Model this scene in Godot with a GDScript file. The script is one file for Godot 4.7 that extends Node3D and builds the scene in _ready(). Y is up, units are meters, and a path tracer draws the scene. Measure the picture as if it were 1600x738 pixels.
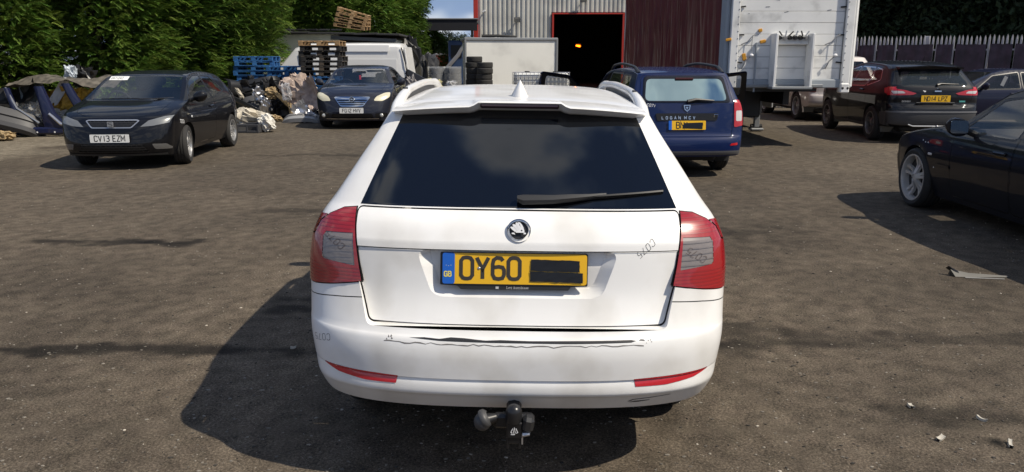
extends Node3D
# A scrapyard on a sunny day: a white estate car seen from behind, other cars round it, a hedge, a trailer and a steel shed.
# x right, y up, the camera looks towards -z; the yard's ground is y = 0.

func _ready() -> void:
	var cam := Camera3D.new()
	cam.name = "camera"
	cam.position = Vector3(0, 1.63, 0)
	cam.rotation_degrees = Vector3(-12.9, 0, 0)
	cam.fov = 34.19
	cam.near = 0.05
	cam.far = 1500
	add_child(cam)
	cam.current = true
	var we := WorldEnvironment.new()
	we.name = "environment"
	var env := Environment.new()
	env.background_mode = Environment.BG_SKY
	env.sky = Sky.new()
	env.sky.sky_material = make_sky()
	env.background_energy_multiplier = 1.0
	env.tonemap_mode = Environment.TONE_MAPPER_LINEAR
	env.tonemap_exposure = 1.1
	env.sdfgi_enabled = true
	env.ssao_enabled = true
	env.ssil_enabled = true
	we.environment = env
	add_child(we)
	var sun := DirectionalLight3D.new()
	sun.name = "sun"
	sun.light_energy = 1.5
	sun.light_angular_distance = 0.5
	sun.light_color = Color(1.0, 0.96, 0.89)
	sun.shadow_enabled = true
	add_child(sun)
	sun.look_at_from_position(Vector3(0.78, 1.0, 0.33), Vector3.ZERO)
	make_glyphs()
	make_materials()
	build_all()

func make_sky() -> PanoramaSkyMaterial:
	var w := 1024; var h := 512
	var f := noise(7, 1.0, 6)
	var big := noise(19, 0.55, 3)
	var px := PackedByteArray(); px.resize(w * h * 3)
	for j in h:
		var el := (0.5 - (j + 0.5) / h) * PI
		var y := sin(el)
		var base := Color(0.60, 0.68, 0.79).lerp(Color(0.27, 0.38, 0.58), pow(clampf(y, 0, 1), 0.55))
		for i in w:
			var c := base
			if y > -0.02:
				var a := TAU * i / w
				var k := 1.0 / (maxf(y, 0.0) + 0.22)
				var q := Vector3(cos(a) * cos(el) * k, 0.3, sin(a) * cos(el) * k) * 3.0
				var d := f.get_noise_3dv(q) * 0.75 + big.get_noise_3dv(q * 1.3) * 0.7 + 0.02
				var cov := smoothstep(-0.08, 0.34, d)
				var lit := smoothstep(0.75, 0.1, d)
				c = c.lerp(Color(0.72, 0.74, 0.78).lerp(Color(0.95, 0.95, 0.95), lit), cov * 0.9)
			else:
				c = Color(0.42, 0.41, 0.39)
			var n := (j * w + i) * 3
			px[n] = c.r8; px[n + 1] = c.g8; px[n + 2] = c.b8
	var m := PanoramaSkyMaterial.new()
	m.panorama = ImageTexture.create_from_image(Image.create_from_data(w, h, false, Image.FORMAT_RGB8, px))
	m.energy_multiplier = 1.0
	return m

var M := {}

func make_materials() -> void:
	M.tyre = mat(0.022, 0.021, 0.02, 0.85)
	M.rim = mat(0.42, 0.42, 0.42, 0.35, 0.7)
	M.dark = mat(0.02, 0.02, 0.02, 0.8)
	M.trim = mat(0.018, 0.018, 0.019, 0.45)
	M.black = mat(0.008, 0.008, 0.009, 0.4)
	M.seam = mat(0.012, 0.012, 0.012, 0.9)
	M.mirror = mat(0.75, 0.78, 0.8, 0.05, 1.0)
	M.chrome = mat(0.7, 0.7, 0.7, 0.12, 1.0)
	M.silver = mat(0.5, 0.5, 0.5, 0.3, 0.8)
	M.plate_blue = mat(0.01, 0.11, 0.5, 0.35)
	M.plate_yellow = mat(0.78, 0.44, 0.012, 0.35)
	M.plate_white = mat(0.72, 0.72, 0.7, 0.35)
	M.ink = mat(0.012, 0.012, 0.013, 0.4)
	M.seat = mat(0.03, 0.03, 0.033, 0.9)
	M.white_ink = mat(0.8, 0.8, 0.8, 0.5)

func build_all() -> void:
	build_ground()
	build_shed()
	build_trailer()
	build_fence()
	build_hut()
	build_box_body()
	build_trees()
	build_white_car()
	build_black_hatchback()
	build_grey_saloon()
	build_blue_estate()
	build_black_crossover()
	build_black_saloon()
	build_silver_offroader()
	build_blue_saloon()
	build_van()
	build_pallets()
	build_tyres()
	build_scrap()

# ------------------------------------------------------------------ shape tools
class Soup:
	var p := PackedVector3Array()
	var n := PackedVector3Array()
	func tri(a: Vector3, b: Vector3, c: Vector3) -> void:
		p.push_back(a); p.push_back(b); p.push_back(c)
	func quad(a: Vector3, b: Vector3, c: Vector3, d: Vector3) -> void:
		tri(a, b, c); tri(a, c, d)
	func add(o: Soup, t := Transform3D()) -> void:
		for v in o.p: p.push_back(t * v)
		if o.n.size() == o.p.size():
			var b := t.basis.inverse().transposed()
			for v in o.n: n.push_back((b * v).normalized())
	func size() -> int:
		return p.size() / 3
	# smooth normals: faces that meet at less than the crease angle share a normal
	func weld(crease := 40.0) -> Soup:
		var m := p.size() / 3
		var lim := cos(deg_to_rad(crease))
		var fn := PackedVector3Array(); fn.resize(m)
		var un := PackedVector3Array(); un.resize(m)
		var ids := {}
		var head := PackedInt32Array(); var nxt := PackedInt32Array(); nxt.resize(m * 3)
		var vid := PackedInt32Array(); vid.resize(m * 3)
		for i in m:
			var c := -(p[i * 3 + 1] - p[i * 3]).cross(p[i * 3 + 2] - p[i * 3])
			fn[i] = c; un[i] = c.normalized()
			for k in 3:
				var q := Vector3i((p[i * 3 + k] * 4000.0).round())
				var id: int = ids.get(q, -1)
				if id < 0:
					id = head.size(); ids[q] = id; head.push_back(-1)
				vid[i * 3 + k] = id
				nxt[i * 3 + k] = head[id]; head[id] = i * 3 + k
		n.resize(m * 3)
		for i in m:
			for k in 3:
				var s := Vector3.ZERO
				var j := head[vid[i * 3 + k]]
				while j >= 0:
					if un[j / 3].dot(un[i]) > lim: s += fn[j / 3]
					j = nxt[j]
				n[i * 3 + k] = s.normalized() if s.length_squared() > 1e-20 else un[i]
		return self
	func box(at: Vector3, size: Vector3, b := Basis(), bev := 0.0) -> Soup:
		var h := size * 0.5
		bev = minf(bev, minf(h.x, minf(h.y, h.z)) * 0.9)
		var T := Transform3D(b, at)
		for ax in 3:
			for sg in [-1.0, 1.0]:
				var u := (ax + 1) % 3; var w := (ax + 2) % 3
				var q: Array[Vector3] = []
				for c in [[-1, -1], [1, -1], [1, 1], [-1, 1]]:
					var v := Vector3.ZERO
					v[ax] = sg * h[ax]; v[u] = c[0] * (h[u] - bev); v[w] = c[1] * (h[w] - bev)
					q.push_back(T * v)
				if sg > 0: quad(q[3], q[2], q[1], q[0])
				else: quad(q[0], q[1], q[2], q[3])
		if bev > 0:
			for ax in 3:
				var u := (ax + 1) % 3; var w := (ax + 2) % 3
				for c in [[-1, -1], [1, -1], [1, 1], [-1, 1]]:
					var q: Array[Vector3] = []
					for e in [[-1, 0], [1, 0], [1, 1], [-1, 1]]:
						var v := Vector3.ZERO
						v[ax] = e[0] * (h[ax] - bev)
						v[u] = c[0] * (h[u] - bev * (1 - e[1])); v[w] = c[1] * (h[w] - bev * e[1])
						q.push_back(T * v)
					if c[0] * c[1] > 0: quad(q[0], q[1], q[2], q[3])
					else: quad(q[3], q[2], q[1], q[0])
			for x in [-1, 1]:
				for y in [-1, 1]:
					for z in [-1, 1]:
						var s := Vector3(x, y, z)
						var a := T * (s * (h - Vector3(0, bev, bev))); var bb := T * (s * (h - Vector3(bev, 0, bev))); var c := T * (s * (h - Vector3(bev, bev, 0)))
						if x * y * z > 0: tri(a, c, bb)
						else: tri(a, bb, c)
		return self
	# a tube along points; radii one per point or one for all
	func tube(pts: PackedVector3Array, r: Variant, sides := 8, caps := true) -> Soup:
		var rings: Array = []
		var m := pts.size()
		var up := Vector3.UP
		for i in m:
			var d := (pts[mini(i + 1, m - 1)] - pts[maxi(i - 1, 0)]).normalized()
			if absf(d.dot(up)) > 0.95: up = Vector3.RIGHT if absf(d.x) < 0.8 else Vector3.BACK
			var x := d.cross(up).normalized(); var y := x.cross(d).normalized()
			up = y
			var rr: float = r[i] if r is Array or r is PackedFloat32Array else r
			var ring := PackedVector3Array()
			for k in sides:
				var a := TAU * k / sides
				ring.push_back(pts[i] + (x * cos(a) + y * sin(a)) * rr)
			rings.push_back(ring)
		loft(rings, true, caps)
		return self
	# rings of equal length joined in order
	func loft(rings: Array, closed := true, caps := true) -> Soup:
		for i in rings.size() - 1:
			var a: PackedVector3Array = rings[i]; var b: PackedVector3Array = rings[i + 1]
			var m := a.size()
			for k in (m if closed else m - 1):
				quad(a[k], a[(k + 1) % m], b[(k + 1) % m], b[k])
		if caps and closed:
			for e in [0, rings.size() - 1]:
				var a: PackedVector3Array = rings[e]
				var c := Vector3.ZERO
				for v in a: c += v
				c /= a.size()
				for k in a.size():
					if e == 0: tri(c, a[(k + 1) % a.size()], a[k])
					else: tri(c, a[k], a[(k + 1) % a.size()])
		return self
	# (radius, along) pairs turned round an axis
	func lathe(prof: Array, t := Transform3D(), sides := 24) -> Soup:
		var rings: Array = []
		for q in prof:
			var ring := PackedVector3Array()
			for k in sides:
				var a := TAU * k / sides
				ring.push_back(t * Vector3(q[1], cos(a) * q[0], sin(a) * q[0]))
			rings.push_back(ring)
		loft(rings, true, false)
		return self
	func ball(at: Vector3, r: Vector3, rows := 8, sides := 12, b := Basis()) -> Soup:
		var rings: Array = []
		for i in rows + 1:
			var v := PI * i / rows
			var ring := PackedVector3Array()
			for k in sides:
				var a := TAU * k / sides
				ring.push_back(at + b * (Vector3(sin(v) * cos(a), -cos(v), sin(v) * sin(a)) * r))
			rings.push_back(ring)
		loft(rings, true, false)
		return self
	# flat polygon (x, y) given thickness along z, placed by t
	func slab(poly: PackedVector2Array, depth: float, t := Transform3D()) -> Soup:
		var ix := Geometry2D.triangulate_polygon(poly)
		for i in range(0, ix.size(), 3):
			var a := poly[ix[i]]; var b := poly[ix[i + 1]]; var c := poly[ix[i + 2]]
			if (b - a).cross(c - a) > 0:
				var w := b; b = c; c = w
			tri(t * Vector3(a.x, a.y, depth), t * Vector3(b.x, b.y, depth), t * Vector3(c.x, c.y, depth))
			if depth > 0: tri(t * Vector3(a.x, a.y, 0), t * Vector3(c.x, c.y, 0), t * Vector3(b.x, b.y, 0))
		if depth > 0:
			var cw := Geometry2D.is_polygon_clockwise(poly)
			for i in poly.size():
				var a := poly[i]; var b := poly[(i + 1) % poly.size()]
				if cw: quad(t * Vector3(a.x, a.y, depth), t * Vector3(a.x, a.y, 0), t * Vector3(b.x, b.y, 0), t * Vector3(b.x, b.y, depth))
				else: quad(t * Vector3(b.x, b.y, depth), t * Vector3(b.x, b.y, 0), t * Vector3(a.x, a.y, 0), t * Vector3(a.x, a.y, depth))
		return self


# takes the part of a soup that lies inside a polygon seen along an axis (0 side, 1 top, 2 end) out of it
func cut(s: Soup, poly: PackedVector2Array, axis: int, facing: float, least := 0.2) -> Soup:
	var got := Soup.new()
	var kp := PackedVector3Array(); var kn := PackedVector3Array()
	var lo := poly[0]; var hi := poly[0]
	for q in poly:
		lo = lo.min(q); hi = hi.max(q)
	var work: Array = []
	for i in range(0, s.p.size(), 3):
		var a := s.p[i]; var b := s.p[i + 1]; var c := s.p[i + 2]
		var A := flat(a, axis); var B := flat(b, axis); var C := flat(c, axis)
		var tl := A.min(B).min(C); var th := A.max(B).max(C)
		var away := tl.x > hi.x or tl.y > hi.y or th.x < lo.x or th.y < lo.y
		if not away:
			var g := -(b - a).cross(c - a).normalized()
			away = (g.x if axis == 0 else (g.y if axis == 1 else g.z)) * facing < least
		if away:
			kp.append_array([a, b, c]); kn.append_array([s.n[i], s.n[i + 1], s.n[i + 2]])
			continue
		work.push_back([a, b, c, s.n[i], s.n[i + 1], s.n[i + 2], 0])
	while work:
		var w: Array = work.pop_back()
		var A := flat(w[0], axis); var B := flat(w[1], axis); var C := flat(w[2], axis)
		var t := PackedVector2Array([A, B, C])
		if (B - A).cross(C - A) < 0: t = PackedVector2Array([A, C, B])
		var ins := Geometry2D.intersect_polygons(t, poly)
		if ins.is_empty():
			kp.append_array([w[0], w[1], w[2]]); kn.append_array([w[3], w[4], w[5]])
			continue
		var out := Geometry2D.clip_polygons(t, poly)
		var hole := false
		for q in out:
			if Geometry2D.is_polygon_clockwise(q): hole = true
		if hole and w[6] < 6:
			var ab: Vector3 = (w[0] + w[1]) / 2; var bc: Vector3 = (w[1] + w[2]) / 2; var ca: Vector3 = (w[2] + w[0]) / 2
			var nab: Vector3 = (w[3] + w[4]).normalized(); var nbc: Vector3 = (w[4] + w[5]).normalized(); var nca: Vector3 = (w[5] + w[3]).normalized()
			work.push_back([w[0], ab, ca, w[3], nab, nca, w[6] + 1]); work.push_back([ab, w[1], bc, nab, w[4], nbc, w[6] + 1])
			work.push_back([ca, bc, w[2], nca, nbc, w[5], w[6] + 1]); work.push_back([ab, bc, ca, nab, nbc, nca, w[6] + 1])
			continue
		var e1 := B - A; var e2 := C - A
		var det := e1.cross(e2)
		var wind := (w[1] - w[0] as Vector3).cross(w[2] - w[0])
		for side in 2:
			for q in (ins if side == 0 else out):
				var ix := Geometry2D.triangulate_polygon(q)
				var P := PackedVector3Array(); var N := PackedVector3Array()
				for v in q:
					var d: Vector2 = v - A
					var u := clampf(d.cross(e2) / det, 0, 1); var k := clampf(e1.cross(d) / det, 0, 1)
					P.push_back(w[0] + (w[1] - w[0]) * u + (w[2] - w[0]) * k)
					N.push_back((w[3] + (w[4] - w[3]) * u + (w[5] - w[3]) * k as Vector3).normalized())
				for j in range(0, ix.size(), 3):
					var i0 := ix[j]; var i1 := ix[j + 1]; var i2 := ix[j + 2]
					if (P[i1] - P[i0]).cross(P[i2] - P[i0]).dot(wind) < 0:
						var z := i1; i1 = i2; i2 = z
					if side == 0:
						got.p.append_array([P[i0], P[i1], P[i2]]); got.n.append_array([N[i0], N[i1], N[i2]])
					else:
						kp.append_array([P[i0], P[i1], P[i2]]); kn.append_array([N[i0], N[i1], N[i2]])
	s.p = kp; s.n = kn
	return got

func flat(v: Vector3, axis: int) -> Vector2:
	return Vector2(v.z, v.y) if axis == 0 else (Vector2(v.x, v.z) if axis == 1 else Vector2(v.x, v.y))

# the same soup moved along its normals
func shifted(s: Soup, d: float) -> Soup:
	var o := Soup.new()
	o.n = s.n.duplicate()
	for i in s.p.size(): o.p.push_back(s.p[i] + s.n[i] * d)
	return o

# a thin layer of a soup seen through a polygon: copied, not taken out
func layer(s: Soup, poly: PackedVector2Array, axis: int, facing: float, d: float) -> Soup:
	var c := Soup.new(); c.p = s.p.duplicate(); c.n = s.n.duplicate()
	return shifted(cut(c, poly, axis, facing), d)

# cuts a panel out and leaves a sunk dark seam round it; returns the panel
func panel(s: Soup, poly: PackedVector2Array, axis: int, facing: float, seams: Soup, gap := 0.004, least := 0.2) -> Soup:
	var got := cut(s, poly, axis, facing, least)
	for q in Geometry2D.offset_polygon(poly, -gap):
		var ins := cut(got, q, axis, facing, least)
		seams.add(shifted(got, -0.006))
		return ins
	return got

func mirror(poly: PackedVector2Array, about := 0.0) -> PackedVector2Array:
	var o := PackedVector2Array()
	for q in poly: o.push_back(Vector2(2 * about - q.x, q.y))
	return o

func v2(a: Array) -> PackedVector2Array:
	var o := PackedVector2Array()
	for i in range(0, a.size(), 2): o.push_back(Vector2(a[i], a[i + 1]))
	return o

func v3(a: Array) -> PackedVector3Array:
	var o := PackedVector3Array()
	for i in range(0, a.size(), 3): o.push_back(Vector3(a[i], a[i + 1], a[i + 2]))
	return o

# rounds the corners of a polygon
func rounded(poly: PackedVector2Array, r: float, k := 4) -> PackedVector2Array:
	var o := PackedVector2Array()
	var m := poly.size()
	for i in m:
		var a := poly[(i + m - 1) % m]; var b := poly[i]; var c := poly[(i + 1) % m]
		var rr := minf(r, minf(a.distance_to(b), b.distance_to(c)) * 0.45)
		var p0 := b + (a - b).normalized() * rr; var p1 := b + (c - b).normalized() * rr
		for j in k + 1:
			var t := float(j) / k
			o.push_back(p0.lerp(b, t).lerp(b.lerp(p1, t), t))
	return o

func rect(x0: float, y0: float, x1: float, y1: float, r := 0.0) -> PackedVector2Array:
	var q := PackedVector2Array([Vector2(x0, y0), Vector2(x1, y0), Vector2(x1, y1), Vector2(x0, y1)])
	return rounded(q, r) if r > 0 else q

func circle(c: Vector2, rx: float, ry: float, k := 24) -> PackedVector2Array:
	var o := PackedVector2Array()
	for i in k: o.push_back(c + Vector2(cos(TAU * i / k) * rx, sin(TAU * i / k) * ry))
	return o

func tab(a: Array, t: float) -> float:
	var m := a.size()
	if t <= a[0][0]: return a[0][1]
	if t >= a[m - 1][0]: return a[m - 1][1]
	var i := 0
	while t > a[i + 1][0]: i += 1
	var h: float = a[i + 1][0] - a[i][0]
	var d: float = (a[i + 1][1] - a[i][1]) / h
	var d0: float = d if i == 0 else (a[i][1] - a[i - 1][1]) / (a[i][0] - a[i - 1][0])
	var d1: float = d if i + 2 >= m else (a[i + 2][1] - a[i + 1][1]) / (a[i + 2][0] - a[i + 1][0])
	var m0 := 0.0 if d0 * d <= 0 else 2 * d0 * d / (d0 + d)
	var m1 := 0.0 if d1 * d <= 0 else 2 * d1 * d / (d1 + d)
	if i == 0: m0 = d
	if i + 2 >= m: m1 = d
	var x = (t - a[i][0]) / h
	return a[i][1] * (1 + 2 * x) * (1 - x) * (1 - x) + m0 * h * x * (1 - x) * (1 - x) + a[i + 1][1] * x * x * (3 - 2 * x) + m1 * h * x * x * (x - 1)

# ------------------------------------------------------------------ scene tree tools
var taken := {}

func numbered(called: String) -> String:
	var k: int = taken.get(called, 0)
	taken[called] = k + 1
	return called if k == 0 else "%s_%03d" % [called, k]

func tag(o: Node3D, label: String, category: String, group := "", kind := "") -> Node3D:
	if label: o.set_meta("label", label)
	if category: o.set_meta("category", category)
	if group: o.set_meta("group", group)
	if kind: o.set_meta("kind", kind)
	return o

func thing(called: String, label: String, category: String, at := Vector3.ZERO, turn := 0.0, group := "") -> Node3D:
	var o := Node3D.new()
	o.name = numbered(called)
	add_child(o)
	o.position = at
	o.rotation_degrees.y = turn
	return tag(o, label, category, group)

func mesh_of(s: Soup, crease := 40.0) -> ArrayMesh:
	if s.n.size() != s.p.size(): s.weld(crease)
	var P := s.p.duplicate()
	var N := s.n.duplicate()
	for i in range(0, P.size(), 3):
		var g := (P[i + 1] - P[i]).cross(P[i + 2] - P[i])
		if g.dot(N[i] + N[i + 1] + N[i + 2]) > 0:
			var v := P[i + 1]; P[i + 1] = P[i + 2]; P[i + 2] = v
			v = N[i + 1]; N[i + 1] = N[i + 2]; N[i + 2] = v
	var a := []
	a.resize(Mesh.ARRAY_MAX)
	a[Mesh.ARRAY_VERTEX] = P; a[Mesh.ARRAY_NORMAL] = N
	var m := ArrayMesh.new()
	if P.size(): m.add_surface_from_arrays(Mesh.PRIMITIVE_TRIANGLES, a)
	return m

func put(called: String, s: Variant, m: Material, parent: Node3D = null, crease := 40.0) -> MeshInstance3D:
	var o := MeshInstance3D.new()
	o.mesh = s if s is Mesh else mesh_of(s, crease)
	o.material_override = m
	if parent == null:
		o.name = numbered(called)
		add_child(o)
	else:
		o.name = called
		parent.add_child(o, true)
	return o

func hold(called: String, parent: Node3D, at := Vector3.ZERO) -> Node3D:
	var o := Node3D.new()
	o.name = called
	parent.add_child(o, true)
	o.position = at
	return o

func another(o: Node3D, at: Vector3, turn: float, label := "") -> Node3D:
	var base := String(o.name).trim_suffix("_" + String(o.name).get_slice("_", String(o.name).get_slice_count("_") - 1)) if String(o.name)[-1].is_valid_int() else String(o.name)
	var c: Node3D = o.duplicate()
	c.name = numbered(base)
	add_child(c)
	c.position = at
	c.rotation_degrees = Vector3(0, turn, 0)
	if label: c.set_meta("label", label)
	return c

# ------------------------------------------------------------------ materials
func lin(r: float, g: float, b: float) -> Color:
	return Color(r, g, b).linear_to_srgb()

func mat(r: float, g: float, b: float, rough := 0.6, metal := 0.0, coat := 0.0) -> StandardMaterial3D:
	var m := StandardMaterial3D.new()
	m.albedo_color = lin(r, g, b)
	m.roughness = rough
	m.metallic = metal
	if coat > 0:
		m.clearcoat_enabled = true
		m.clearcoat = coat
		m.clearcoat_roughness = 0.04
	return m

func glass(r: float, g: float, b: float, a: float) -> StandardMaterial3D:
	var m := StandardMaterial3D.new()
	m.transparency = BaseMaterial3D.TRANSPARENCY_ALPHA
	var c := lin(r, g, b)
	c.a = a
	m.albedo_color = c
	m.roughness = 0.02
	return m

func noise(seed_: int, freq: float, octaves := 4, kind := FastNoiseLite.TYPE_SIMPLEX_SMOOTH) -> FastNoiseLite:
	var f := FastNoiseLite.new()
	f.seed = seed_
	f.frequency = freq
	f.noise_type = kind
	f.fractal_octaves = octaves
	return f

# a seamless tint texture: noise run through a ramp of [place, grey or colour]
func tint(seed_: int, freq: float, ramp: Array, size := 512, octaves := 4, kind := FastNoiseLite.TYPE_SIMPLEX_SMOOTH) -> ImageTexture:
	var im := noise(seed_, freq, octaves, kind).get_seamless_image(size, size)
	im.convert(Image.FORMAT_L8)
	var src := im.get_data()
	var lut := PackedByteArray(); lut.resize(768)
	for i in 256:
		var t := i / 255.0
		var k := 0
		while k < ramp.size() - 2 and t > ramp[k + 1][0]: k += 1
		var c0: Color = ramp[k][1]; var c1: Color = ramp[k + 1][1]
		var c := c0.lerp(c1, clampf((t - ramp[k][0]) / (ramp[k + 1][0] - ramp[k][0]), 0, 1))
		lut[i * 3] = c.r8; lut[i * 3 + 1] = c.g8; lut[i * 3 + 2] = c.b8
	var out := PackedByteArray(); out.resize(src.size() * 3)
	for i in src.size():
		var v := src[i] * 3
		out[i * 3] = lut[v]; out[i * 3 + 1] = lut[v + 1]; out[i * 3 + 2] = lut[v + 2]
	return ImageTexture.create_from_image(Image.create_from_data(size, size, false, Image.FORMAT_RGB8, out))

func grey(v: float) -> Color:
	return Color(v, v, v)

# lays a texture over a material by world axes, once every so many metres
func laid(m: StandardMaterial3D, t: Texture2D, metres: float) -> StandardMaterial3D:
	m.albedo_texture = t
	m.uv1_triplanar = true
	m.uv1_world_triplanar = false
	m.uv1_scale = Vector3.ONE / metres
	return m

# ------------------------------------------------------------------ cars
# a car's own axes: x to its right, y up, its nose towards -z. Profiles run from under the tail over the roof to under the nose;
# s is the distance from the tail. Each point: s and y on the centre line, s and y where the top meets the side, steps to the next point, sharp, roundness.
var car_len := 4.0

func half_width(c: Dictionary, s: float, y: float) -> float:
	return tab(c.plan, s) * tab(c.section, y)

func car_body(c: Dictionary) -> Soup:
	var L: float = c.L
	var pr: Array = c.prof
	var rows: Array = []           # [sc, yc, se, ye, roundness]
	var runs: Array = [[]]
	for q in pr:
		runs[-1].push_back(q)
		if q[5]: runs.push_back([q])
	for run in runs:
		for i in run.size() - 1:
			var q0: Array = run[maxi(i - 1, 0)]; var q1: Array = run[i]; var q2: Array = run[i + 1]; var q3: Array = run[mini(i + 2, run.size() - 1)]
			var steps: int = q1[4]
			for k in steps:
				var t := float(k) / steps
				var r := []
				for e in 4:
					r.push_back(cubic_interpolate(q1[e], q2[e], q0[e], q3[e], t))
				r.push_back(lerpf(q1[6], q2[6], t))
				rows.push_back(r)
	var last: Array = pr[-1]
	rows.push_back([last[0], last[1], last[2], last[3], last[6]])
	var M: int = c.get("across", 16)
	var S := Soup.new()
	var prev := PackedVector3Array()
	for r in rows:
		var xe := half_width(c, r[2], r[3])
		var line := PackedVector3Array()
		for k in range(-M, M + 1):
			var a := absf(k) / M
			a = (a * 0.75 + 0.25 * (1 - (1 - a) * (1 - a))) * PI / 2
			var e: float = 2.0 / r[4]
			var x: float = xe * pow(sin(a), e) * signf(k)
			var g: float = 1 - pow(maxf(cos(a), 0.0), e)
			if absi(k) == M: g = 1.0; x = xe * signf(k)
			var v := Vector3(x, lerpf(r[1], r[3], g), L / 2 - lerpf(r[0], r[2], g))
			line.push_back(v)
		if prev.size():
			for k in 2 * M: S.quad(prev[k], line[k], line[k + 1], prev[k + 1])
		prev = line
	# sides: the outline of the car seen from the side, filled with cells
	var out := PackedVector2Array()
	for r in rows: out.push_back(Vector2(r[2], r[3]))
	for q in c.get("sill", []): out.push_back(Vector2(q[0], q[1]))
	var cell: float = c.get("cell", 0.07)
	for i in ceili(L / cell):
		for j in ceili(1.8 / cell):
			for q in Geometry2D.intersect_polygons(rect(i * cell, j * cell, i * cell + cell, j * cell + cell), out):
				var ix := Geometry2D.triangulate_polygon(q)
				var P := PackedVector3Array()
				for v in q: P.push_back(Vector3(half_width(c, v.x, v.y), v.y, L / 2 - v.x))
				for k in range(0, ix.size(), 3):
					var a := P[ix[k]]; var b := P[ix[k + 1]]; var d := P[ix[k + 2]]
					if -(b - a).cross(d - a).x < 0:
						var w := b; b = d; d = w
					S.tri(a, b, d)
					S.tri(Vector3(-a.x, a.y, a.z), Vector3(-d.x, d.y, d.z), Vector3(-b.x, b.y, b.z))
	return S.weld(c.get("crease", 38.0))

# (s, y) pairs to the plane of the side view
func side(c: Dictionary, a: Array, r := 0.0) -> PackedVector2Array:
	var o := PackedVector2Array()
	for i in range(0, a.size(), 2): o.push_back(Vector2(c.L / 2 - a[i], a[i + 1]))
	return rounded(o, r) if r > 0 else o

# opens a wheel arch on both sides and lines it
func wheel_arch(c: Dictionary, S: Soup, s: float, y: float, r: float, o: Node3D, inside: Material, edge: Material) -> void:
	var z: float = c.L / 2 - s
	var poly := PackedVector2Array()
	for i in 33:
		var a := PI * i / 32
		poly.push_back(Vector2(z + cos(a) * r, y + sin(a) * r))
	poly.push_back(Vector2(z - r * 1.0, -0.1)); poly.push_back(Vector2(z + r * 1.0, -0.1))
	cut(S, poly, 0, 1, 0.05); cut(S, poly, 0, -1, 0.05)
	for sg in [-1.0, 1.0]:
		var liner := Soup.new(); var trim := Soup.new()
		var e0 := PackedVector3Array(); var i1 := PackedVector3Array(); var f := PackedVector3Array()
		for i in range(-5, 38):
			var a := PI * clampi(i, 0, 32) / 32
			var q := Vector2(z + cos(a) * r, y + sin(a) * r)
			if i < 0: q.y -= 0.03 * -i
			if i > 32: q.y -= 0.03 * (i - 32)
			if q.y < 0.17: q.y = 0.17
			var x := half_width(c, c.L / 2 - q.x, q.y)
			e0.push_back(Vector3(sg * (x + 0.001), q.y, q.x)); i1.push_back(Vector3(sg * (x - 0.035), q.y, q.x)); f.push_back(Vector3(sg * 0.42, q.y, q.x))
		trim.loft([e0, i1], false, false)
		liner.loft([i1, f], false, false)
		var mid := Vector3(sg * 0.42, y, z)
		for i in f.size() - 1: liner.tri(mid, f[i], f[i + 1])
		liner.tri(mid, f[0], f[-1])
		put("wheel_arch_liner", liner, inside, o); put("wheel_arch_edge", trim, edge, o)

# wheel standing at the origin of its node, outer face towards +x
func make_wheel(parent: Node3D, at: Vector3, right: bool, r: float, w: float, M: Dictionary, spokes: int, style := 0, steer := 0.0, rim_r := 0.66) -> Node3D:
	var o := hold("wheel", parent, at)
	o.rotation_degrees.y = (0.0 if right else 180.0) + steer
	var h := w / 2
	var R := r * rim_r
	var t := Soup.new()
	t.lathe([[R, -h * 0.9], [R + 0.012, -h], [r * 0.9, -h * 1.05], [r * 0.97, -h * 0.86], [r, -h * 0.6], [r, -h * 0.5], [r - 0.009, -h * 0.48], [r - 0.009, -h * 0.36], [r, -h * 0.34], [r, -0.012], [r - 0.009, -0.008], [r - 0.009, 0.008], [r, 0.012], [r, h * 0.34], [r - 0.009, h * 0.36], [r - 0.009, h * 0.48], [r, h * 0.5], [r, h * 0.6], [r * 0.97, h * 0.86], [r * 0.9, h * 1.05], [R + 0.012, h], [R, h * 0.9]], Transform3D(), 36)
	put("tyre", t, M.tyre, o, 30)
	var b := Soup.new()
	b.lathe([[R + 0.006, h * 0.94], [R + 0.004, h * 1.0], [R - 0.012, h * 0.98], [R - 0.02, h * 0.7], [R - 0.03, -h * 0.8], [R, -h * 0.9]], Transform3D(), 36)
	var dk := Soup.new()
	dk.lathe([[R - 0.018, h * 0.28], [R * 0.3, h * 0.2], [0.001, h * 0.2]], Transform3D(), 24)
	put("brake", dk, M.dark, o)
	var f := h * 0.72
	for i in spokes:
		var A := TAU * i / spokes
		var pairs := [0.0] if style == 0 else [-0.17, 0.17]
		for d in pairs:
			var rings: Array = []
			var m := 4
			for k in m + 1:
				var u := float(k) / m
				var rad := lerpf(R * 0.16, R - 0.012, u)
				var ang: float = A + d * (1.0 if style == 1 else lerpf(0.5, 1.35, u)) * (1.0 if style != 0 else 0.0)
				var wd := (lerpf(R * 0.13, R * 0.2, u) if style == 0 else R * 0.085)
				var dep := f - 0.03 * sin(u * PI) + (0.012 if u < 0.5 else 0.0)
				var dir := Vector3(0, cos(ang), sin(ang)); var tan := Vector3(0, -sin(ang), cos(ang))
				var c := dir * rad
				rings.push_back(PackedVector3Array([c + tan * wd + Vector3(dep - 0.03, 0, 0), c + tan * wd * 0.7 + Vector3(dep, 0, 0), c - tan * wd * 0.7 + Vector3(dep, 0, 0), c - tan * wd + Vector3(dep - 0.03, 0, 0)]))
			b.loft(rings, true, true)
	b.lathe([[0.001, f + 0.006], [R * 0.13, f + 0.006], [R * 0.22, f - 0.004], [R * 0.24, f - 0.05]], Transform3D(), 16)
	put("rim", b, M.rim, o, 35)
	return o

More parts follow.
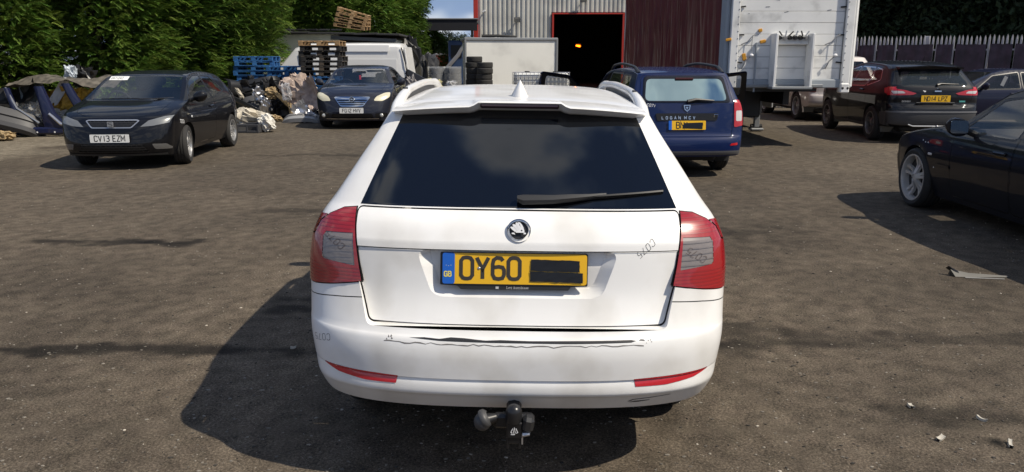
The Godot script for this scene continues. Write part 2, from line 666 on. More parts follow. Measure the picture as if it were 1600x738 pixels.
func car_seat(parent: Node3D, at: Vector3, m: Material, wide := 0.5) -> void:
	var o := hold("seat", parent, at)
	put("cushion", Soup.new().box(Vector3(0, 0.08, -0.05), Vector3(wide, 0.16, 0.5), Basis(Vector3.RIGHT, 0.1), 0.05), m, o)
	put("backrest", Soup.new().box(Vector3(0, 0.42, 0.27), Vector3(wide * 0.94, 0.6, 0.14), Basis(Vector3.RIGHT, 0.3), 0.05), m, o)
	for k in ([0.0] if wide < 0.8 else [-wide * 0.32, wide * 0.32]):
		put("headrest", Soup.new().box(Vector3(k, 0.83, 0.4), Vector3(0.25, 0.17, 0.1), Basis(Vector3.RIGHT, 0.25), 0.045), m, o)

# wing mirror at a door, on its own origin; sg +1 for the car's right
func wing_mirror(parent: Node3D, at: Vector3, sg: float, shell: Material, M: Dictionary, scale := 1.0) -> void:
	var o := hold("wing_mirror", parent, at)
	var rings: Array = []
	for k in 7:
		var u := float(k) / 6
		var hh: float = [0.05, 0.075, 0.085, 0.088, 0.085, 0.07, 0.03][k] * scale
		var dd: float = [0.06, 0.08, 0.085, 0.085, 0.08, 0.06, 0.025][k] * scale
		var ring := PackedVector3Array()
		for j in 12:
			var a := TAU * j / 12
			ring.push_back(Vector3(sg * (0.05 + 0.2 * u) * scale, sin(a) * hh + 0.03 * u * scale + 0.06, minf(-cos(a) * dd, dd * 0.35)))
		rings.push_back(ring)
	put("mirror_shell", Soup.new().loft(rings), shell, o, 50)
	put("mirror_arm", Soup.new().tube(v3([-0.03 * sg, 0.0, 0, 0.08 * sg, 0.05, 0]), [0.035, 0.03], 8), M.trim, o)
	var g := Soup.new()
	g.slab(rounded(v2([0.06 * scale, -0.035 * scale, 0.225 * scale, -0.03 * scale, 0.23 * scale, 0.09 * scale, 0.065 * scale, 0.085 * scale]), 0.03), 0.004, Transform3D(Basis(Vector3(sg, 0, 0), Vector3.UP, Vector3(0, 0, 1)), Vector3(0, 0.05, 0.032 * scale)))
	put("mirror_glass", g, M.mirror, o)

# ------------------------------------------------------------------ lettering drawn with strokes, one unit high, on a cell about 0.62 wide
var glyphs := {}

func make_glyphs() -> void:
	var O := [[0.0, 0.16, 0.0, 0.84, 0.1, 0.97, 0.22, 1, 0.36, 1, 0.48, 0.97, 0.58, 0.84, 0.58, 0.16, 0.48, 0.03, 0.36, 0, 0.22, 0, 0.1, 0.03, 0.0, 0.16]]
	glyphs = {
		"O": O, "0": O, "D": [[0, 0, 0, 1, 0.35, 1, 0.5, 0.92, 0.58, 0.75, 0.58, 0.25, 0.5, 0.08, 0.35, 0, 0, 0]],
		"Y": [[0, 1, 0.3, 0.45, 0.6, 1], [0.3, 0.47, 0.3, 0]], "6": [[0.52, 0.86, 0.42, 0.98, 0.2, 1, 0.05, 0.9, 0, 0.7, 0, 0.2, 0.1, 0.03, 0.3, 0, 0.5, 0.04, 0.58, 0.2, 0.58, 0.42, 0.5, 0.55, 0.3, 0.58, 0.03, 0.54]],
		"C": [[0.58, 0.78, 0.52, 0.94, 0.36, 1, 0.2, 1, 0.05, 0.94, 0, 0.8, 0, 0.2, 0.05, 0.06, 0.2, 0, 0.36, 0, 0.52, 0.06, 0.58, 0.22]], "V": [[0, 1, 0.3, 0.02, 0.6, 1]], "1": [[0.3, 0, 0.3, 1]],
		"3": [[0, 0.9, 0.12, 1, 0.45, 1, 0.56, 0.88, 0.56, 0.64, 0.45, 0.54, 0.2, 0.54], [0.42, 0.54, 0.56, 0.44, 0.56, 0.12, 0.45, 0, 0.12, 0, 0, 0.1]], "E": [[0.55, 1, 0, 1, 0, 0, 0.57, 0], [0, 0.53, 0.48, 0.53]],
		"Z": [[0, 1, 0.56, 1, 0, 0, 0.58, 0]], "M": [[0, 0, 0, 1, 0.35, 0.35, 0.7, 1, 0.7, 0]], "F": [[0.55, 1, 0, 1, 0, 0], [0, 0.53, 0.48, 0.53]], "G": [[0.56, 0.8, 0.48, 0.95, 0.36, 1, 0.2, 1, 0.05, 0.94, 0, 0.8, 0, 0.2, 0.05, 0.06, 0.2, 0, 0.4, 0, 0.58, 0.06, 0.58, 0.46, 0.32, 0.46]],
		"2": [[0.02, 0.82, 0.08, 0.95, 0.2, 1, 0.4, 1, 0.54, 0.92, 0.56, 0.72, 0.48, 0.56, 0.1, 0.3, 0, 0, 0.58, 0]], "H": [[0, 0, 0, 1], [0.58, 0, 0.58, 1], [0, 0.53, 0.58, 0.53]], "N": [[0, 0, 0, 1, 0.58, 0, 0.58, 1]],
		"4": [[0.46, 0, 0.46, 1, 0, 0.3, 0.62, 0.3]], "L": [[0, 1, 0, 0, 0.54, 0]], "P": [[0, 0, 0, 1, 0.42, 1, 0.56, 0.88, 0.56, 0.6, 0.42, 0.47, 0, 0.47]], "B": [[0, 0, 0, 1, 0.4, 1, 0.54, 0.9, 0.54, 0.64, 0.4, 0.54, 0, 0.54], [0.38, 0.54, 0.57, 0.42, 0.57, 0.12, 0.42, 0, 0, 0]],
		"A": [[0, 0, 0.3, 1, 0.6, 0], [0.12, 0.3, 0.48, 0.3]], "5": [[0.54, 1, 0.08, 1, 0.03, 0.52, 0.3, 0.6, 0.5, 0.52, 0.56, 0.3, 0.46, 0.04, 0.2, 0, 0.02, 0.1]], "7": [[0, 1, 0.56, 1, 0.2, 0]], "K": [[0, 0, 0, 1], [0.55, 1, 0.05, 0.45, 0.58, 0]], "R": [[0, 0, 0, 1, 0.42, 1, 0.56, 0.88, 0.56, 0.62, 0.42, 0.5, 0, 0.5], [0.3, 0.5, 0.58, 0]],
		"I": [[0.3, 0, 0.3, 1]], "Q": [O[0], [0.35, 0.25, 0.6, -0.05]], "S": [[0.55, 0.85, 0.45, 1, 0.12, 1, 0.02, 0.88, 0.02, 0.66, 0.12, 0.55, 0.46, 0.46, 0.56, 0.34, 0.56, 0.12, 0.45, 0, 0.1, 0, 0, 0.14]], "T": [[0, 1, 0.58, 1], [0.29, 1, 0.29, 0]], "U": [[0, 1, 0, 0.15, 0.1, 0, 0.48, 0, 0.58, 0.15, 0.58, 1]], "X": [[0, 0, 0.58, 1], [0, 1, 0.58, 0]],
	}

# outlines of a line of writing that starts at the origin, cap height h
func writing(text: String, h: float, stroke: float, gap := 0.2, wide := 1.0) -> Array:
	var out := []
	var x := 0.0
	for ch in text:
		if ch == " ":
			x += 0.5 * h * wide
			continue
		var w := 0.0
		for line in glyphs[ch]:
			var pts := PackedVector2Array()
			for i in range(0, line.size(), 2):
				pts.push_back(Vector2(x + line[i] * h * wide, line[i + 1] * h))
				w = maxf(w, line[i])
			var closed: bool = pts[0].is_equal_approx(pts[-1])
			if closed: pts[-1] = pts[-2].lerp(pts[-1], 0.7)
			for q in Geometry2D.offset_polyline(pts, stroke / 2, Geometry2D.JOIN_MITER, Geometry2D.END_BUTT): out.push_back(q)
		if ch in "1I": w = 0.45
		x += (w + gap) * h * wide
	return out

func text_width(text: String, h: float, gap := 0.2, wide := 1.0) -> float:
	var x := 0.0
	for ch in text:
		if ch == " ":
			x += 0.5 * h * wide
			continue
		var w := 0.0
		for line in glyphs[ch]:
			for i in range(0, line.size(), 2): w = maxf(w, line[i])
		if ch in "1I": w = 0.45
		x += (w + gap) * h * wide
	return x - gap * h * wide

# flat letters with a little thickness; rings (letters with holes) come as outer and inner outlines
func letters(text: String, h: float, stroke: float, deep: float, t: Transform3D, gap := 0.2, wide := 1.0) -> Soup:
	var s := Soup.new()
	var x := 0.0
	for ch in text:
		if ch == " ":
			x += 0.5 * h * wide
			continue
		var w := 0.0
		for line in glyphs[ch]:
			var m: int = line.size() / 2
			for i in m: w = maxf(w, line[i * 2])
			var pts := PackedVector2Array()
			for i in m: pts.push_back(Vector2(x + line[i * 2] * h * wide, line[i * 2 + 1] * h))
			ribbon(s, pts, stroke, deep, t)
		if ch in "1I": w = 0.45
		x += (w + gap) * h * wide
	return s

# a ribbon of even width along a 2D line, mitred at its bends, with thickness
func ribbon(s: Soup, pts: PackedVector2Array, stroke: float, deep: float, t: Transform3D) -> void:
	var m := pts.size()
	var closed := pts[0].is_equal_approx(pts[m - 1])
	var l := PackedVector3Array(); var r := PackedVector3Array(); var lb := PackedVector3Array(); var rb := PackedVector3Array()
	for i in m:
		var a := pts[i] - pts[i - 1] if i > 0 else (pts[m - 1] - pts[m - 2] if closed else pts[1] - pts[0])
		var b := pts[i + 1] - pts[i] if i < m - 1 else (pts[1] - pts[0] if closed else pts[m - 1] - pts[m - 2])
		var n1 := a.normalized().orthogonal(); var n2 := b.normalized().orthogonal()
		var n := (n1 + n2).normalized()
		var k := stroke / 2 / maxf(0.35, n.dot(n1))
		var p0 := pts[i] + n * k; var p1 := pts[i] - n * k
		l.push_back(t * Vector3(p0.x, p0.y, deep)); r.push_back(t * Vector3(p1.x, p1.y, deep))
		lb.push_back(t * Vector3(p0.x, p0.y, 0)); rb.push_back(t * Vector3(p1.x, p1.y, 0))
	s.loft([l, r], false, false)
	if deep > 0:
		s.loft([lb, l], false, false); s.loft([r, rb], false, false)

# a number plate with raised characters, standing on its own back at the origin, facing +z
func number_plate(parent: Node3D, t: Transform3D, text: String, face: Material, ink: Material, M: Dictionary, w := 0.52, h := 0.111, band := false, size := 0.079) -> Node3D:
	var o := hold("number_plate", parent)
	o.transform = t
	put("plate_face", Soup.new().slab(rect(-w / 2, -h / 2, w / 2, h / 2, 0.012), 0.004), face, o, 30)
	var x0 := -w / 2
	if band:
		put("country_band", Soup.new().slab(rect(-w / 2 - 0.0005, -h / 2 - 0.0005, -w / 2 + w * 0.085, h / 2 + 0.0005, 0.008), 0.0052), M.plate_blue, o, 30)
		x0 += w * 0.085
	var tw := text_width(text, size, 0.22, 0.92)
	put("lettering", letters(text, size, size * 0.155, 0.0012, Transform3D(Basis(), Vector3((x0 + w / 2) / 2 - tw / 2, -size / 2, 0.0041)), 0.22, 0.92), ink, o)
	return o

func build_white_car() -> void:
	var white := mat(0.78, 0.775, 0.76, 0.45, 0.0, 0.6)
	white.clearcoat_roughness = 0.09
	laid(white, tint(3, 0.006, [[0.0, Color(0.87, 0.86, 0.845)], [0.36, Color(0.955, 0.95, 0.94)], [0.6, Color.WHITE], [1.0, Color.WHITE]], 512, 5), 1.3)
	var c := {"L": 4.57, "across": 44, "cell": 0.06, "crease": 32.0}
	c.plan = [[0, 0.72], [0.2, 0.837], [0.41, 0.881], [0.8, 0.90], [1.4, 0.906], [3.2, 0.906], [3.9, 0.88], [4.3, 0.80], [4.57, 0.66]]
	c.section = [[0.2, 0.90], [0.3, 0.955], [0.42, 0.985], [0.55, 1.0], [0.78, 1.0], [0.9, 0.985], [0.98, 0.95], [1.08, 0.872], [1.2, 0.783], [1.33, 0.69], [1.42, 0.637], [1.5, 0.59]]
	c.prof = [
		[0.40, 0.20, 0.72, 0.22, 4, false, 3.0], [0.085, 0.254, 0.44, 0.265, 4, true, 3.0], [0.022, 0.328, 0.415, 0.345, 3, true, 3.0], [0.002, 0.345, 0.41, 0.36, 5, false, 2.9], [0.0, 0.380, 0.41, 0.39, 3, false, 2.8], [0.007, 0.4035, 0.412, 0.415, 1, true, 2.8],
		[0.0, 0.408, 0.41, 0.42, 8, true, 2.8], [0.0, 0.50, 0.405, 0.50, 7, false, 2.8], [0.014, 0.56, 0.405, 0.57, 4, false, 2.8], [0.04, 0.592, 0.405, 0.60, 14, false, 2.8], [0.10, 0.72, 0.405, 0.73, 18, false, 2.8], [0.138, 0.896, 0.41, 0.896, 4, false, 2.8],
		[0.155, 0.94, 0.42, 0.94, 5, false, 2.8], [0.20, 1.0, 0.45, 0.99, 4, false, 2.9], [0.262, 1.042, 0.49, 1.04, 9, true, 3.0], [0.44, 1.22, 0.58, 1.20, 9, false, 3.2], [0.63, 1.395, 0.70, 1.365, 4, false, 3.2],
		[0.70, 1.43, 0.78, 1.39, 5, false, 3.0], [1.0, 1.462, 1.05, 1.408, 6, false, 2.8], [1.8, 1.485, 1.8, 1.425, 6, false, 2.8], [2.6, 1.462, 2.65, 1.41, 4, false, 2.8], [2.86, 1.425, 2.95, 1.37, 9, true, 2.8],
		[3.66, 1.0, 3.50, 0.985, 5, true, 3.0], [4.05, 0.91, 3.95, 0.86, 4, false, 3.0], [4.42, 0.78, 4.22, 0.76, 4, false, 2.8], [4.54, 0.62, 4.27, 0.62, 4, false, 2.8], [4.57, 0.45, 4.27, 0.45, 3, false, 2.8], [4.52, 0.25, 4.22, 0.22, 1, true, 2.8]]
	c.sill = [[3.5, 0.19], [1.4, 0.19]]
	var S := car_body(c)
	var o := thing("white_estate_car", "white estate car with tow ball and black tape over half its number plate", "car", Vector3(0.031, 0.0815, -4.83), -0.6)
	o.rotation_degrees.z = -0.75
	o.scale = Vector3.ONE * 0.95
	var seams := Soup.new()
	wheel_arch(c, S, 0.93, 0.315, 0.365, o, M.dark, white)
	wheel_arch(c, S, 3.62, 0.315, 0.365, o, M.dark, white)
	var dark_glass := mat(0.004, 0.005, 0.007, 0.03, 0.0, 0.0)
	dark_glass.metallic_specular = 0.6
	var tint_glass := glass(0.01, 0.012, 0.014, 0.55)
	# rear glass, tailgate and lights
	var gl := cut(S, v2([-0.652, 1.044, 0.652, 1.044, 0.505, 1.425, -0.505, 1.425]), 2, 1)
	put("rear_window", gl, dark_glass, o)
	var light := v2([0.66, 1.037, 0.72, 1.030, 0.78, 1.004, 0.82, 0.972, 0.842, 0.925, 0.90, 0.90, 0.90, 0.715, 0.85, 0.718, 0.74, 0.735, 0.618, 0.755, 0.632, 0.83, 0.65, 0.95])
	var red := mat(0.30, 0.010, 0.012, 0.25, 0.0, 1.0)
	var clear := mat(0.20, 0.175, 0.165, 0.25, 0.0, 1.0)
	for sg in [1, -1]:
		var poly := light if sg > 0 else mirror(light)
		var lens := cut(S, poly, 2, 1, 0.15)
		lens.add(cut(S, side(c, [0.25, 0.72, 0.66, 0.75, 0.66, 0.90, 0.55, 0.975, 0.3, 1.0]), 0, sg, 0.2))
		var bz := cut(lens, poly, 2, 1, -1.0)
		for q in Geometry2D.offset_polygon(poly, -0.005):
			var ins := cut(bz, q, 2, 1, -1.0)
			seams.add(shifted(bz, -0.004)); bz = ins
		lens.add(bz)
		lens = shifted(lens, 0.004)
		var rev := v2([0.664, 0.945, 0.785, 0.94, 0.797, 0.92, 0.80, 0.84, 0.79, 0.832, 0.654, 0.818])
		var rp := rev if sg > 0 else mirror(rev)
		var grey_part := cut(lens, rp, 2, 1, -1.0)
		var tl := put("tail_light", lens, red, o)
		tl.set_meta("label", "red rear light on the %s with a clear reversing panel" % ("right" if sg > 0 else "left"))
		put("reversing_panel", shifted(grey_part, -0.002), clear, tl)
		# lens ribs
		var ribs := Soup.new()
		for k in 5:
			var y: float = 0.832 + k * 0.022
			ribs.add(layer(grey_part, rect(sg * 0.5, y, sg * 0.9, y + 0.004), 2, 1, 0.0005))
		put("lens_rib", ribs, mat(0.165, 0.145, 0.14, 0.3, 0, 1), tl)
		var deep := Soup.new()
		for k in 6:
			var y: float = 0.955 + k * 0.014
			deep.add(layer(lens, rect(sg * 0.6, y, sg * 0.9, y + 0.004), 2, 1, 0.0006))
		for k in 6:
			var y: float = 0.735 + k * 0.014
			deep.add(layer(lens, rect(sg * 0.6, y, sg * 0.9, y + 0.004), 2, 1, 0.0006))
		put("lens_rib", deep, mat(0.245, 0.008, 0.010, 0.3, 0, 1), tl)
		scribble(grey_part, "C075", Vector2(sg * 0.725 + (0.045 if sg > 0 else 0.03), 0.862 if sg > 0 else 0.895), 0.028, 150.0 if sg > 0 else 145.0, mat(0.06, 0.04, 0.04), tl)
	var outline := rounded(v2([-0.660, 1.040, 0.660, 1.040, 0.655, 0.9, 0.636, 0.76, 0.612, 0.66, 0.596, 0.597, -0.596, 0.597, -0.612, 0.66, -0.636, 0.76, -0.655, 0.9]), 0.025, 6)
	var gate := cut(S, outline, 2, 1, 0.05)
	# the bumper's shelf: from the edge of the opening inwards, then the dark gap
	var shelf: Array = [PackedVector3Array(), PackedVector3Array(), PackedVector3Array()]
	for q in outline:
		if q.y < 0.85:
			var z := surface_z(gate, q)
			var dz := lerpf(0.046, 0.0, clampf((q.y - 0.59) / 0.24, 0, 1))
			shelf[0].push_back(Vector3(q.x, q.y, z)); shelf[1].push_back(Vector3(q.x, q.y, z - dz)); shelf[2].push_back(Vector3(q.x, q.y, z - dz - 0.03))
	put("bumper_shelf", Soup.new().loft([shelf[0], shelf[1]], false, false), white, o, 30)
	seams.add(Soup.new().loft([shelf[1], shelf[2]], false, false).weld())
	var inner_line: PackedVector2Array = Geometry2D.offset_polygon(outline, -0.005)[0]
	var ring_soup := gate
	gate = cut(ring_soup, inner_line, 2, 1, -1.0)
	sink_gate(ring_soup); sink_gate(gate)
	seams.add(shifted(ring_soup, -0.012))
	var line := cut(gate, rect(-0.7, 0.8935, 0.7, 0.8975), 2, 1, -1.0)
	seams.add(shifted(line, -0.006))
	# hollow for the number plate: a sloping rim and a sunk floor
	var o2 := rounded(v2([-0.402, 0.8934, 0.402, 0.8934, 0.338, 0.706, -0.338, 0.706]), 0.045, 6)
	var i2 := rounded(v2([-0.357, 0.8926, 0.357, 0.8926, 0.302, 0.742, -0.302, 0.742]), 0.03, 6)
	var rim := cut(gate, o2, 2, 1, -1.0)
	var floor_part := cut(rim, i2, 2, 1, -1.0)
	for k in floor_part.p.size(): floor_part.p[k].z -= 0.030
	for k in rim.p.size():
		var q := Vector2(rim.p[k].x, rim.p[k].y)
		var d0 := edge_distance(q, o2); var d1 := edge_distance(q, i2)
		rim.p[k].z -= 0.030 * d0 / maxf(d0 + d1, 1e-6)
	rim.weld(30); floor_part.weld(30)
	var tg := put("tailgate", gate, white, o)
	put("plate_hollow_rim", rim, white, tg)
	put("plate_hollow", floor_part, white, tg)
	# bumper seam, reflectors, scuffed top
	var ref := v2([0.466, 0.411, 0.474, 0.379, 0.60, 0.378, 0.72, 0.390, 0.785, 0.408, 0.785, 0.415, 0.70, 0.416, 0.56, 0.414])
	for sg in [1, -1]:
		var rp := ref if sg > 0 else mirror(ref)
		put("reflector", shifted(cut(S, rp, 2, 1, 0.0), 0.002), mat(0.48, 0.012, 0.022, 0.3, 0, 1), o)
	for sg in [1, -1]:
		var seam_line := v2([0.60, 0.700, 0.75, 0.690, 0.88, 0.674, 0.88, 0.670, 0.75, 0.686, 0.60, 0.696])
		seams.add(shifted(cut(S, seam_line if sg > 0 else mirror(seam_line), 2, 1, 0.03), -0.003))
	var rng := RandomNumberGenerator.new(); rng.seed = 5
	var scuff := Soup.new(); var peel := Soup.new()
	scuff.add(layer(S, v2([-0.42, 0.567, -0.30, 0.560, -0.1, 0.558, 0.2, 0.5575, 0.45, 0.560, 0.47, 0.565, 0.45, 0.569, 0.2, 0.5675, 0.05, 0.566, -0.06, 0.568, -0.12, 0.5655, -0.20, 0.571, -0.255, 0.5725, -0.30, 0.567, -0.36, 0.570]), 2, 1, 0.0008))
	scuff.add(layer(S, v2([0.48, 0.566, 0.505, 0.564, 0.50, 0.569, 0.487, 0.570]), 2, 1, 0.0008))
	var top := PackedVector2Array(); var bot := PackedVector2Array()
	for i in 50:
		var x := -0.52 + i * 1.02 / 49
		var y := 0.549 + rng.randf_range(-0.0035, 0.0035)
		if x < 0.18 and x > -0.1: y -= 0.003
		top.push_back(Vector2(x, y + rng.randf_range(0.0005, 0.002)))
		bot.push_back(Vector2(x, y - rng.randf_range(0.0005, 0.0035)))
	bot.reverse(); top.append_array(bot)
	peel.add(layer(S, top, 2, 1, 0.0008))
	for i in 7:
		var q := Vector2(-0.515 + rng.randf() * 0.03, 0.55 + rng.randf() * 0.02)
		peel.add(layer(S, v2([q.x, q.y, q.x + 0.006, q.y + 0.001, q.x + 0.002, q.y + 0.007]), 2, 1, 0.0008))
		q.x += 1.02
		peel.add(layer(S, v2([q.x, q.y, q.x + 0.004, q.y + 0.001, q.x + 0.002, q.y + 0.004]), 2, 1, 0.0008))
	put("bumper_scuff", scuff, M.trim, o)
	put("peeling_paint", peel, mat(0.16, 0.15, 0.14, 0.8), o)
	put("tow_eye_line", layer(S, v2([0.45, 0.298, 0.47, 0.312, 0.62, 0.326, 0.63, 0.324, 0.475, 0.308, 0.46, 0.298]), 2, 1, 0.001), M.trim, o)
	put("exhaust_slot", layer(S, v2([0.455, 0.291, 0.48, 0.299, 0.54, 0.302, 0.545, 0.299, 0.50, 0.292]), 2, 1, 0.001, ), M.black, o)
	# side windows
	put("quarter_window", shifted(cut(S, side(c, [0.72, 1.02, 1.42, 1.0, 1.42, 1.34, 0.95, 1.335], 0.05), 0, 1), 0.001), tint_glass, o)
	put("quarter_window", shifted(cut(S, side(c, [0.72, 1.02, 1.42, 1.0, 1.42, 1.34, 0.95, 1.335], 0.05), 0, -1), 0.001), tint_glass, o)
	for sg in [1, -1]:
		put("door_window", cut(S, side(c, [1.52, 1.0, 2.28, 0.985, 2.28, 1.355, 1.52, 1.35], 0.04), 0, sg), tint_glass, o)
		put("door_window", cut(S, side(c, [2.36, 0.985, 3.32, 0.97, 2.86, 1.345, 2.36, 1.355], 0.04), 0, sg), tint_glass, o)
		var d1 := put("rear_door", panel(S, side(c, [1.42, 0.93, 1.45, 1.38, 2.32, 1.385, 2.32, 0.27, 1.5, 0.27, 1.38, 0.5], 0.04), 0, sg, seams), white, o)
		var d2 := put("front_door", panel(S, side(c, [2.325, 0.27, 2.325, 1.385, 2.9, 1.37, 3.4, 0.95, 3.33, 0.27], 0.04), 0, sg, seams), white, o)
		put("handle", Soup.new().box(Vector3(sg * 0.885, 0.86, 2.285 - 1.62), Vector3(0.03, 0.03, 0.2), Basis(), 0.012), white, d1)
		put("handle", Soup.new().box(Vector3(sg * 0.89, 0.84, 2.285 - 2.5), Vector3(0.03, 0.03, 0.2), Basis(), 0.012), white, d2)
		wing_mirror(o, Vector3(sg * 0.86, 0.93, 2.285 - 3.22), sg, white, M, 0.95)
		# roof rail
		var pts := PackedVector3Array(); var rad := []
		for q in [[0.76, 1.375, 0.574, 0.026], [0.86, 1.408, 0.576, 0.030], [0.98, 1.438, 0.578, 0.026], [1.12, 1.460, 0.579, 0.023], [1.35, 1.477, 0.580, 0.021], [1.9, 1.490, 0.580, 0.021], [2.3, 1.484, 0.578, 0.022], [2.5, 1.475, 0.576, 0.028], [2.62, 1.445, 0.572, 0.03], [2.68, 1.40, 0.571, 0.02]]:
			pts.push_back(Vector3(sg * q[2], q[1], 2.285 - q[0])); rad.push_back(q[3])
		put("roof_rail", Soup.new().tube(smooth_path(pts, 5), smooth_radii(rad, 5), 10), white, o, 60)
		put("roof_rail_foot", Soup.new().box(Vector3(sg * 0.578, 1.452, 2.285 - 1.75), Vector3(0.02, 0.075, 1.25), Basis(), 0.006), M.trim, o)
		# front lamps
		var lampq := v2([0.36, 0.66, 0.72, 0.74, 0.78, 0.84, 0.66, 0.82, 0.40, 0.74])
		put("headlight", shifted(cut(S, lampq if sg > 0 else mirror(lampq), 2, -1, 0.1), 0.003), clear, o)
	put("windscreen", cut(S, v2([-0.70, 1.0, 0.70, 1.0, 0.54, 1.405, -0.54, 1.405]), 2, -1), tint_glass, o)
	put("grille", shifted(cut(S, v2([-0.3, 0.6, 0.3, 0.6, 0.34, 0.73, -0.34, 0.73]), 2, -1), -0.01), M.trim, o)
	put("bumper_grille", shifted(cut(S, v2([-0.5, 0.3, 0.5, 0.3, 0.46, 0.44, -0.46, 0.44]), 2, -1), -0.01), M.trim, o)
	put("windscreen_scuttle", Soup.new().box(Vector3(0, 0.96, 2.285 - 3.5), Vector3(1.3, 0.04, 0.12)), M.trim, o)
	var body := put("body", S, white, o)
	body.set_meta("label", "white painted body shell, scuffed and smudged along the bumper")
	put("panel_gap", seams, M.seam, o)
	put("underbody", Soup.new().box(Vector3(0, 0.27, 0.05), Vector3(1.2, 0.12, 3.9), Basis(), 0.03), M.dark, o)
	put("floor_pan", Soup.new().box(Vector3(0, 0.36, 0.0), Vector3(0.84, 0.05, 4.1)), M.dark, o)
	for q in [[0.73, 0.93], [0.73, 3.62]]:
		make_wheel(o, Vector3(q[0], 0.245, 2.285 - q[1]), true, 0.33, 0.205, M, 7)
		make_wheel(o, Vector3(-q[0], 0.245, 2.285 - q[1]), false, 0.33, 0.205, M, 7)
	for x in [-0.36, 0.36]: car_seat(o, Vector3(x, 0.4, 2.285 - 2.45), M.seat)
	car_seat(o, Vector3(0, 0.42, 2.285 - 1.7), M.seat, 1.2)
	# spoiler with its brake light
	var rings: Array = []
	var n := 56
	for i in n + 1:
		var x := lerpf(-0.562, 0.562, float(i) / n)
		var u := absf(x) / 0.562
		var mid := smoothstep(0.215, 0.178, absf(x))
		var st := lerpf(0.570 + 0.045 * u * u, 0.588, mid)
		var yt := lerpf(1.437 - 0.030 * u * u, 1.452, mid)
		var th := lerpf(0.030 * (1.0 if u < 0.9 else lerpf(1.0, 0.35, (u - 0.9) / 0.1)), 0.036, mid)
		var z := 2.285
		var ring := PackedVector3Array()
		for q in [[0.90, 1.440 - 0.028 * u * u], [0.78, 1.456 - 0.034 * u * u], [st + 0.03, yt + 0.004], [st + 0.006, yt + 0.001], [st, yt - 0.004], [st + 0.030, yt - th * 0.8], [st + 0.042, yt - th], [st + 0.085, yt - th - 0.008], [0.76, 1.395 - 0.02 * u * u]]:
			ring.push_back(Vector3(x, q[1], z - q[0]))
		rings.push_back(ring)
	var sp := put("spoiler", Soup.new().loft(rings), white, o, 45)
	var bl := Soup.new()
	bl.box(Vector3(0, 1.434, 2.285 - 0.601), Vector3(0.345, 0.026, 0.016), Basis(Vector3.RIGHT, 0.75), 0.006)
	put("brake_light", bl, mat(0.035, 0.008, 0.009, 0.25, 0, 1), sp)
	# shark fin aerial
	rings = []
	for i in 9:
		var u := float(i) / 8
		var ring := PackedVector3Array()
		for k in 12:
			var a := TAU * k / 12
			ring.push_back(Vector3(cos(a) * 0.046 * pow(1 - u, 0.95) + 0.0, 1.455 + 0.085 * u, 2.285 - 1.0 + sin(a) * (0.075 * (1 - u) + 0.004) + 0.03 * u))
		rings.push_back(ring)
	put("shark_fin_aerial", Soup.new().loft(rings), white, o, 50)
	# wiper
	var arm := Soup.new()
	var wr: Array = []
	for q in [[-0.005, 1.083, 0.012], [0.02, 1.080, 0.022], [0.06, 1.081, 0.021], [0.14, 1.082, 0.019], [0.22, 1.087, 0.016], [0.29, 1.090, 0.010], [0.36, 1.094, 0.006]]:
		var s: float = 0.262 + (q[1] - 1.042) * 1.02 - 0.032 + 0.14 * pow(absf(q[0]) / 0.66, 3.0) * 1.3
		var f := Vector3(0, 0.70, 0.71); var up := Vector3(0, 0.71, -0.70)
		var ct := Vector3(q[0], q[1], 2.285 - s)
		var ring := PackedVector3Array()
		for e in [[-1, -0.6], [-1, 0.3], [-0.6, 1], [0.6, 1], [1, 0.3], [1, -0.6]]: ring.push_back(ct + up * q[2] * e[0] + f * 0.012 * e[1])
		wr.push_back(ring)
	var wip := put("wiper", arm.loft(wr), M.trim, o)
	var blade := Soup.new()
	wr = []
	for i in 9:
		var x := lerpf(0.11, 0.60, i / 8.0)
		var y := lerpf(1.074, 1.101, i / 8.0)
		var s := 0.262 + (y - 1.042) * 1.02 - 0.012 + 0.05 * pow(x / 0.6, 3.0)
		var ct := Vector3(x, y, 2.285 - s)
		var ring := PackedVector3Array()
		for e in [[-0.007, 0.0], [-0.004, 0.014], [0.004, 0.014], [0.007, 0.0]]: ring.push_back(ct + Vector3(0, 0.71, -0.70) * e[0] + Vector3(0, 0.70, 0.71) * e[1])
		wr.push_back(ring)
	put("wiper_blade", blade.loft(wr), M.black, wip)
	# number plate with black tape over its second half
	var pt := Transform3D(Basis(Vector3.RIGHT, -0.19), Vector3(-0.010, 0.822, 2.285 - 0.141))
	var np := number_plate(o, pt, "OY60", M.plate_yellow, M.ink, M, 0.572, 0.122, false, 0.001)
	for ch in np.get_children():
		if ch.name == "lettering":
			np.remove_child(ch); ch.free()
	put("country_band", Soup.new().slab(rect(-0.2865, -0.0615, -0.238, 0.0615, 0.01), 0.0052), M.plate_blue, np, 30)
	put("lettering", letters("OY60", 0.084, 0.0145, 0.001, Transform3D(Basis(), Vector3(-0.213, -0.040, 0.0041)), 0.215, 0.93), mat(0.035, 0.03, 0.025, 0.5), np)
	put("country_letters", letters("GB", 0.019, 0.0042, 0.0008, Transform3D(Basis(), Vector3(-0.279, -0.032, 0.0053)), 0.25), mat(0.75, 0.62, 0.12, 0.5), np)
	var stars := Soup.new()
	for k in 3: stars.slab(circle(Vector2(-0.272 + k * 0.0095, 0.012 - (0.002 if k == 1 else 0.0)), 0.0016, 0.0016, 5), 0.0008, Transform3D(Basis(), Vector3(0, 0, 0.0053)))
	put("star", stars, mat(0.6, 0.6, 0.5), np)
	put("screw", Soup.new().ball(Vector3(-0.142, 0.001, 0.005), Vector3(0.006, 0.006, 0.002), 5, 8), M.silver, np)
	var tape := Soup.new()
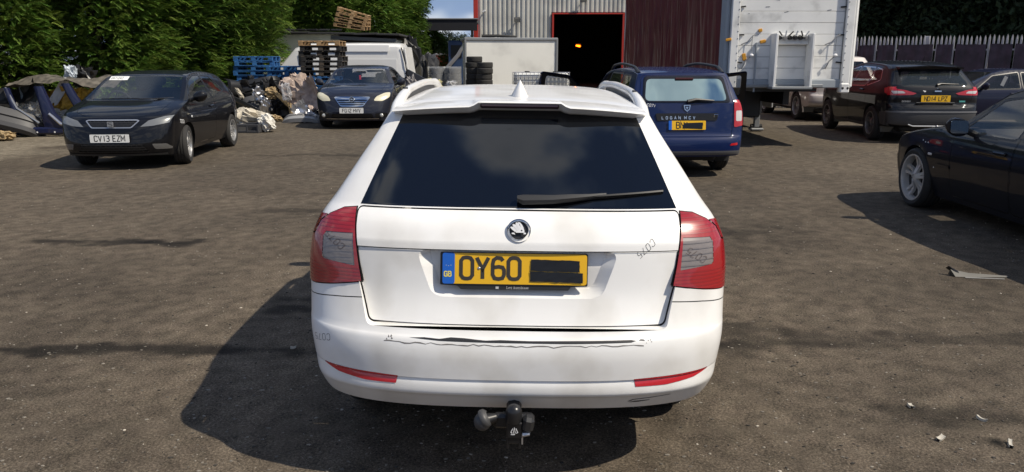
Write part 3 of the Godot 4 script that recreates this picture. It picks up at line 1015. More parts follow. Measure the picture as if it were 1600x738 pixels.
	for strip in [[0.063, 0.257, -0.006, 0.040], [0.061, 0.270, -0.048, -0.008]]:
		var rows: Array = []
		for j in 5:
			var row := PackedVector3Array()
			for i in 15:
				var u := i / 14.0; var v := j / 4.0
				row.push_back(Vector3(lerpf(strip[0], strip[1], u) + rng.randf_range(-0.001, 0.001), lerpf(strip[2], strip[3], v) - 0.010 * u * 0.4 + rng.randf_range(-0.0012, 0.0012), 0.0068 + rng.randf_range(0, 0.0014)))
			rows.push_back(row)
		tape.loft(rows, false, false)
	put("black_tape", tape, mat(0.006, 0.006, 0.007, 0.28), np, 25).set_meta("label", "strips of shiny black tape over the end of the number")
	var holder := Soup.new().slab(rounded(v2([-0.296, 0.064, -0.296, -0.066, -0.226, -0.070, -0.215, -0.083, 0.215, -0.083, 0.222, -0.069, 0.29, -0.066, 0.29, 0.064]), 0.006), 0.006, Transform3D(Basis(), Vector3(0, 0, -0.007)))
	var hd := put("plate_holder", holder, M.trim, np, 30)
	var tm := TextMesh.new()
	var sf := SystemFont.new(); sf.font_names = PackedStringArray(["Droid Serif"])
	tm.font = sf; tm.font_size = 32; tm.text = "Lex Autolease"; tm.depth = 0.02; tm.pixel_size = 0.00042
	var tmo := put("holder_lettering", tm, mat(0.5, 0.5, 0.5), hd)
	tmo.position = Vector3(0.012, -0.0755, 0.0)
	tmo.scale = Vector3(1, 1, 0.05)
	put("holder_mark", Soup.new().slab(rect(-0.075, -0.080, -0.063, -0.071), 0.001), mat(0.5, 0.5, 0.5), hd)
	badge(o, Transform3D(Basis(Vector3.RIGHT, -0.52), Vector3(0.004, 0.974, 2.285 - 0.166)))
	scribble(gate, "C075", Vector2(0.535, 0.945), 0.026, 222.0, mat(0.08, 0.08, 0.08), tg)
	scribble(S, "C075", Vector2(-0.755, 0.542), 0.026, 195.0, mat(0.06, 0.06, 0.07), body)
	tow_bar(o)

func smooth_path(pts: PackedVector3Array, k: int) -> PackedVector3Array:
	var o := PackedVector3Array()
	var m := pts.size()
	for i in m - 1:
		for j in k:
			o.push_back(pts[i].cubic_interpolate(pts[i + 1], pts[maxi(i - 1, 0)], pts[mini(i + 2, m - 1)], float(j) / k))
	o.push_back(pts[m - 1])
	return o

func smooth_radii(r: Array, k: int) -> Array:
	var o := []
	for i in r.size() - 1:
		for j in k: o.push_back(lerpf(r[i], r[i + 1], float(j) / k))
	o.push_back(r[-1])
	return o

# handwriting in marker pen laid on a panel
func scribble(s: Soup, text: String, at: Vector2, h: float, turn: float, ink: Material, parent: Node3D, axis := 2, facing := 1.0, stroke := 0.065) -> void:
	var out := Soup.new()
	for q in writing(text, h, h * stroke, 0.3, 1.0):
		var w := PackedVector2Array()
		for v in q: w.push_back(at + (v as Vector2 + Vector2(v.y * 0.2, 0)).rotated(deg_to_rad(turn)))
		if Geometry2D.is_polygon_clockwise(w): continue
		out.add(layer(s, w, axis, facing, 0.0009))
	put("handwriting", out, ink, parent)

# round badge: a winged arrow in a ring
func badge(o: Node3D, t: Transform3D) -> void:
	var b := hold("badge", o)
	b.transform = t
	put("badge_disc", Soup.new().lathe([[0.001, 0.006], [0.036, 0.006], [0.037, 0.0]], Transform3D(Basis(Vector3(0, 0, 1), Vector3.UP, Vector3(-1, 0, 0)).inverse(), Vector3.ZERO), 28), M.ink, b)
	put("badge_ring", Soup.new().lathe([[0.036, 0.0], [0.0365, 0.008], [0.040, 0.011], [0.045, 0.009], [0.048, 0.0]], Transform3D(Basis(Vector3(0, 0, 1), Vector3.UP, Vector3(-1, 0, 0)).inverse(), Vector3.ZERO), 32), M.chrome, b)
	var w := Soup.new()
	var T := Transform3D(Basis(), Vector3(0, 0, 0.0062))
	for f in [[-0.010, -0.006, -0.031, 0.013], [-0.004, -0.001, -0.023, 0.024], [0.003, 0.003, -0.011, 0.031]]:
		w.slab(v2([f[0] - 0.004, f[1] - 0.004, f[0] + 0.004, f[1] + 0.003, lerpf(f[0], f[2], 0.6) + 0.005, lerpf(f[1], f[3], 0.75) + 0.003, f[2], f[3], f[2] - 0.003, f[3] - 0.004, lerpf(f[0], f[2], 0.6) - 0.004, lerpf(f[1], f[3], 0.5) - 0.003]), 0.0012, T)
	w.slab(v2([-0.012, -0.012, 0.022, -0.012, 0.022, -0.004, 0.018, 0.010, 0.012, 0.022, 0.004, 0.031, -0.006, 0.033, 0.004, 0.022, 0.006, 0.010, 0.0, 0.002, -0.010, -0.006]), 0.0011, T)
	w.slab(v2([-0.028, -0.012, -0.018, -0.012, -0.014, -0.020, -0.028, -0.017]), 0.0011, T)
	w.slab(v2([0.020, -0.012, 0.029, -0.012, 0.027, -0.018, 0.018, -0.018]), 0.0011, T)
	put("winged_arrow", w, mat(0.7, 0.7, 0.7, 0.4, 0.2), b, 30)
	put("arrow_eye", Soup.new().slab(circle(Vector2(0.011, -0.003), 0.0032, 0.0032, 12), 0.0014, T), M.ink, b, 30)

func tow_bar(o: Node3D) -> void:
	var grey_plastic := mat(0.045, 0.045, 0.047, 0.5)
	var T := hold("tow_bar", o, Vector3(-0.005, 0.315, 2.285 + 0.09))
	put("ball_cover", Soup.new().lathe([[0.001, 0.034], [0.015, 0.032], [0.026, 0.023], [0.0315, 0.008], [0.032, -0.02], [0.030, -0.035]], Transform3D(Basis(Vector3(0, 1, 0), Vector3(1, 0, 0), Vector3(0, 0, 1)), Vector3.ZERO), 24), mat(0.012, 0.012, 0.013, 0.3), T)
	put("bracket", Soup.new().box(Vector3(0.003, -0.065, -0.005), Vector3(0.062, 0.07, 0.05), Basis(), 0.006), M.black, T)
	put("bracket_plate", Soup.new().box(Vector3(0.003, -0.085, 0.0), Vector3(0.05, 0.075, 0.03), Basis(), 0.004), M.black, T)
	for x in [-0.022, 0.024]: put("prong", Soup.new().box(Vector3(x, -0.12, 0.0), Vector3(0.010, 0.045, 0.03), Basis(), 0.003), M.black, T)
	put("cross_bar", Soup.new().box(Vector3(0.0, -0.045, -0.03), Vector3(0.16, 0.06, 0.04), Basis(), 0.012), M.black, T)
	put("end_cap", Soup.new().box(Vector3(0.055, -0.042, 0.0), Vector3(0.045, 0.062, 0.055), Basis(Vector3.BACK, -0.15), 0.013), mat(0.02, 0.02, 0.021, 0.35), T)
	put("bolt", Soup.new().tube(v3([0.035, -0.083, 0.012, 0.062, -0.08, 0.012]), [0.010, 0.007], 6), M.silver, T)
	put("clip", Soup.new().box(Vector3(0.034, -0.10, 0.012), Vector3(0.006, 0.045, 0.008)), M.silver, T)
	put("arm", Soup.new().tube(v3([0, -0.04, -0.05, 0, -0.03, -0.2, 0, 0.02, -0.4]), 0.03, 8), M.black, T)
	var so := hold("socket", T, Vector3(-0.118, -0.032, -0.005))
	put("socket_body", Soup.new().ball(Vector3(-0.002, -0.008, 0), Vector3(0.034, 0.036, 0.034), 10, 16), grey_plastic, so)
	put("socket_lid", Soup.new().lathe([[0.036, -0.006], [0.0375, 0.0], [0.036, 0.010], [0.030, 0.016], [0.02, 0.022]], Transform3D(Basis(Vector3.BACK, 0.55), Vector3(0.004, 0.004, 0)), 20), grey_plastic, so)
	put("socket_neck", Soup.new().tube(v3([0.01, 0.0, 0, 0.05, 0.004, -0.01]), [0.026, 0.018], 10), M.black, so)
	var mk := Soup.new()
	var K := Transform3D(Basis(), Vector3(0.003, -0.062, 0.0206))
	ribbon(mk, v2([-0.004, -0.012, 0.0, 0.012, 0.004, -0.012]), 0.0026, 0.0006, K)
	ribbon(mk, v2([-0.006, 0.008, -0.013, -0.008, -0.008, -0.012]), 0.0026, 0.0006, K)
	ribbon(mk, v2([0.006, 0.008, 0.013, -0.008, 0.008, -0.012]), 0.0026, 0.0006, K)
	mk.add(letters("ANKER", 0.0045, 0.0011, 0.0006, Transform3D(Basis(), Vector3(-0.010, -0.081, 0.0206)), 0.2, 0.9))
	put("maker_mark", mk, M.white_ink, T)

# the tailgate stands in from the bumper at its foot, and below its crease by a little
func sink_gate(s: Soup) -> void:
	for k in s.p.size():
		var y := s.p[k].y
		s.p[k].z -= lerpf(0.046, 0.0, clampf((y - 0.59) / 0.24, 0, 1)) + (0.007 if y < 0.8955 else 0.0)

func edge_distance(q: Vector2, poly: PackedVector2Array) -> float:
	var d := 1e9
	for i in poly.size():
		d = minf(d, q.distance_to(Geometry2D.get_closest_point_to_segment(q, poly[i], poly[(i + 1) % poly.size()])))
	return d

# depth of a soup seen along z at a point
func surface_z(s: Soup, q: Vector2) -> float:
	var best := 1e9; var z := 0.0
	for v in s.p:
		var d := q.distance_squared_to(Vector2(v.x, v.y))
		if d < best:
			best = d; z = v.z
	return z

# what every car has: shell, glass, doors, wheels, seats. spec keys are read below; returns the pieces that single cars add to
func make_car(o: Node3D, c: Dictionary, paint: Material, pane: Material) -> Dictionary:
	var S := car_body(c)
	var seams := Soup.new()
	var L: float = c.L
	for k in 2:
		wheel_arch(c, S, c.axles[k], c.wheel[0], c.arch, o, M.dark, c.get("arch_mat", paint))
	if c.has("screen"): put("windscreen", cut(S, v2(c.screen), 2, -1), pane, o)
	if c.has("back"): put("rear_window", cut(S, rounded(v2(c.back), c.get("back_r", 0.05)), 2, 1), c.get("back_mat", pane), o)
	for sg in [1, -1]:
		for w in c.get("windows", []):
			var poly := side(c, w, 0.035)
			var rim: PackedVector2Array = Geometry2D.offset_polygon(poly, 0.022)[0]
			var rs := cut(S, rim, 0, sg)
			var gl := cut(rs, poly, 0, sg, -1.0)
			put("window_rubber", rs, c.get("rubber", M.black), o)
			put("side_window", shifted(gl, -0.003), pane, o)
	var parts := {"seams": seams, "shell": S}
	if c.has("tailgate"):
		parts.tailgate = panel(S, rounded(v2(c.tailgate), 0.04), 2, 1, seams, 0.005, 0.08)
		parts.gate_node = put("tailgate", parts.tailgate, paint, o)
	if c.has("bonnet"):
		var bp := PackedVector2Array()
		for i in range(0, c.bonnet.size(), 2): bp.push_back(Vector2(c.bonnet[i], L / 2 - c.bonnet[i + 1]))
		put("bonnet", panel(S, rounded(bp, 0.05), 1, 1, seams, 0.005, 0.1), paint, o)
	for sg in [1, -1]:
		var i := 0
		for d in c.get("doors", []):
			if c.has("open_door") and i == c.open_door:
				cut(S, side(c, d[1], 0.05), 0, sg)
			else:
				var p := panel(S, side(c, d[1], 0.05), 0, sg, seams, 0.005)
				var dn := put(d[0], p, paint, o)
				var hx: float = half_width(c, d[2], d[3])
				put("handle", Soup.new().box(Vector3(sg * (hx + 0.012), d[3], L / 2 - d[2]), Vector3(0.03, 0.03, 0.19), Basis(), 0.012), c.get("handle_mat", paint), dn)
			i += 1
		if c.has("mirror"):
			var mp: Array = c.mirror
			if sg in c.get("mirror_sides", [1, -1]): wing_mirror(o, Vector3(sg * (half_width(c, mp[0], mp[1]) - 0.01), mp[1], L / 2 - mp[0]), sg, paint, M, mp[2])
	var r: float = c.wheel[0]; var w: float = c.wheel[1]
	for k in 2:
		var x: float = c.track / 2
		var st: float = c.get("steer", 0.0) if k == 1 else 0.0
		var mm: Dictionary = M if not c.has("rim") else M.merged({"rim": c.rim}, true)
		if c.has("tyre"): mm = mm.merged({"tyre": c.tyre}, true)
		make_wheel(o, Vector3(x, r, L / 2 - c.axles[k]), true, r, w, mm, c.wheel[2], c.wheel[3], st, c.get("rim_r", 0.66))
		make_wheel(o, Vector3(-x, r, L / 2 - c.axles[k]), false, r, w, mm, c.wheel[2], c.wheel[3], st, c.get("rim_r", 0.66))
	put("underbody", Soup.new().box(Vector3(0, 0.29, 0), Vector3(c.track - 0.5, 0.14, L - 0.5), Basis(), 0.04), M.dark, o)
	var sy: float = c.get("seat_y", 0.36)
	var cab: Array = c.cab       # s of the rear bench, of the front seats, of the dashboard
	for x in [-0.36, 0.36]: car_seat(o, Vector3(x, sy, L / 2 - cab[1]), M.seat)
	car_seat(o, Vector3(0, sy + 0.03, L / 2 - cab[0]), M.seat, 1.2)
	put("dashboard", Soup.new().box(Vector3(0, cab[3] - 0.12, L / 2 - cab[2]), Vector3(1.28, 0.2, 0.42), Basis(), 0.08), M.seat, o)
	var ring := PackedVector3Array()
	for k in 17:
		var a := TAU * k / 16
		ring.push_back(Vector3(0.36 + cos(a) * 0.18, cab[3] - 0.03 + sin(a) * 0.165, L / 2 - cab[2] + 0.27 + sin(a) * -0.07))
	put("steering_wheel", Soup.new().tube(ring, 0.016, 6, false), M.black, o)
	return parts

func finish_car(o: Node3D, parts: Dictionary, paint: Material) -> void:
	put("body", parts.shell, paint, o)
	put("panel_gap", parts.seams, M.seam, o)

# a patch taken out of the shell on both sides of the middle
func pair(called: String, S: Soup, poly: PackedVector2Array, axis: int, facing: float, m: Material, o: Node3D, d := 0.003, least := 0.22) -> Array:
	var out := []
	for sg in [1, -1]:
		out.push_back(put(called, shifted(cut(S, poly if sg > 0 else mirror(poly), axis, facing, least), d), m, o))
	return out

func paint_mat(r: float, g: float, b: float, metal := 0.2) -> StandardMaterial3D:
	var m := mat(r, g, b, 0.5, metal * 0.0, 1.0)
	m.metallic_specular = 0.25
	m.clearcoat = 0.65
	return m

func bars(S: Soup, x0: float, x1: float, y0: float, y1: float, n: int, thick: float, facing: float, d: float, m: Material, o: Node3D, called: String) -> void:
	for k in n:
		var y := lerpf(y0, y1, (k + 0.5) / n)
		put(called, layer(S, rect(x0, y - thick / 2, x1, y + thick / 2), 2, facing, d), m, o)

# small hexagonal mesh in front of a grille insert: one joined piece, too fine to pick apart
func honeycomb(S: Soup, poly: PackedVector2Array, pitch: float, bar: float, m: Material, o: Node3D) -> void:
	var lo := poly[0]; var hi := poly[0]
	for q in poly:
		lo = lo.min(q); hi = hi.max(q)
	var g := Soup.new()
	var row := 0
	var y := lo.y
	while y < hi.y:
		g.add(layer(S, rect(lo.x, y - bar / 2, hi.x, y + bar / 2), 2, -1, 0.012))
		var x := lo.x + (pitch / 2 if row % 2 else 0.0)
		while x < hi.x:
			g.add(layer(S, rect(x - bar / 2, y, x + bar / 2, minf(y + pitch * 0.5, hi.y)), 2, -1, 0.010))
			x += pitch
		y += pitch * 0.5
		row += 1
	tag(put("grille_mesh", g, m, o), "", "", "", "stuff")

func build_black_hatchback() -> void:
	var paint := paint_mat(0.003, 0.0033, 0.005)
	var c := {"L": 4.03, "across": 18, "axles": [0.72, 3.19], "wheel": [0.303, 0.205, 5, 2], "arch": 0.345, "track": 1.46, "cab": [1.25, 2.05, 2.95, 0.97], "steer": 9.0}
	c.plan = [[0, 0.68], [0.25, 0.79], [0.7, 0.84], [1.3, 0.845], [3.0, 0.845], [3.5, 0.825], [3.8, 0.76], [4.03, 0.6]]
	c.section = [[0.2, 0.91], [0.35, 0.96], [0.5, 0.985], [0.68, 1.0], [0.85, 0.985], [0.97, 0.95], [1.1, 0.87], [1.25, 0.775], [1.36, 0.70], [1.45, 0.62]]
	c.prof = [[0.3, 0.23, 0.55, 0.26, 3, false, 2.6], [0.06, 0.28, 0.36, 0.3, 4, false, 2.6], [0.0, 0.5, 0.3, 0.5, 4, false, 2.6], [0.06, 0.78, 0.3, 0.76, 4, false, 2.6], [0.15, 0.95, 0.42, 0.94, 6, false, 2.8], [0.48, 1.27, 0.78, 1.22, 4, false, 3.0], [0.72, 1.36, 1.02, 1.315, 4, false, 3.0], [1.4, 1.415, 1.5, 1.37, 4, false, 2.8], [2.0, 1.41, 2.05, 1.36, 4, false, 2.8], [2.35, 1.355, 2.48, 1.29, 8, true, 2.8], [3.12, 0.985, 2.98, 0.955, 6, true, 2.8], [3.5, 0.90, 3.42, 0.85, 5, false, 2.6], [3.80, 0.79, 3.62, 0.76, 4, false, 2.5], [3.92, 0.68, 3.66, 0.68, 5, false, 2.4], [4.0, 0.52, 3.67, 0.52, 4, false, 2.4], [4.03, 0.36, 3.66, 0.36, 3, false, 2.4], [3.98, 0.22, 3.6, 0.2, 1, true, 2.4]]
	c.sill = [[2.9, 0.2], [1.1, 0.2]]
	c.screen = [-0.70, 0.985, 0.70, 0.985, 0.555, 1.345, -0.555, 1.345]
	c.back = [-0.56, 0.97, 0.56, 0.97, 0.48, 1.27, -0.48, 1.27]
	c.windows = [[0.95, 1.06, 1.72, 0.965, 1.72, 1.32, 1.3, 1.30], [1.80, 0.96, 2.93, 0.93, 2.45, 1.25, 2.1, 1.325, 1.80, 1.33]]
	c.doors = [["door", [1.74, 0.27, 1.72, 0.6, 1.74, 1.37, 2.15, 1.36, 2.52, 1.25, 2.98, 0.92, 2.98, 0.27], 1.95, 0.83]]
	c.bonnet = [-0.66, 3.03, 0.66, 3.03, 0.60, 3.66, 0.40, 3.82, -0.40, 3.82, -0.60, 3.66]
	c.mirror = [2.82, 0.95, 1.0]; c.mirror_sides = [-1]
	var o := thing("black_hatchback", "black three door hatchback with white plate and sticker on its windscreen, beside the hedge", "car", Vector3(-6.15, 0, -13.55), 184.3)
	o.scale = Vector3.ONE * 1.03
	var pane := glass(0.02, 0.03, 0.035, 0.16)
	var parts := make_car(o, c, paint, pane)
	var S: Soup = parts.shell
	pair("headlight", S, v2([0.40, 0.635, 0.56, 0.645, 0.76, 0.685, 0.80, 0.785, 0.70, 0.775, 0.5, 0.72]), 2, -1, mat(0.17, 0.175, 0.175, 0.3, 0.25, 1.0), o)
	var g := rounded(v2([-0.28, 0.615, 0.28, 0.615, 0.385, 0.72, 0.34, 0.735, -0.34, 0.735, -0.385, 0.72]), 0.02)
	var fr := cut(S, g, 2, -1)
	var gi: PackedVector2Array = Geometry2D.offset_polygon(g, -0.016)[0]
	var ins := cut(fr, gi, 2, -1, -1.0)
	put("grille_frame", shifted(fr, 0.006), M.silver, o)
	put("grille", shifted(ins, -0.012), M.black, o)
	honeycomb(ins, gi, 0.06, 0.008, M.trim, o)
	var lg := rounded(v2([-0.50, 0.275, 0.50, 0.275, 0.42, 0.395, -0.42, 0.395]), 0.02)
	var li := cut(S, lg, 2, -1)
	put("lower_grille", shifted(li, -0.02), M.black, o)
	honeycomb(li, lg, 0.07, 0.010, M.trim, o)
	pair("fog_light", S, rounded(v2([0.58, 0.31, 0.78, 0.30, 0.72, 0.385, 0.55, 0.39]), 0.02), 2, -1, mat(0.15, 0.15, 0.15, 0.25, 0.4, 1), o)
	put("splitter", layer(S, rect(-0.7, 0.222, 0.7, 0.25), 2, -1, 0.01), M.trim, o)
	var T := Transform3D(Basis(Vector3.UP, PI), Vector3(0, 0.478, -2.03))
	number_plate(o, T, "CV13 EZM", M.plate_white, M.ink, M, 0.55, 0.117)
	put("badge", Soup.new().slab(rounded(v2([-0.042, -0.038, 0.042, -0.038, 0.042, 0.038, -0.042, 0.038]), 0.01), 0.008, Transform3D(Basis(Vector3.UP, PI), Vector3(0, 0.675, -1.955))), M.silver, o)
	var st := Soup.new()
	ribbon(st, v2([0.028, 0.024, -0.026, 0.022, -0.026, 0.004, 0.026, -0.004, 0.026, -0.022, -0.028, -0.024]), 0.008, 0.002, Transform3D(Basis(Vector3.UP, PI), Vector3(0, 0.675, -1.963)))
	put("badge_letter", st, M.dark, o)
	# paper sticker at the top of the screen
	var scr: Soup = soup_from(o.get_node("windscreen"))
	var stick := put("windscreen_sticker", layer(scr, rect(0.27, 1.268, 0.56, 1.325), 2, -1, 0.004), mat(0.75, 0.76, 0.74, 0.6), o)

	var lab := Soup.new()
	for q in writing("0471243", 0.026, 0.004, 0.3):
		if Geometry2D.is_polygon_clockwise(q): continue
		var w := PackedVector2Array()
		for v in q: w.push_back(Vector2(0.535 - v.x * 1.2, 1.283 + v.y))
		lab.add(layer(scr, w, 2, -1, 0.006))
	put("sticker_writing", lab, M.ink, stick)
	put("wiper", Soup.new().tube(v3([0.45, 1.0, -1.10, 0.1, 1.005, -1.14, -0.28, 1.0, -1.12]), 0.009, 5), M.black, o)
	put("wiper", Soup.new().tube(v3([-0.12, 0.995, -1.14, -0.3, 1.0, -1.12, -0.6, 1.01, -0.99]), 0.009, 5), M.black, o)
	# chalk marks

	var chalk := Soup.new()
	for q in writing("7203", 0.05, 0.007, 0.25):
		if Geometry2D.is_polygon_clockwise(q): continue
		var w := PackedVector2Array()
		for v in q: w.push_back(Vector2(2.015 - 3.50 + v.x, 0.66 + v.y - v.x * 0.12))
		chalk.add(layer(S, w, 0, -1, 0.002))
	put("chalk_writing", chalk, M.white_ink, o)
	var rep := Soup.new().ball(Vector3(-0.845, 0.72, 2.015 - 3.0), Vector3(0.008, 0.02, 0.03), 6, 10)
	put("side_repeater", rep, mat(0.6, 0.6, 0.6, 0.3), o)
	pair("tail_light", S, v2([0.5, 0.72, 0.74, 0.70, 0.8, 0.90, 0.55, 0.88]), 2, 1, mat(0.3, 0.01, 0.01, 0.3, 0, 1), o)
	finish_car(o, parts, paint)

func soup_from(n: Node) -> Soup:
	var a: Array = (n as MeshInstance3D).mesh.surface_get_arrays(0)
	var s := Soup.new()
	s.p = a[Mesh.ARRAY_VERTEX]; s.n = a[Mesh.ARRAY_NORMAL]
	return s

func build_grey_saloon() -> void:
	var paint := paint_mat(0.014, 0.016, 0.026, 0.5)
	var c := {"L": 4.83, "across": 18, "axles": [1.12, 3.86], "wheel": [0.325, 0.225, 5, 0], "arch": 0.37, "track": 1.58, "cab": [1.75, 2.65, 3.5, 1.0]}
	c.plan = [[0, 0.7], [0.3, 0.85], [0.9, 0.92], [1.6, 0.928], [3.6, 0.928], [4.2, 0.91], [4.55, 0.84], [4.83, 0.68]]
	c.section = [[0.2, 0.91], [0.35, 0.96], [0.5, 0.985], [0.7, 1.0], [0.88, 0.985], [1.0, 0.95], [1.12, 0.87], [1.28, 0.775], [1.4, 0.69], [1.5, 0.62]]
	c.prof = [[0.4, 0.24, 0.6, 0.26, 3, false, 2.6], [0.05, 0.3, 0.35, 0.32, 4, false, 2.6], [0.0, 0.55, 0.3, 0.55, 4, false, 2.6], [0.03, 0.9, 0.35, 0.88, 3, false, 2.6], [0.1, 1.04, 0.5, 0.98, 4, false, 2.8], [0.55, 1.12, 0.95, 1.05, 6, false, 3.0], [1.35, 1.36, 1.5, 1.30, 4, false, 3.0], [1.9, 1.46, 1.9, 1.40, 4, false, 2.8], [2.5, 1.475, 2.5, 1.41, 4, false, 2.8], [2.95, 1.40, 3.05, 1.335, 8, true, 2.8], [3.72, 1.04, 3.55, 1.0, 6, true, 2.8], [4.15, 0.96, 4.05, 0.89, 5, false, 2.4], [4.5, 0.85, 4.33, 0.79, 4, false, 2.3], [4.68, 0.74, 4.38, 0.72, 5, false, 2.2], [4.80, 0.52, 4.40, 0.52, 4, false, 2.2], [4.83, 0.34, 4.40, 0.34, 3, false, 2.3], [4.76, 0.2, 4.35, 0.2, 1, true, 2.4]]
	c.sill = [[3.5, 0.2], [1.5, 0.2]]
	c.screen = [-0.76, 1.035, 0.76, 1.035, 0.575, 1.39, -0.575, 1.39]
	c.back = [-0.62, 1.13, 0.62, 1.13, 0.5, 1.38, -0.5, 1.38]
	c.windows = [[1.15, 1.08, 2.28, 1.01, 2.28, 1.375, 1.65, 1.33], [2.36, 1.01, 3.5, 0.985, 3.02, 1.295, 2.36, 1.38]]
	c.doors = [["rear_door", [1.55, 0.5, 1.5, 0.95, 1.7, 1.39, 2.3, 1.41, 2.32, 0.28, 1.62, 0.28], 1.75, 0.88], ["front_door", [2.33, 0.28, 2.32, 1.41, 3.05, 1.32, 3.54, 0.98, 3.5, 0.28], 2.55, 0.87]]
	c.bonnet = [-0.72, 3.62, 0.72, 3.62, 0.66, 4.32, 0.45, 4.56, -0.45, 4.56, -0.66, 4.32]
	c.mirror = [3.35, 0.99, 1.0]
	var o := thing("grey_saloon_car", "dark blue grey saloon with chrome barred grille, in front of the white van", "car", Vector3(-3.93, 0, -21.05), 182)
	o.scale = Vector3.ONE * 1.02
	var parts := make_car(o, c, paint, glass(0.02, 0.03, 0.03, 0.15))
	var S: Soup = parts.shell
	pair("headlight", S, rounded(v2([0.50, 0.665, 0.70, 0.655, 0.86, 0.74, 0.865, 0.85, 0.74, 0.84, 0.56, 0.76]), 0.04), 2, -1, mat(0.62, 0.58, 0.42, 0.25, 0.1, 1.0), o)
	var g := rounded(v2([-0.26, 0.53, 0.26, 0.53, 0.42, 0.735, 0.40, 0.755, -0.40, 0.755, -0.42, 0.735]), 0.05)
	var fr := cut(S, g, 2, -1)
	var gi: PackedVector2Array = Geometry2D.offset_polygon(g, -0.018)[0]
	var ins := cut(fr, gi, 2, -1, -1.0)
	put("grille_frame", shifted(fr, 0.008), M.chrome, o)
	put("grille", shifted(ins, -0.012), M.black, o)
	for k in 4:
		var y := 0.565 + k * 0.042
		put("grille_bar", layer(ins, rect(-0.42, y - 0.009, 0.42, y + 0.009), 2, -1, 0.006), M.chrome, o)
	put("grille_bar", layer(ins, rect(-0.42, 0.70, 0.42, 0.738), 2, -1, 0.010), M.chrome, o)
	var bt := Transform3D(Basis(Vector3.UP, PI) * Basis(Vector3.RIGHT, -0.3), Vector3(0, 0.70, -2.335))
	put("badge", Soup.new().lathe([[0.05, 0.0], [0.053, 0.012], [0.061, 0.012], [0.064, 0.0]], bt * Transform3D(Basis(Vector3.UP, -PI / 2), Vector3.ZERO), 24), M.chrome, o)
	put("badge_disc", Soup.new().lathe([[0.001, 0.006], [0.052, 0.005]], bt * Transform3D(Basis(Vector3.UP, -PI / 2), Vector3.ZERO), 24), M.ink, o)
	var bz := Soup.new(); ribbon(bz, v2([-0.048, 0.008, 0.01, 0.008, -0.01, -0.008, 0.048, -0.008]), 0.010, 0.004, bt * Transform3D(Basis(), Vector3(0, 0, 0.007)))
	put("badge_bolt", bz, M.chrome, o)
	var lg := rounded(v2([-0.5, 0.27, 0.5, 0.27, 0.46, 0.37, -0.46, 0.37]), 0.02)
	put("lower_grille", shifted(cut(S, lg, 2, -1), -0.02), M.black, o)
	put("lower_strip", layer(S, rect(-0.62, 0.245, 0.62, 0.257), 2, -1, 0.006), M.chrome, o)
	for q in pair("fog_light_pocket", S, rounded(v2([0.54, 0.27, 0.80, 0.28, 0.80, 0.38, 0.54, 0.37]), 0.03), 2, -1, M.black, o, -0.01):
		pass
	for x in [0.68, -0.68]: put("fog_light", Soup.new().ball(Vector3(x, 0.325, -2.28), Vector3(0.045, 0.045, 0.02), 6, 12), mat(0.5, 0.5, 0.48, 0.2, 0.3, 1), o)
	number_plate(o, Transform3D(Basis(Vector3.UP, PI), Vector3(0, 0.445, -2.425)), "FG12 HVV", M.plate_white, M.ink, M, 0.56, 0.125)
	put("red_tag", Soup.new().box(Vector3(0.03, 1.17, -0.75), Vector3(0.05, 0.11, 0.012), Basis(), 0.005), mat(0.6, 0.02, 0.04, 0.6), o)
	put("rear_view_mirror", Soup.new().box(Vector3(0, 1.3, -0.72), Vector3(0.24, 0.06, 0.03), Basis(), 0.012), M.black, o)
	put("sun_visor", Soup.new().box(Vector3(-0.33, 1.335, -0.55), Vector3(0.42, 0.012, 0.16), Basis(Vector3.RIGHT, 0.4), 0.005), mat(0.5, 0.5, 0.46, 0.8), o)
	pair("tail_light", S, v2([0.5, 0.8, 0.85, 0.78, 0.88, 0.95, 0.55, 0.98]), 2, 1, mat(0.3, 0.01, 0.01, 0.3, 0, 1), o)
	finish_car(o, parts, paint)

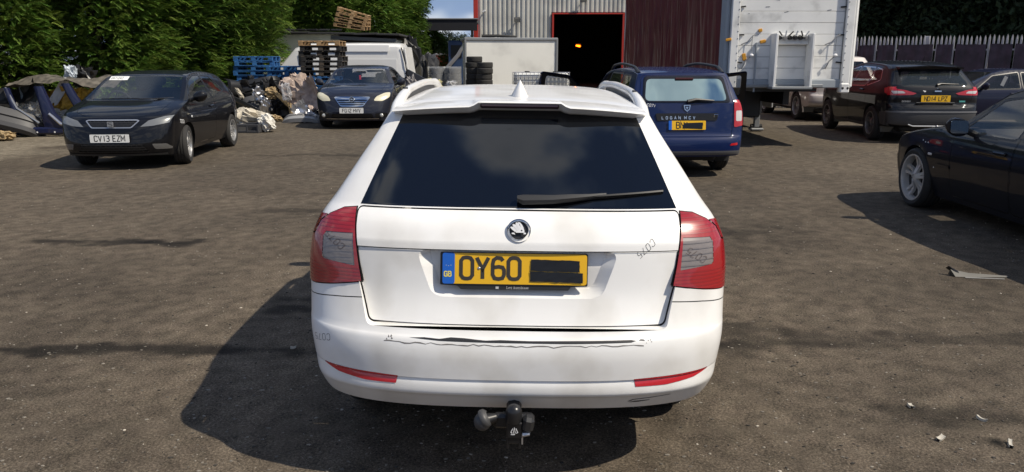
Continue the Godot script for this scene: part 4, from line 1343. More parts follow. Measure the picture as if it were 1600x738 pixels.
func build_blue_estate() -> void:
	var paint := paint_mat(0.003, 0.012, 0.062, 0.3)
	var c := {"L": 4.49, "across": 26, "cell": 0.06, "axles": [0.99, 3.62], "wheel": [0.31, 0.185, 5, 0], "arch": 0.36, "track": 1.49, "cab": [1.75, 2.5, 3.3, 1.02], "arch_mat": M.trim, "open_door": 1}
	c.plan = [[0, 0.74], [0.2, 0.81], [0.6, 0.855], [1.4, 0.866], [3.4, 0.866], [3.9, 0.85], [4.25, 0.78], [4.49, 0.62]]
	c.section = [[0.2, 0.92], [0.35, 0.965], [0.5, 0.99], [0.7, 1.0], [0.88, 0.99], [1.0, 0.96], [1.1, 0.90], [1.28, 0.82], [1.42, 0.75], [1.52, 0.68]]
	c.prof = [[0.35, 0.27, 0.5, 0.28, 3, false, 3.0], [0.04, 0.30, 0.25, 0.32, 2, true, 3.0], [0.0, 0.36, 0.22, 0.36, 4, false, 3.0], [0.0, 0.50, 0.22, 0.50, 3, false, 3.0], [0.03, 0.565, 0.22, 0.57, 4, false, 3.0], [0.08, 0.62, 0.22, 0.62, 8, false, 3.0], [0.12, 0.85, 0.22, 0.85, 6, false, 3.0], [0.16, 1.04, 0.25, 1.03, 8, true, 3.2], [0.40, 1.40, 0.46, 1.37, 3, false, 3.4], [0.46, 1.45, 0.56, 1.415, 4, false, 3.2], [0.9, 1.495, 0.9, 1.445, 5, false, 3.0], [1.8, 1.515, 1.8, 1.46, 5, false, 3.0], [2.55, 1.49, 2.6, 1.43, 3, false, 2.8], [2.8, 1.44, 2.88, 1.375, 8, true, 2.8], [3.5, 1.03, 3.36, 1.0, 5, true, 2.8], [3.95, 0.94, 3.85, 0.89, 4, false, 2.6], [4.3, 0.82, 4.12, 0.79, 4, false, 2.5], [4.42, 0.65, 4.15, 0.65, 4, false, 2.4], [4.49, 0.42, 4.15, 0.42, 3, false, 2.4], [4.42, 0.22, 4.1, 0.22, 1, true, 2.4]]
	c.sill = [[3.2, 0.22], [1.4, 0.22]]
	c.screen = [-0.72, 1.03, 0.72, 1.03, 0.60, 1.42, -0.60, 1.42]
	c.back = [-0.58, 1.065, 0.58, 1.065, 0.53, 1.36, -0.53, 1.36]
	c.back_r = 0.07
	var bm := mat(0.42, 0.54, 0.53, 0.02, 1.0); c.back_mat = bm; bm.metallic_specular = 0.9
	c.windows = [[0.62, 1.06, 1.28, 1.03, 1.28, 1.40, 0.78, 1.385], [1.38, 1.03, 2.28, 1.01, 2.28, 1.41, 1.38, 1.405]]
	c.doors = [["rear_door", [1.32, 0.6, 1.32, 1.43, 2.33, 1.435, 2.33, 0.29, 1.5, 0.29], 1.5, 0.92], ["front_door", [2.34, 0.29, 2.34, 1.435, 2.85, 1.37, 3.36, 0.99, 3.34, 0.29], 2.5, 0.9]]
	c.tailgate = [-0.66, 0.50, -0.645, 0.59, 0.645, 0.59, 0.66, 1.02, 0.66, 1.04, 0.565, 1.40, -0.565, 1.40, -0.66, 1.04]
	c.tailgate = [-0.64, 0.575, 0.64, 0.575, 0.665, 1.03, 0.60, 1.405, -0.60, 1.405, -0.665, 1.03]
	var o := thing("blue_estate_car", "dark blue estate car with both front doors open and taped yellow number plate", "car", Vector3(2.34, 0, -13.0), 3)
	o.scale = Vector3.ONE * 1.01
	var pane := glass(0.02, 0.03, 0.03, 0.25)
	var parts := make_car(o, c, paint, pane)
	var S: Soup = parts.shell; var gate: Soup = parts.tailgate; var gn: Node3D = parts.gate_node
	var lamp := rounded(v2([0.672, 0.70, 0.78, 0.72, 0.88, 0.74, 0.88, 0.98, 0.80, 1.06, 0.70, 1.075, 0.672, 1.03]), 0.03)
	var red := mat(0.42, 0.012, 0.016, 0.22, 0, 1.0)
	for sg in [1, -1]:
		var lp := lamp if sg > 0 else mirror(lamp)
		var lens := cut(S, lp, 2, 1, 0.3)
		lens.add(cut(S, side(c, [0.1, 0.72, 0.42, 0.76, 0.42, 0.98, 0.3, 1.06, 0.2, 1.07]), 0, sg, 0.2))
		var wp := rect(0.70, 0.785, 0.79, 0.93, 0.02)
		var cl := cut(lens, wp if sg > 0 else mirror(wp), 2, 1, -1)
		var tl := put("tail_light", shifted(lens, 0.008), red, o)
		put("clear_lens", shifted(cl, 0.006), mat(0.6, 0.58, 0.56, 0.2, 0, 1), tl)
		put("reflector", layer(S, rounded(v2([0.60, 0.455, 0.72, 0.46, 0.72, 0.495, 0.62, 0.485]) if sg > 0 else mirror(v2([0.60, 0.455, 0.72, 0.46, 0.72, 0.495, 0.62, 0.485])), 0.01), 2, 1, 0.004), red, o)
		put("black_sill", layer(S, side(c, [1.4, 0.22, 3.2, 0.22, 3.2, 0.30, 1.4, 0.30]), 0, sg, 0.006), M.trim, o)
		var pts := PackedVector3Array(); var rad := []
		for q in [[0.55, 1.43, 0.60, 0.03], [0.70, 1.485, 0.605, 0.026], [0.9, 1.525, 0.61, 0.022], [1.7, 1.56, 0.612, 0.02], [2.3, 1.54, 0.606, 0.022], [2.55, 1.505, 0.60, 0.026], [2.68, 1.44, 0.597, 0.028]]:
			pts.push_back(Vector3(sg * q[2], q[1], 2.245 - q[0])); rad.push_back(q[3])
		put("roof_rail", Soup.new().tube(smooth_path(pts, 4), smooth_radii(rad, 4), 8), M.trim, o, 60)
		put("headlight", shifted(cut(S, v2([0.42, 0.68, 0.74, 0.72, 0.80, 0.85, 0.5, 0.80]) if sg > 0 else mirror(v2([0.42, 0.68, 0.74, 0.72, 0.80, 0.85, 0.5, 0.80])), 2, -1, 0.1), 0.003), mat(0.5, 0.5, 0.5, 0.2, 0, 1), o)
		open_door(o, c, sg, paint)
	var blk := rounded(v2([-0.625, 1.035, 0.625, 1.035, 0.565, 1.395, -0.565, 1.395]), 0.05)
	put("window_surround", layer(gate, blk, 2, 1, 0.002), mat(0.006, 0.007, 0.012, 0.08), gn)
	put("bumper_strip", layer(S, rect(-0.85, 0.33, 0.85, 0.385), 2, 1, 0.006), mat(0.09, 0.09, 0.095, 0.5), o)
	# handle strip with the model's name, badge, plate
	var strip := Soup.new().slab(rounded(v2([-0.42, -0.05, 0.42, -0.05, 0.44, 0.05, -0.44, 0.05]), 0.02), 0.02, Transform3D(Basis(Vector3.RIGHT, -0.12), Vector3(0.0, 0.845, 2.245 - 0.13)))
	var sn := put("handle_strip", strip, M.black, gn, 30)
	put("strip_end", Soup.new().box(Vector3(0.405, 0.858, 2.265 - 0.13), Vector3(0.06, 0.05, 0.012), Basis(), 0.006), M.chrome, sn)
	var nt := Transform3D(Basis(Vector3.RIGHT, -0.12), Vector3(-0.355, 0.818, 2.245 - 0.107))
	put("model_lettering", letters("LOGAN MCV", 0.036, 0.0085, 0.004, nt, 0.85, 1.15), M.chrome, sn)
	var sh := Soup.new()
	var ST := Transform3D(Basis(Vector3.RIGHT, -0.13), Vector3(0.0, 0.965, 2.245 - 0.142))
	ribbon(sh, v2([-0.042, 0.038, 0.042, 0.038, 0.032, -0.014, 0.0, -0.042, -0.032, -0.014, -0.042, 0.038]), 0.013, 0.012, ST)
	sh.slab(v2([-0.02, 0.018, 0.02, 0.018, 0.0, -0.022]), 0.010, ST)
	put("badge", sh, M.chrome, gn)
	var np := number_plate(gn, Transform3D(Basis(Vector3.RIGHT, -0.15), Vector3(0.0, 0.735, 2.245 - 0.085)), "BN1", M.plate_yellow, M.ink, M, 0.52, 0.125, true, 0.085)
	for ch in np.get_children():
		if ch.name == "lettering": ch.position.x = -0.095
	var tape := Soup.new()
	tape.box(Vector3(0.09, 0.012, 0.007), Vector3(0.26, 0.045, 0.003), Basis(Vector3.BACK, 0.03), 0.001)
	put("black_tape", tape, mat(0.006, 0.006, 0.007, 0.3), np)
	put("black_tape", Soup.new().box(Vector3(0.075, -0.022, 0.0065), Vector3(0.28, 0.05, 0.003), Basis(Vector3.BACK, -0.04), 0.001), mat(0.006, 0.006, 0.007, 0.3), np)
	put("lock", Soup.new().ball(Vector3(0, 0.89, 2.245 - 0.125), Vector3(0.012, 0.012, 0.008), 5, 8), M.black, gn)
	# wiper
	put("wiper", Soup.new().tube(v3([0.0, 1.055, 2.245 - 0.13, 0.12, 1.085, 2.245 - 0.14, 0.38, 1.07, 2.245 - 0.15]), [0.03, 0.022, 0.008], 6), M.black, gn)
	put("high_brake_light", Soup.new().box(Vector3(0, 1.36, 2.245 - 0.36), Vector3(0.26, 0.03, 0.03), Basis(), 0.008), mat(0.05, 0.01, 0.01, 0.3), gn)
	scribble(gate, "C071", Vector2(-0.56, 0.995), 0.036, -8.0, M.white_ink, gn, 2, 1.0, 0.13)
	finish_car(o, parts, paint)

# a front door swung open on its hinge
func open_door(o: Node3D, c: Dictionary, sg: float, paint: Material) -> void:
	var S := car_body(c.merged({"cell": 0.12, "across": 4}, true))
	var poly := side(c, c.doors[1][1], 0.05)
	var skin := cut(S, poly, 0, sg)
	var win := side(c, [2.43, 1.01, 3.24, 0.985, 2.84, 1.325, 2.43, 1.385], 0.05)
	var gl := cut(skin, win, 0, sg)
	var hinge := Vector3(sg * half_width(c, 3.36, 0.7), 0.0, c.L / 2 - 3.36)
	var d := hold("front_door", o, hinge)
	d.rotation_degrees.y = sg * 75.0
	d.set_meta("label", "open front door on the %s, swung outwards" % ("right" if sg > 0 else "left"))
	var inner := shifted(skin, -0.07)
	inner.p = shifted(skin, -0.055).p
	for q in [skin, inner, gl]:
		for i in q.p.size(): q.p[i] -= hinge
	for i in inner.n.size(): inner.n[i] = -inner.n[i]
	put("door_skin", skin, paint, d)
	put("door_lining", inner, M.black, d)
	put("side_window", gl, glass(0.02, 0.03, 0.03, 0.2), d)
	# edges round the door and round its window
	for loop in [poly, win]:
		var e := Soup.new()
		var a := PackedVector3Array(); var b := PackedVector3Array()
		for i in loop.size() + 1:
			var q: Vector2 = loop[i % loop.size()]
			var x := half_width(c, c.L / 2 - q.x, q.y)
			a.push_back(Vector3(sg * x, q.y, q.x) - hinge); b.push_back(Vector3(sg * (x - 0.058), q.y, q.x) - hinge)
		e.loft([a, b], false, false)
		put("door_edge", e, paint, d)
	put("door_pocket", Soup.new().box(Vector3(sg * -0.09, 0.45, 0.5), Vector3(0.06, 0.16, 0.6), Basis(), 0.02), mat(0.05, 0.05, 0.05, 0.7), d)
	put("arm_rest", Soup.new().box(Vector3(sg * -0.09, 0.78, 0.55), Vector3(0.07, 0.06, 0.5), Basis(), 0.02), mat(0.05, 0.05, 0.05, 0.7), d)
	put("handle", Soup.new().box(Vector3(sg * 0.015, 0.9, 0.85), Vector3(0.03, 0.03, 0.18), Basis(), 0.01), M.trim, d)
	wing_mirror(d, Vector3(sg * 0.0, 0.99, 0.18), sg, M.trim, M, 0.95)

func build_black_crossover() -> void:
	var paint := paint_mat(0.004, 0.0045, 0.007, 0.3)
	var c := {"L": 4.38, "across": 20, "axles": [0.88, 3.53], "wheel": [0.345, 0.215, 5, 1], "arch": 0.395, "track": 1.57, "cab": [1.55, 2.35, 3.2, 1.1], "seat_y": 0.46, "arch_mat": M.trim, "rim": mat(0.20, 0.19, 0.185, 0.4, 0.6)}
	c.plan = [[0, 0.72], [0.2, 0.83], [0.7, 0.895], [1.4, 0.903], [3.3, 0.903], [3.8, 0.88], [4.15, 0.80], [4.38, 0.65]]
	c.section = [[0.25, 0.93], [0.4, 0.965], [0.6, 0.99], [0.8, 1.0], [0.98, 0.985], [1.1, 0.94], [1.2, 0.87], [1.35, 0.79], [1.48, 0.71], [1.58, 0.64]]
	c.prof = [[0.35, 0.30, 0.5, 0.32, 3, false, 2.8], [0.06, 0.34, 0.35, 0.36, 4, false, 2.8], [0.0, 0.56, 0.3, 0.56, 4, false, 2.8], [0.03, 0.70, 0.3, 0.70, 3, false, 2.8], [0.10, 0.76, 0.3, 0.76, 4, false, 2.8], [0.10, 0.9, 0.3, 0.9, 4, false, 2.8], [0.14, 1.09, 0.36, 1.07, 7, false, 2.9], [0.42, 1.38, 0.72, 1.33, 4, false, 3.0], [0.46, 1.47, 0.86, 1.42, 4, false, 3.0], [0.9, 1.54, 1.1, 1.475, 4, false, 2.8], [1.8, 1.58, 1.8, 1.51, 4, false, 2.8], [2.3, 1.56, 2.3, 1.485, 4, false, 2.8], [2.65, 1.49, 2.75, 1.405, 8, true, 2.8], [3.4, 1.12, 3.25, 1.08, 5, true, 2.8], [3.85, 1.04, 3.75, 0.98, 4, false, 2.6], [4.2, 0.92, 4.02, 0.88, 4, false, 2.5], [4.33, 0.7, 4.06, 0.7, 4, false, 2.5], [4.38, 0.45, 4.06, 0.45, 3, false, 2.5], [4.3, 0.28, 4.0, 0.28, 1, true, 2.5]]
	c.sill = [[3.1, 0.27], [1.3, 0.27]]
	c.screen = [-0.74, 1.115, 0.74, 1.115, 0.60, 1.475, -0.60, 1.475]
	c.back = [-0.62, 1.105, 0.62, 1.105, 0.56, 1.37, -0.56, 1.37]
	c.back_r = 0.06
	var dark_pane := glass(0.012, 0.014, 0.016, 0.5)
	c.back_mat = glass(0.05, 0.06, 0.06, 0.4)
	c.windows = [[0.82, 1.20, 1.30, 1.09, 1.32, 1.425, 1.0, 1.39], [1.38, 1.085, 2.12, 1.07, 2.12, 1.445, 1.40, 1.43], [2.20, 1.07, 3.15, 1.06, 2.70, 1.37, 2.20, 1.445]]
	c.rubber = M.chrome
	c.doors = [["rear_door", [1.22, 0.65, 1.2, 1.05, 1.36, 1.445, 2.15, 1.465, 2.17, 0.33, 1.36, 0.33], 1.45, 1.0], ["front_door", [2.18, 0.33, 2.16, 1.465, 2.75, 1.38, 3.24, 1.05, 3.2, 0.33], 2.35, 0.98]]
	c.mirror = [3.02, 1.08, 1.0]
	c.tailgate = [-0.58, 0.70, 0.58, 0.70, 0.70, 0.86, 0.70, 1.08, 0.63, 1.40, -0.63, 1.40, -0.70, 1.08, -0.70, 0.86]
	var o := thing("black_crossover", "black crossover with pointed red rear lights, parked between the trailer and the fence", "car", Vector3(8.5, 0, -17.5), -4)
	o.scale = Vector3.ONE * 1.03
	var parts := make_car(o, c, paint, dark_pane)
	var S: Soup = parts.shell; var gate: Soup = parts.tailgate; var gn: Node3D = parts.gate_node
	var red := mat(0.45, 0.012, 0.02, 0.2, 0, 1)
	var inner := v2([0.36, 0.965, 0.42, 0.935, 0.70, 0.925, 0.70, 1.04, 0.55, 1.02])
	var outer := v2([0.70, 0.925, 0.95, 0.93, 0.95, 1.07, 0.82, 1.085, 0.70, 1.05])
	for sg in [1, -1]:
		var lens := cut(gate, inner if sg > 0 else mirror(inner), 2, 1, 0.0)
		lens.add(cut(S, outer if sg > 0 else mirror(outer), 2, 1, 0.3))
		lens.add(cut(S, side(c, [0.2, 0.93, 0.36, 0.97, 0.42, 1.05, 0.3, 1.08, 0.2, 1.08]), 0, sg, 0.1))
		var wq := rounded(v2([0.55, 0.965, 0.76, 0.955, 0.80, 1.01, 0.60, 1.005]), 0.02)
		var cl := cut(lens, wq if sg > 0 else mirror(wq), 2, 1, -1)
		var tl := put("tail_light", shifted(lens, 0.008), red, o)
		put("clear_lens", shifted(cl, 0.007), mat(0.55, 0.53, 0.52, 0.2, 0, 1), tl)
	var low := mat(0.05, 0.05, 0.053, 0.55)
	put("bumper_moulding", layer(S, v2([-0.95, 0.40, -0.6, 0.36, 0.6, 0.36, 0.95, 0.40, 0.95, 0.63, -0.95, 0.63]), 2, 1, 0.006), low, o)
	put("bumper_lip", layer(S, rect(-0.95, 0.60, 0.95, 0.63), 2, 1, 0.016), mat(0.12, 0.12, 0.125, 0.45), o)
	for sg in [1, -1]:
		put("sill_moulding", layer(S, side(c, [1.3, 0.27, 3.1, 0.27, 3.1, 0.40, 1.3, 0.40]), 0, sg, 0.008), low, o)
		put("corner_moulding", layer(S, side(c, [0.2, 0.34, 0.48, 0.36, 0.48, 0.60, 0.2, 0.63]), 0, sg, 0.006), low, o)
	put("skid_bar", Soup.new().tube(v3([-0.5, 0.38, 2.19, -0.42, 0.35, 2.21, 0.42, 0.35, 2.21, 0.5, 0.38, 2.19]), 0.014, 6), M.silver, o)
	var tow := hold("tow_bar", o, Vector3(0.0, 0.30, 2.24))
	put("tow_ball", Soup.new().ball(Vector3(0, 0.05, 0.04), Vector3(0.028, 0.028, 0.028), 8, 12), M.silver, tow)
	put("tow_bracket", Soup.new().box(Vector3(0.02, -0.01, 0), Vector3(0.16, 0.05, 0.06), Basis(), 0.01), mat(0.2, 0.2, 0.2, 0.5, 0.5), tow)
	var np := number_plate(gn, Transform3D(Basis(Vector3.RIGHT, -0.02), Vector3(0.0, 0.865, 2.19 - 0.088)), "ND14 LPZ", M.plate_yellow, M.ink, M, 0.54, 0.125)
	put("plate_garnish", Soup.new().box(Vector3(0, 0.785, 2.19 - 0.09), Vector3(0.72, 0.025, 0.02), Basis(), 0.008), mat(0.03, 0.03, 0.032, 0.3), gn)
	var bt := Transform3D(Basis(Vector3.RIGHT, -0.1), Vector3(0.03, 1.005, 2.19 - 0.104))
	var ringy := Transform3D(Basis(Vector3(0, 0, 1), Vector3.UP, Vector3(-1, 0, 0)).inverse(), Vector3.ZERO)
	put("badge", Soup.new().lathe([[0.04, 0.0], [0.042, 0.012], [0.052, 0.012], [0.056, 0.0]], bt * ringy, 20), M.chrome, gn)
	put("badge_bar", Soup.new().slab(rect(-0.062, -0.012, 0.062, 0.012), 0.014, bt), M.chrome, gn, 30)
	put("model_lettering", letters("QASHQAI", 0.028, 0.006, 0.003, Transform3D(Basis(), Vector3(-0.62, 0.80, 2.19 - 0.093)), 0.3), M.silver, gn)
	put("green_badge", Soup.new().slab(rect(0.44, 0.80, 0.55, 0.83), 0.004, Transform3D(Basis(), Vector3(0, 0, 2.19 - 0.094))), mat(0.10, 0.4, 0.36, 0.4), gn)
	put("wiper", Soup.new().tube(v3([0.02, 1.12, 2.19 - 0.14, 0.1, 1.145, 2.19 - 0.16, 0.44, 1.135, 2.19 - 0.19]), [0.025, 0.014, 0.008], 6), M.black, gn)
	put("aerial", Soup.new().tube(v3([0.0, 1.53, 2.19 - 0.85, 0.0, 1.66, 2.19 - 0.75]), 0.006, 5), M.black, o)
	var rings: Array = []
	for k in 21:
		var x := lerpf(-0.60, 0.60, k / 20.0)
		var u := absf(x) / 0.6
		rings.push_back(v3([x, 1.50 - 0.03 * u, 2.19 - 0.72, x, 1.478 - 0.035 * u, 2.19 - 0.33 - 0.06 * u * u, x, 1.455 - 0.035 * u, 2.19 - 0.34 - 0.06 * u * u, x, 1.43 - 0.03 * u, 2.19 - 0.52]))
	put("spoiler", Soup.new().loft(rings), paint, gn, 40)
	put("white_scratch", layer(gate, v2([-0.25, 1.02, -0.21, 0.985, -0.19, 1.0, -0.2, 0.985, -0.185, 1.01]), 2, 1, 0.003), M.white_ink, gn)
	finish_car(o, parts, paint)

func build_black_saloon() -> void:
	var paint := paint_mat(0.005, 0.006, 0.010, 0.35)
	var c := {"L": 4.78, "across": 20, "cell": 0.06, "axles": [1.11, 3.94], "wheel": [0.335, 0.235, 5, 1], "arch": 0.365, "track": 1.56, "cab": [1.7, 2.5, 3.35, 0.95], "rim_r": 0.77, "rim": mat(0.50, 0.48, 0.45, 0.35, 0.35)}
	c.plan = [[0, 0.72], [0.3, 0.83], [0.9, 0.885], [1.6, 0.90], [3.4, 0.90], [4.1, 0.885], [4.5, 0.82], [4.78, 0.66]]
	c.section = [[0.2, 0.90], [0.35, 0.955], [0.5, 0.985], [0.66, 1.0], [0.8, 0.99], [0.9, 0.955], [1.02, 0.88], [1.2, 0.78], [1.34, 0.69], [1.44, 0.62]]
	c.prof = [[0.4, 0.22, 0.6, 0.24, 3, false, 2.8], [0.04, 0.3, 0.3, 0.3, 4, false, 2.8], [0.0, 0.5, 0.25, 0.5, 4, false, 2.8], [0.04, 0.85, 0.28, 0.83, 3, false, 2.8], [0.12, 0.98, 0.35, 0.92, 4, false, 2.8], [0.75, 1.03, 0.95, 0.97, 6, true, 2.8], [1.5, 1.34, 1.55, 1.28, 4, false, 3.0], [2.0, 1.42, 2.0, 1.36, 4, false, 2.8], [2.5, 1.42, 2.5, 1.36, 4, false, 2.8], [2.68, 1.355, 2.78, 1.29, 8, true, 2.8], [3.36, 0.995, 3.20, 0.955, 6, true, 2.8], [3.95, 0.92, 3.88, 0.865, 5, false, 2.5], [4.5, 0.79, 4.35, 0.76, 4, false, 2.4], [4.66, 0.69, 4.40, 0.69, 4, false, 2.4], [4.72, 0.55, 4.42, 0.55, 4, true, 2.4], [4.78, 0.52, 4.44, 0.52, 4, false, 2.4], [4.78, 0.3, 4.44, 0.3, 3, false, 2.4], [4.74, 0.19, 4.4, 0.18, 1, true, 2.4]]
	c.sill = [[3.5, 0.19], [1.5, 0.19]]
	c.screen = [-0.72, 0.985, 0.72, 0.985, 0.57, 1.34, -0.57, 1.34]
	c.back = [-0.64, 1.03, 0.64, 1.03, 0.52, 1.32, -0.52, 1.32]
	c.windows = [[1.32, 0.95, 2.12, 0.93, 2.12, 1.32, 1.65, 1.27], [2.22, 0.93, 3.13, 0.92, 2.75, 1.245, 2.22, 1.325]]
	c.doors = [["rear_door", [1.5, 0.5, 1.42, 0.9, 1.6, 1.31, 2.16, 1.345, 2.18, 0.25, 1.58, 0.25], 1.62, 0.79], ["front_door", [2.19, 0.25, 2.17, 1.345, 2.78, 1.27, 3.19, 0.94, 3.2, 0.25], 2.36, 0.79]]
	c.bonnet = [-0.70, 3.29, 0.70, 3.29, 0.62, 4.4, 0.45, 4.58, -0.45, 4.58, -0.62, 4.4]
	c.mirror = [2.94, 0.91, 1.05]
	var o := thing("black_saloon_car", "glossy black saloon cut off by the right edge, with silver twin spoke wheel", "car", Vector3(5.40, 0, -7.08), -1.5)
	var parts := make_car(o, c, paint, glass(0.05, 0.09, 0.09, 0.22))
	var S: Soup = parts.shell
	for sg in [1, -1]:
		put("rubbing_strip", layer(S, side(c, [1.5, 0.535, 3.46, 0.525, 3.46, 0.56, 1.5, 0.57]), 0, sg, 0.012), paint, o)
		put("side_repeater", Soup.new().box(Vector3(sg * (half_width(c, 3.62, 0.64) + 0.002), 0.64, 2.39 - 3.60), Vector3(0.012, 0.026, 0.075), Basis(), 0.005), mat(0.6, 0.55, 0.5, 0.3), o)
		put("body_crease", layer(S, side(c, [1.2, 0.742, 3.9, 0.725, 3.9, 0.733, 1.2, 0.752]), 0, sg, 0.005), paint, o)
	pair("headlight", S, v2([0.34, 0.60, 0.72, 0.62, 0.82, 0.73, 0.60, 0.73, 0.36, 0.70]), 2, -1, mat(0.5, 0.5, 0.5, 0.2, 0, 1), o)
	pair("kidney_grille", S, rounded(v2([0.04, 0.6, 0.2, 0.6, 0.22, 0.70, 0.04, 0.71]), 0.02), 2, -1, M.black, o, -0.005)
	pair("tail_light", S, v2([0.45, 0.68, 0.8, 0.68, 0.84, 0.86, 0.45, 0.84]), 2, 1, mat(0.3, 0.01, 0.01, 0.3, 0, 1), o)
	put("scratch", layer(S, side(c, [2.3, 0.468, 2.62, 0.462, 2.62, 0.465, 2.3, 0.473]), 0, -1, 0.002), mat(0.3, 0.3, 0.3), o)
	for q in [[3.78, 0.765], [3.72, 0.75], [3.66, 0.75], [3.50, 0.50]]:
		put("paint_chip", layer(S, side(c, [q[0], q[1], q[0] + 0.025, q[1] + 0.003, q[0] + 0.012, q[1] + 0.018]), 0, -1, 0.002), M.white_ink, o)
	finish_car(o, parts, paint)

func build_silver_offroader() -> void:
	var paint := mat(0.46, 0.42, 0.40, 0.4, 0.15, 0.9)
	var c := {"L": 4.79, "across": 16, "axles": [0.98, 3.73], "wheel": [0.385, 0.255, 5, 1], "arch": 0.43, "track": 1.64, "cab": [1.7, 2.6, 3.5, 1.2], "seat_y": 0.6}
	c.plan = [[0, 0.84], [0.15, 0.92], [0.5, 0.96], [4.0, 0.96], [4.5, 0.9], [4.79, 0.75]]
	c.section = [[0.3, 0.94], [0.5, 0.985], [0.8, 1.0], [1.05, 0.99], [1.15, 0.95], [1.3, 0.88], [1.6, 0.78], [1.78, 0.70]]
	c.prof = [[0.3, 0.38, 0.4, 0.4, 3, false, 3.5], [0.03, 0.45, 0.2, 0.46, 4, false, 3.5], [0.0, 0.68, 0.17, 0.68, 3, false, 3.5], [0.06, 0.76, 0.17, 0.76, 4, false, 3.5], [0.09, 1.12, 0.18, 1.11, 6, false, 3.5], [0.5, 1.64, 0.58, 1.60, 4, false, 3.5], [0.72, 1.74, 0.78, 1.69, 4, false, 3.0], [1.8, 1.78, 1.8, 1.72, 4, false, 3.0], [2.6, 1.75, 2.65, 1.69, 8, true, 3.0], [3.4, 1.25, 3.25, 1.2, 5, true, 3.0], [4.2, 1.12, 4.1, 1.06, 4, false, 3.0], [4.65, 1.0, 4.5, 0.96, 4, false, 3.0], [4.79, 0.7, 4.55, 0.7, 4, false, 3.0], [4.7, 0.35, 4.5, 0.35, 1, true, 3.0]]
	c.sill = [[3.2, 0.34], [1.5, 0.34]]
	c.screen = [-0.78, 1.25, 0.78, 1.25, 0.66, 1.73, -0.66, 1.73]
	c.back = [-0.72, 1.15, 0.72, 1.15, 0.62, 1.60, -0.62, 1.60]
	c.windows = [[0.55, 1.18, 1.45, 1.15, 1.45, 1.66, 0.8, 1.64], [1.55, 1.15, 2.3, 1.15, 2.3, 1.67, 1.55, 1.665], [2.38, 1.15, 3.2, 1.17, 2.7, 1.62, 2.38, 1.67]]
	c.doors = [["rear_door", [1.5, 0.7, 1.5, 1.69, 2.34, 1.7, 2.34, 0.42, 1.6, 0.42], 1.6, 1.0], ["front_door", [2.35, 0.42, 2.35, 1.7, 2.7, 1.66, 3.25, 1.17, 3.22, 0.42], 2.5, 1.0]]
	c.tailgate = [-0.70, 0.74, 0.70, 0.74, 0.74, 1.12, -0.74, 1.12]
	var o := thing("silver_offroad_car", "pale silver off-road car half hidden under the trailer's front corner", "car", Vector3(8.93, 0, -23.3), 0)
	var parts := make_car(o, c, paint, glass(0.012, 0.014, 0.016, 0.6))
	var S: Soup = parts.shell
	for sg in [1, -1]:
		var q := v2([0.745, 0.80, 1.0, 0.80, 1.0, 1.12, 0.76, 1.12])
		var lens := cut(S, q if sg > 0 else mirror(q), 2, 1, 0.3)
		lens.add(cut(S, side(c, [0.1, 0.80, 0.34, 0.80, 0.36, 1.12, 0.1, 1.12]), 0, sg, 0.1))
		put("tail_light", shifted(lens, 0.006), mat(0.22, 0.012, 0.014, 0.25, 0, 1), o)
		put("lamp_lens", Soup.new().ball(Vector3(sg * 0.83, 1.03, 2.395 - 0.11), Vector3(0.05, 0.05, 0.02), 6, 12), mat(0.5, 0.3, 0.28, 0.2, 0, 1), o)
	put("badge", Soup.new().slab(circle(Vector2.ZERO, 0.05, 0.028, 16), 0.01, Transform3D(Basis(), Vector3(-0.55, 1.0, 2.395 - 0.075))), M.trim, parts.gate_node)
	put("bumper_step", layer(S, rect(-0.95, 0.5, 0.95, 0.56), 2, 1, 0.006), mat(0.3, 0.28, 0.27, 0.5), o)
	finish_car(o, parts, paint)

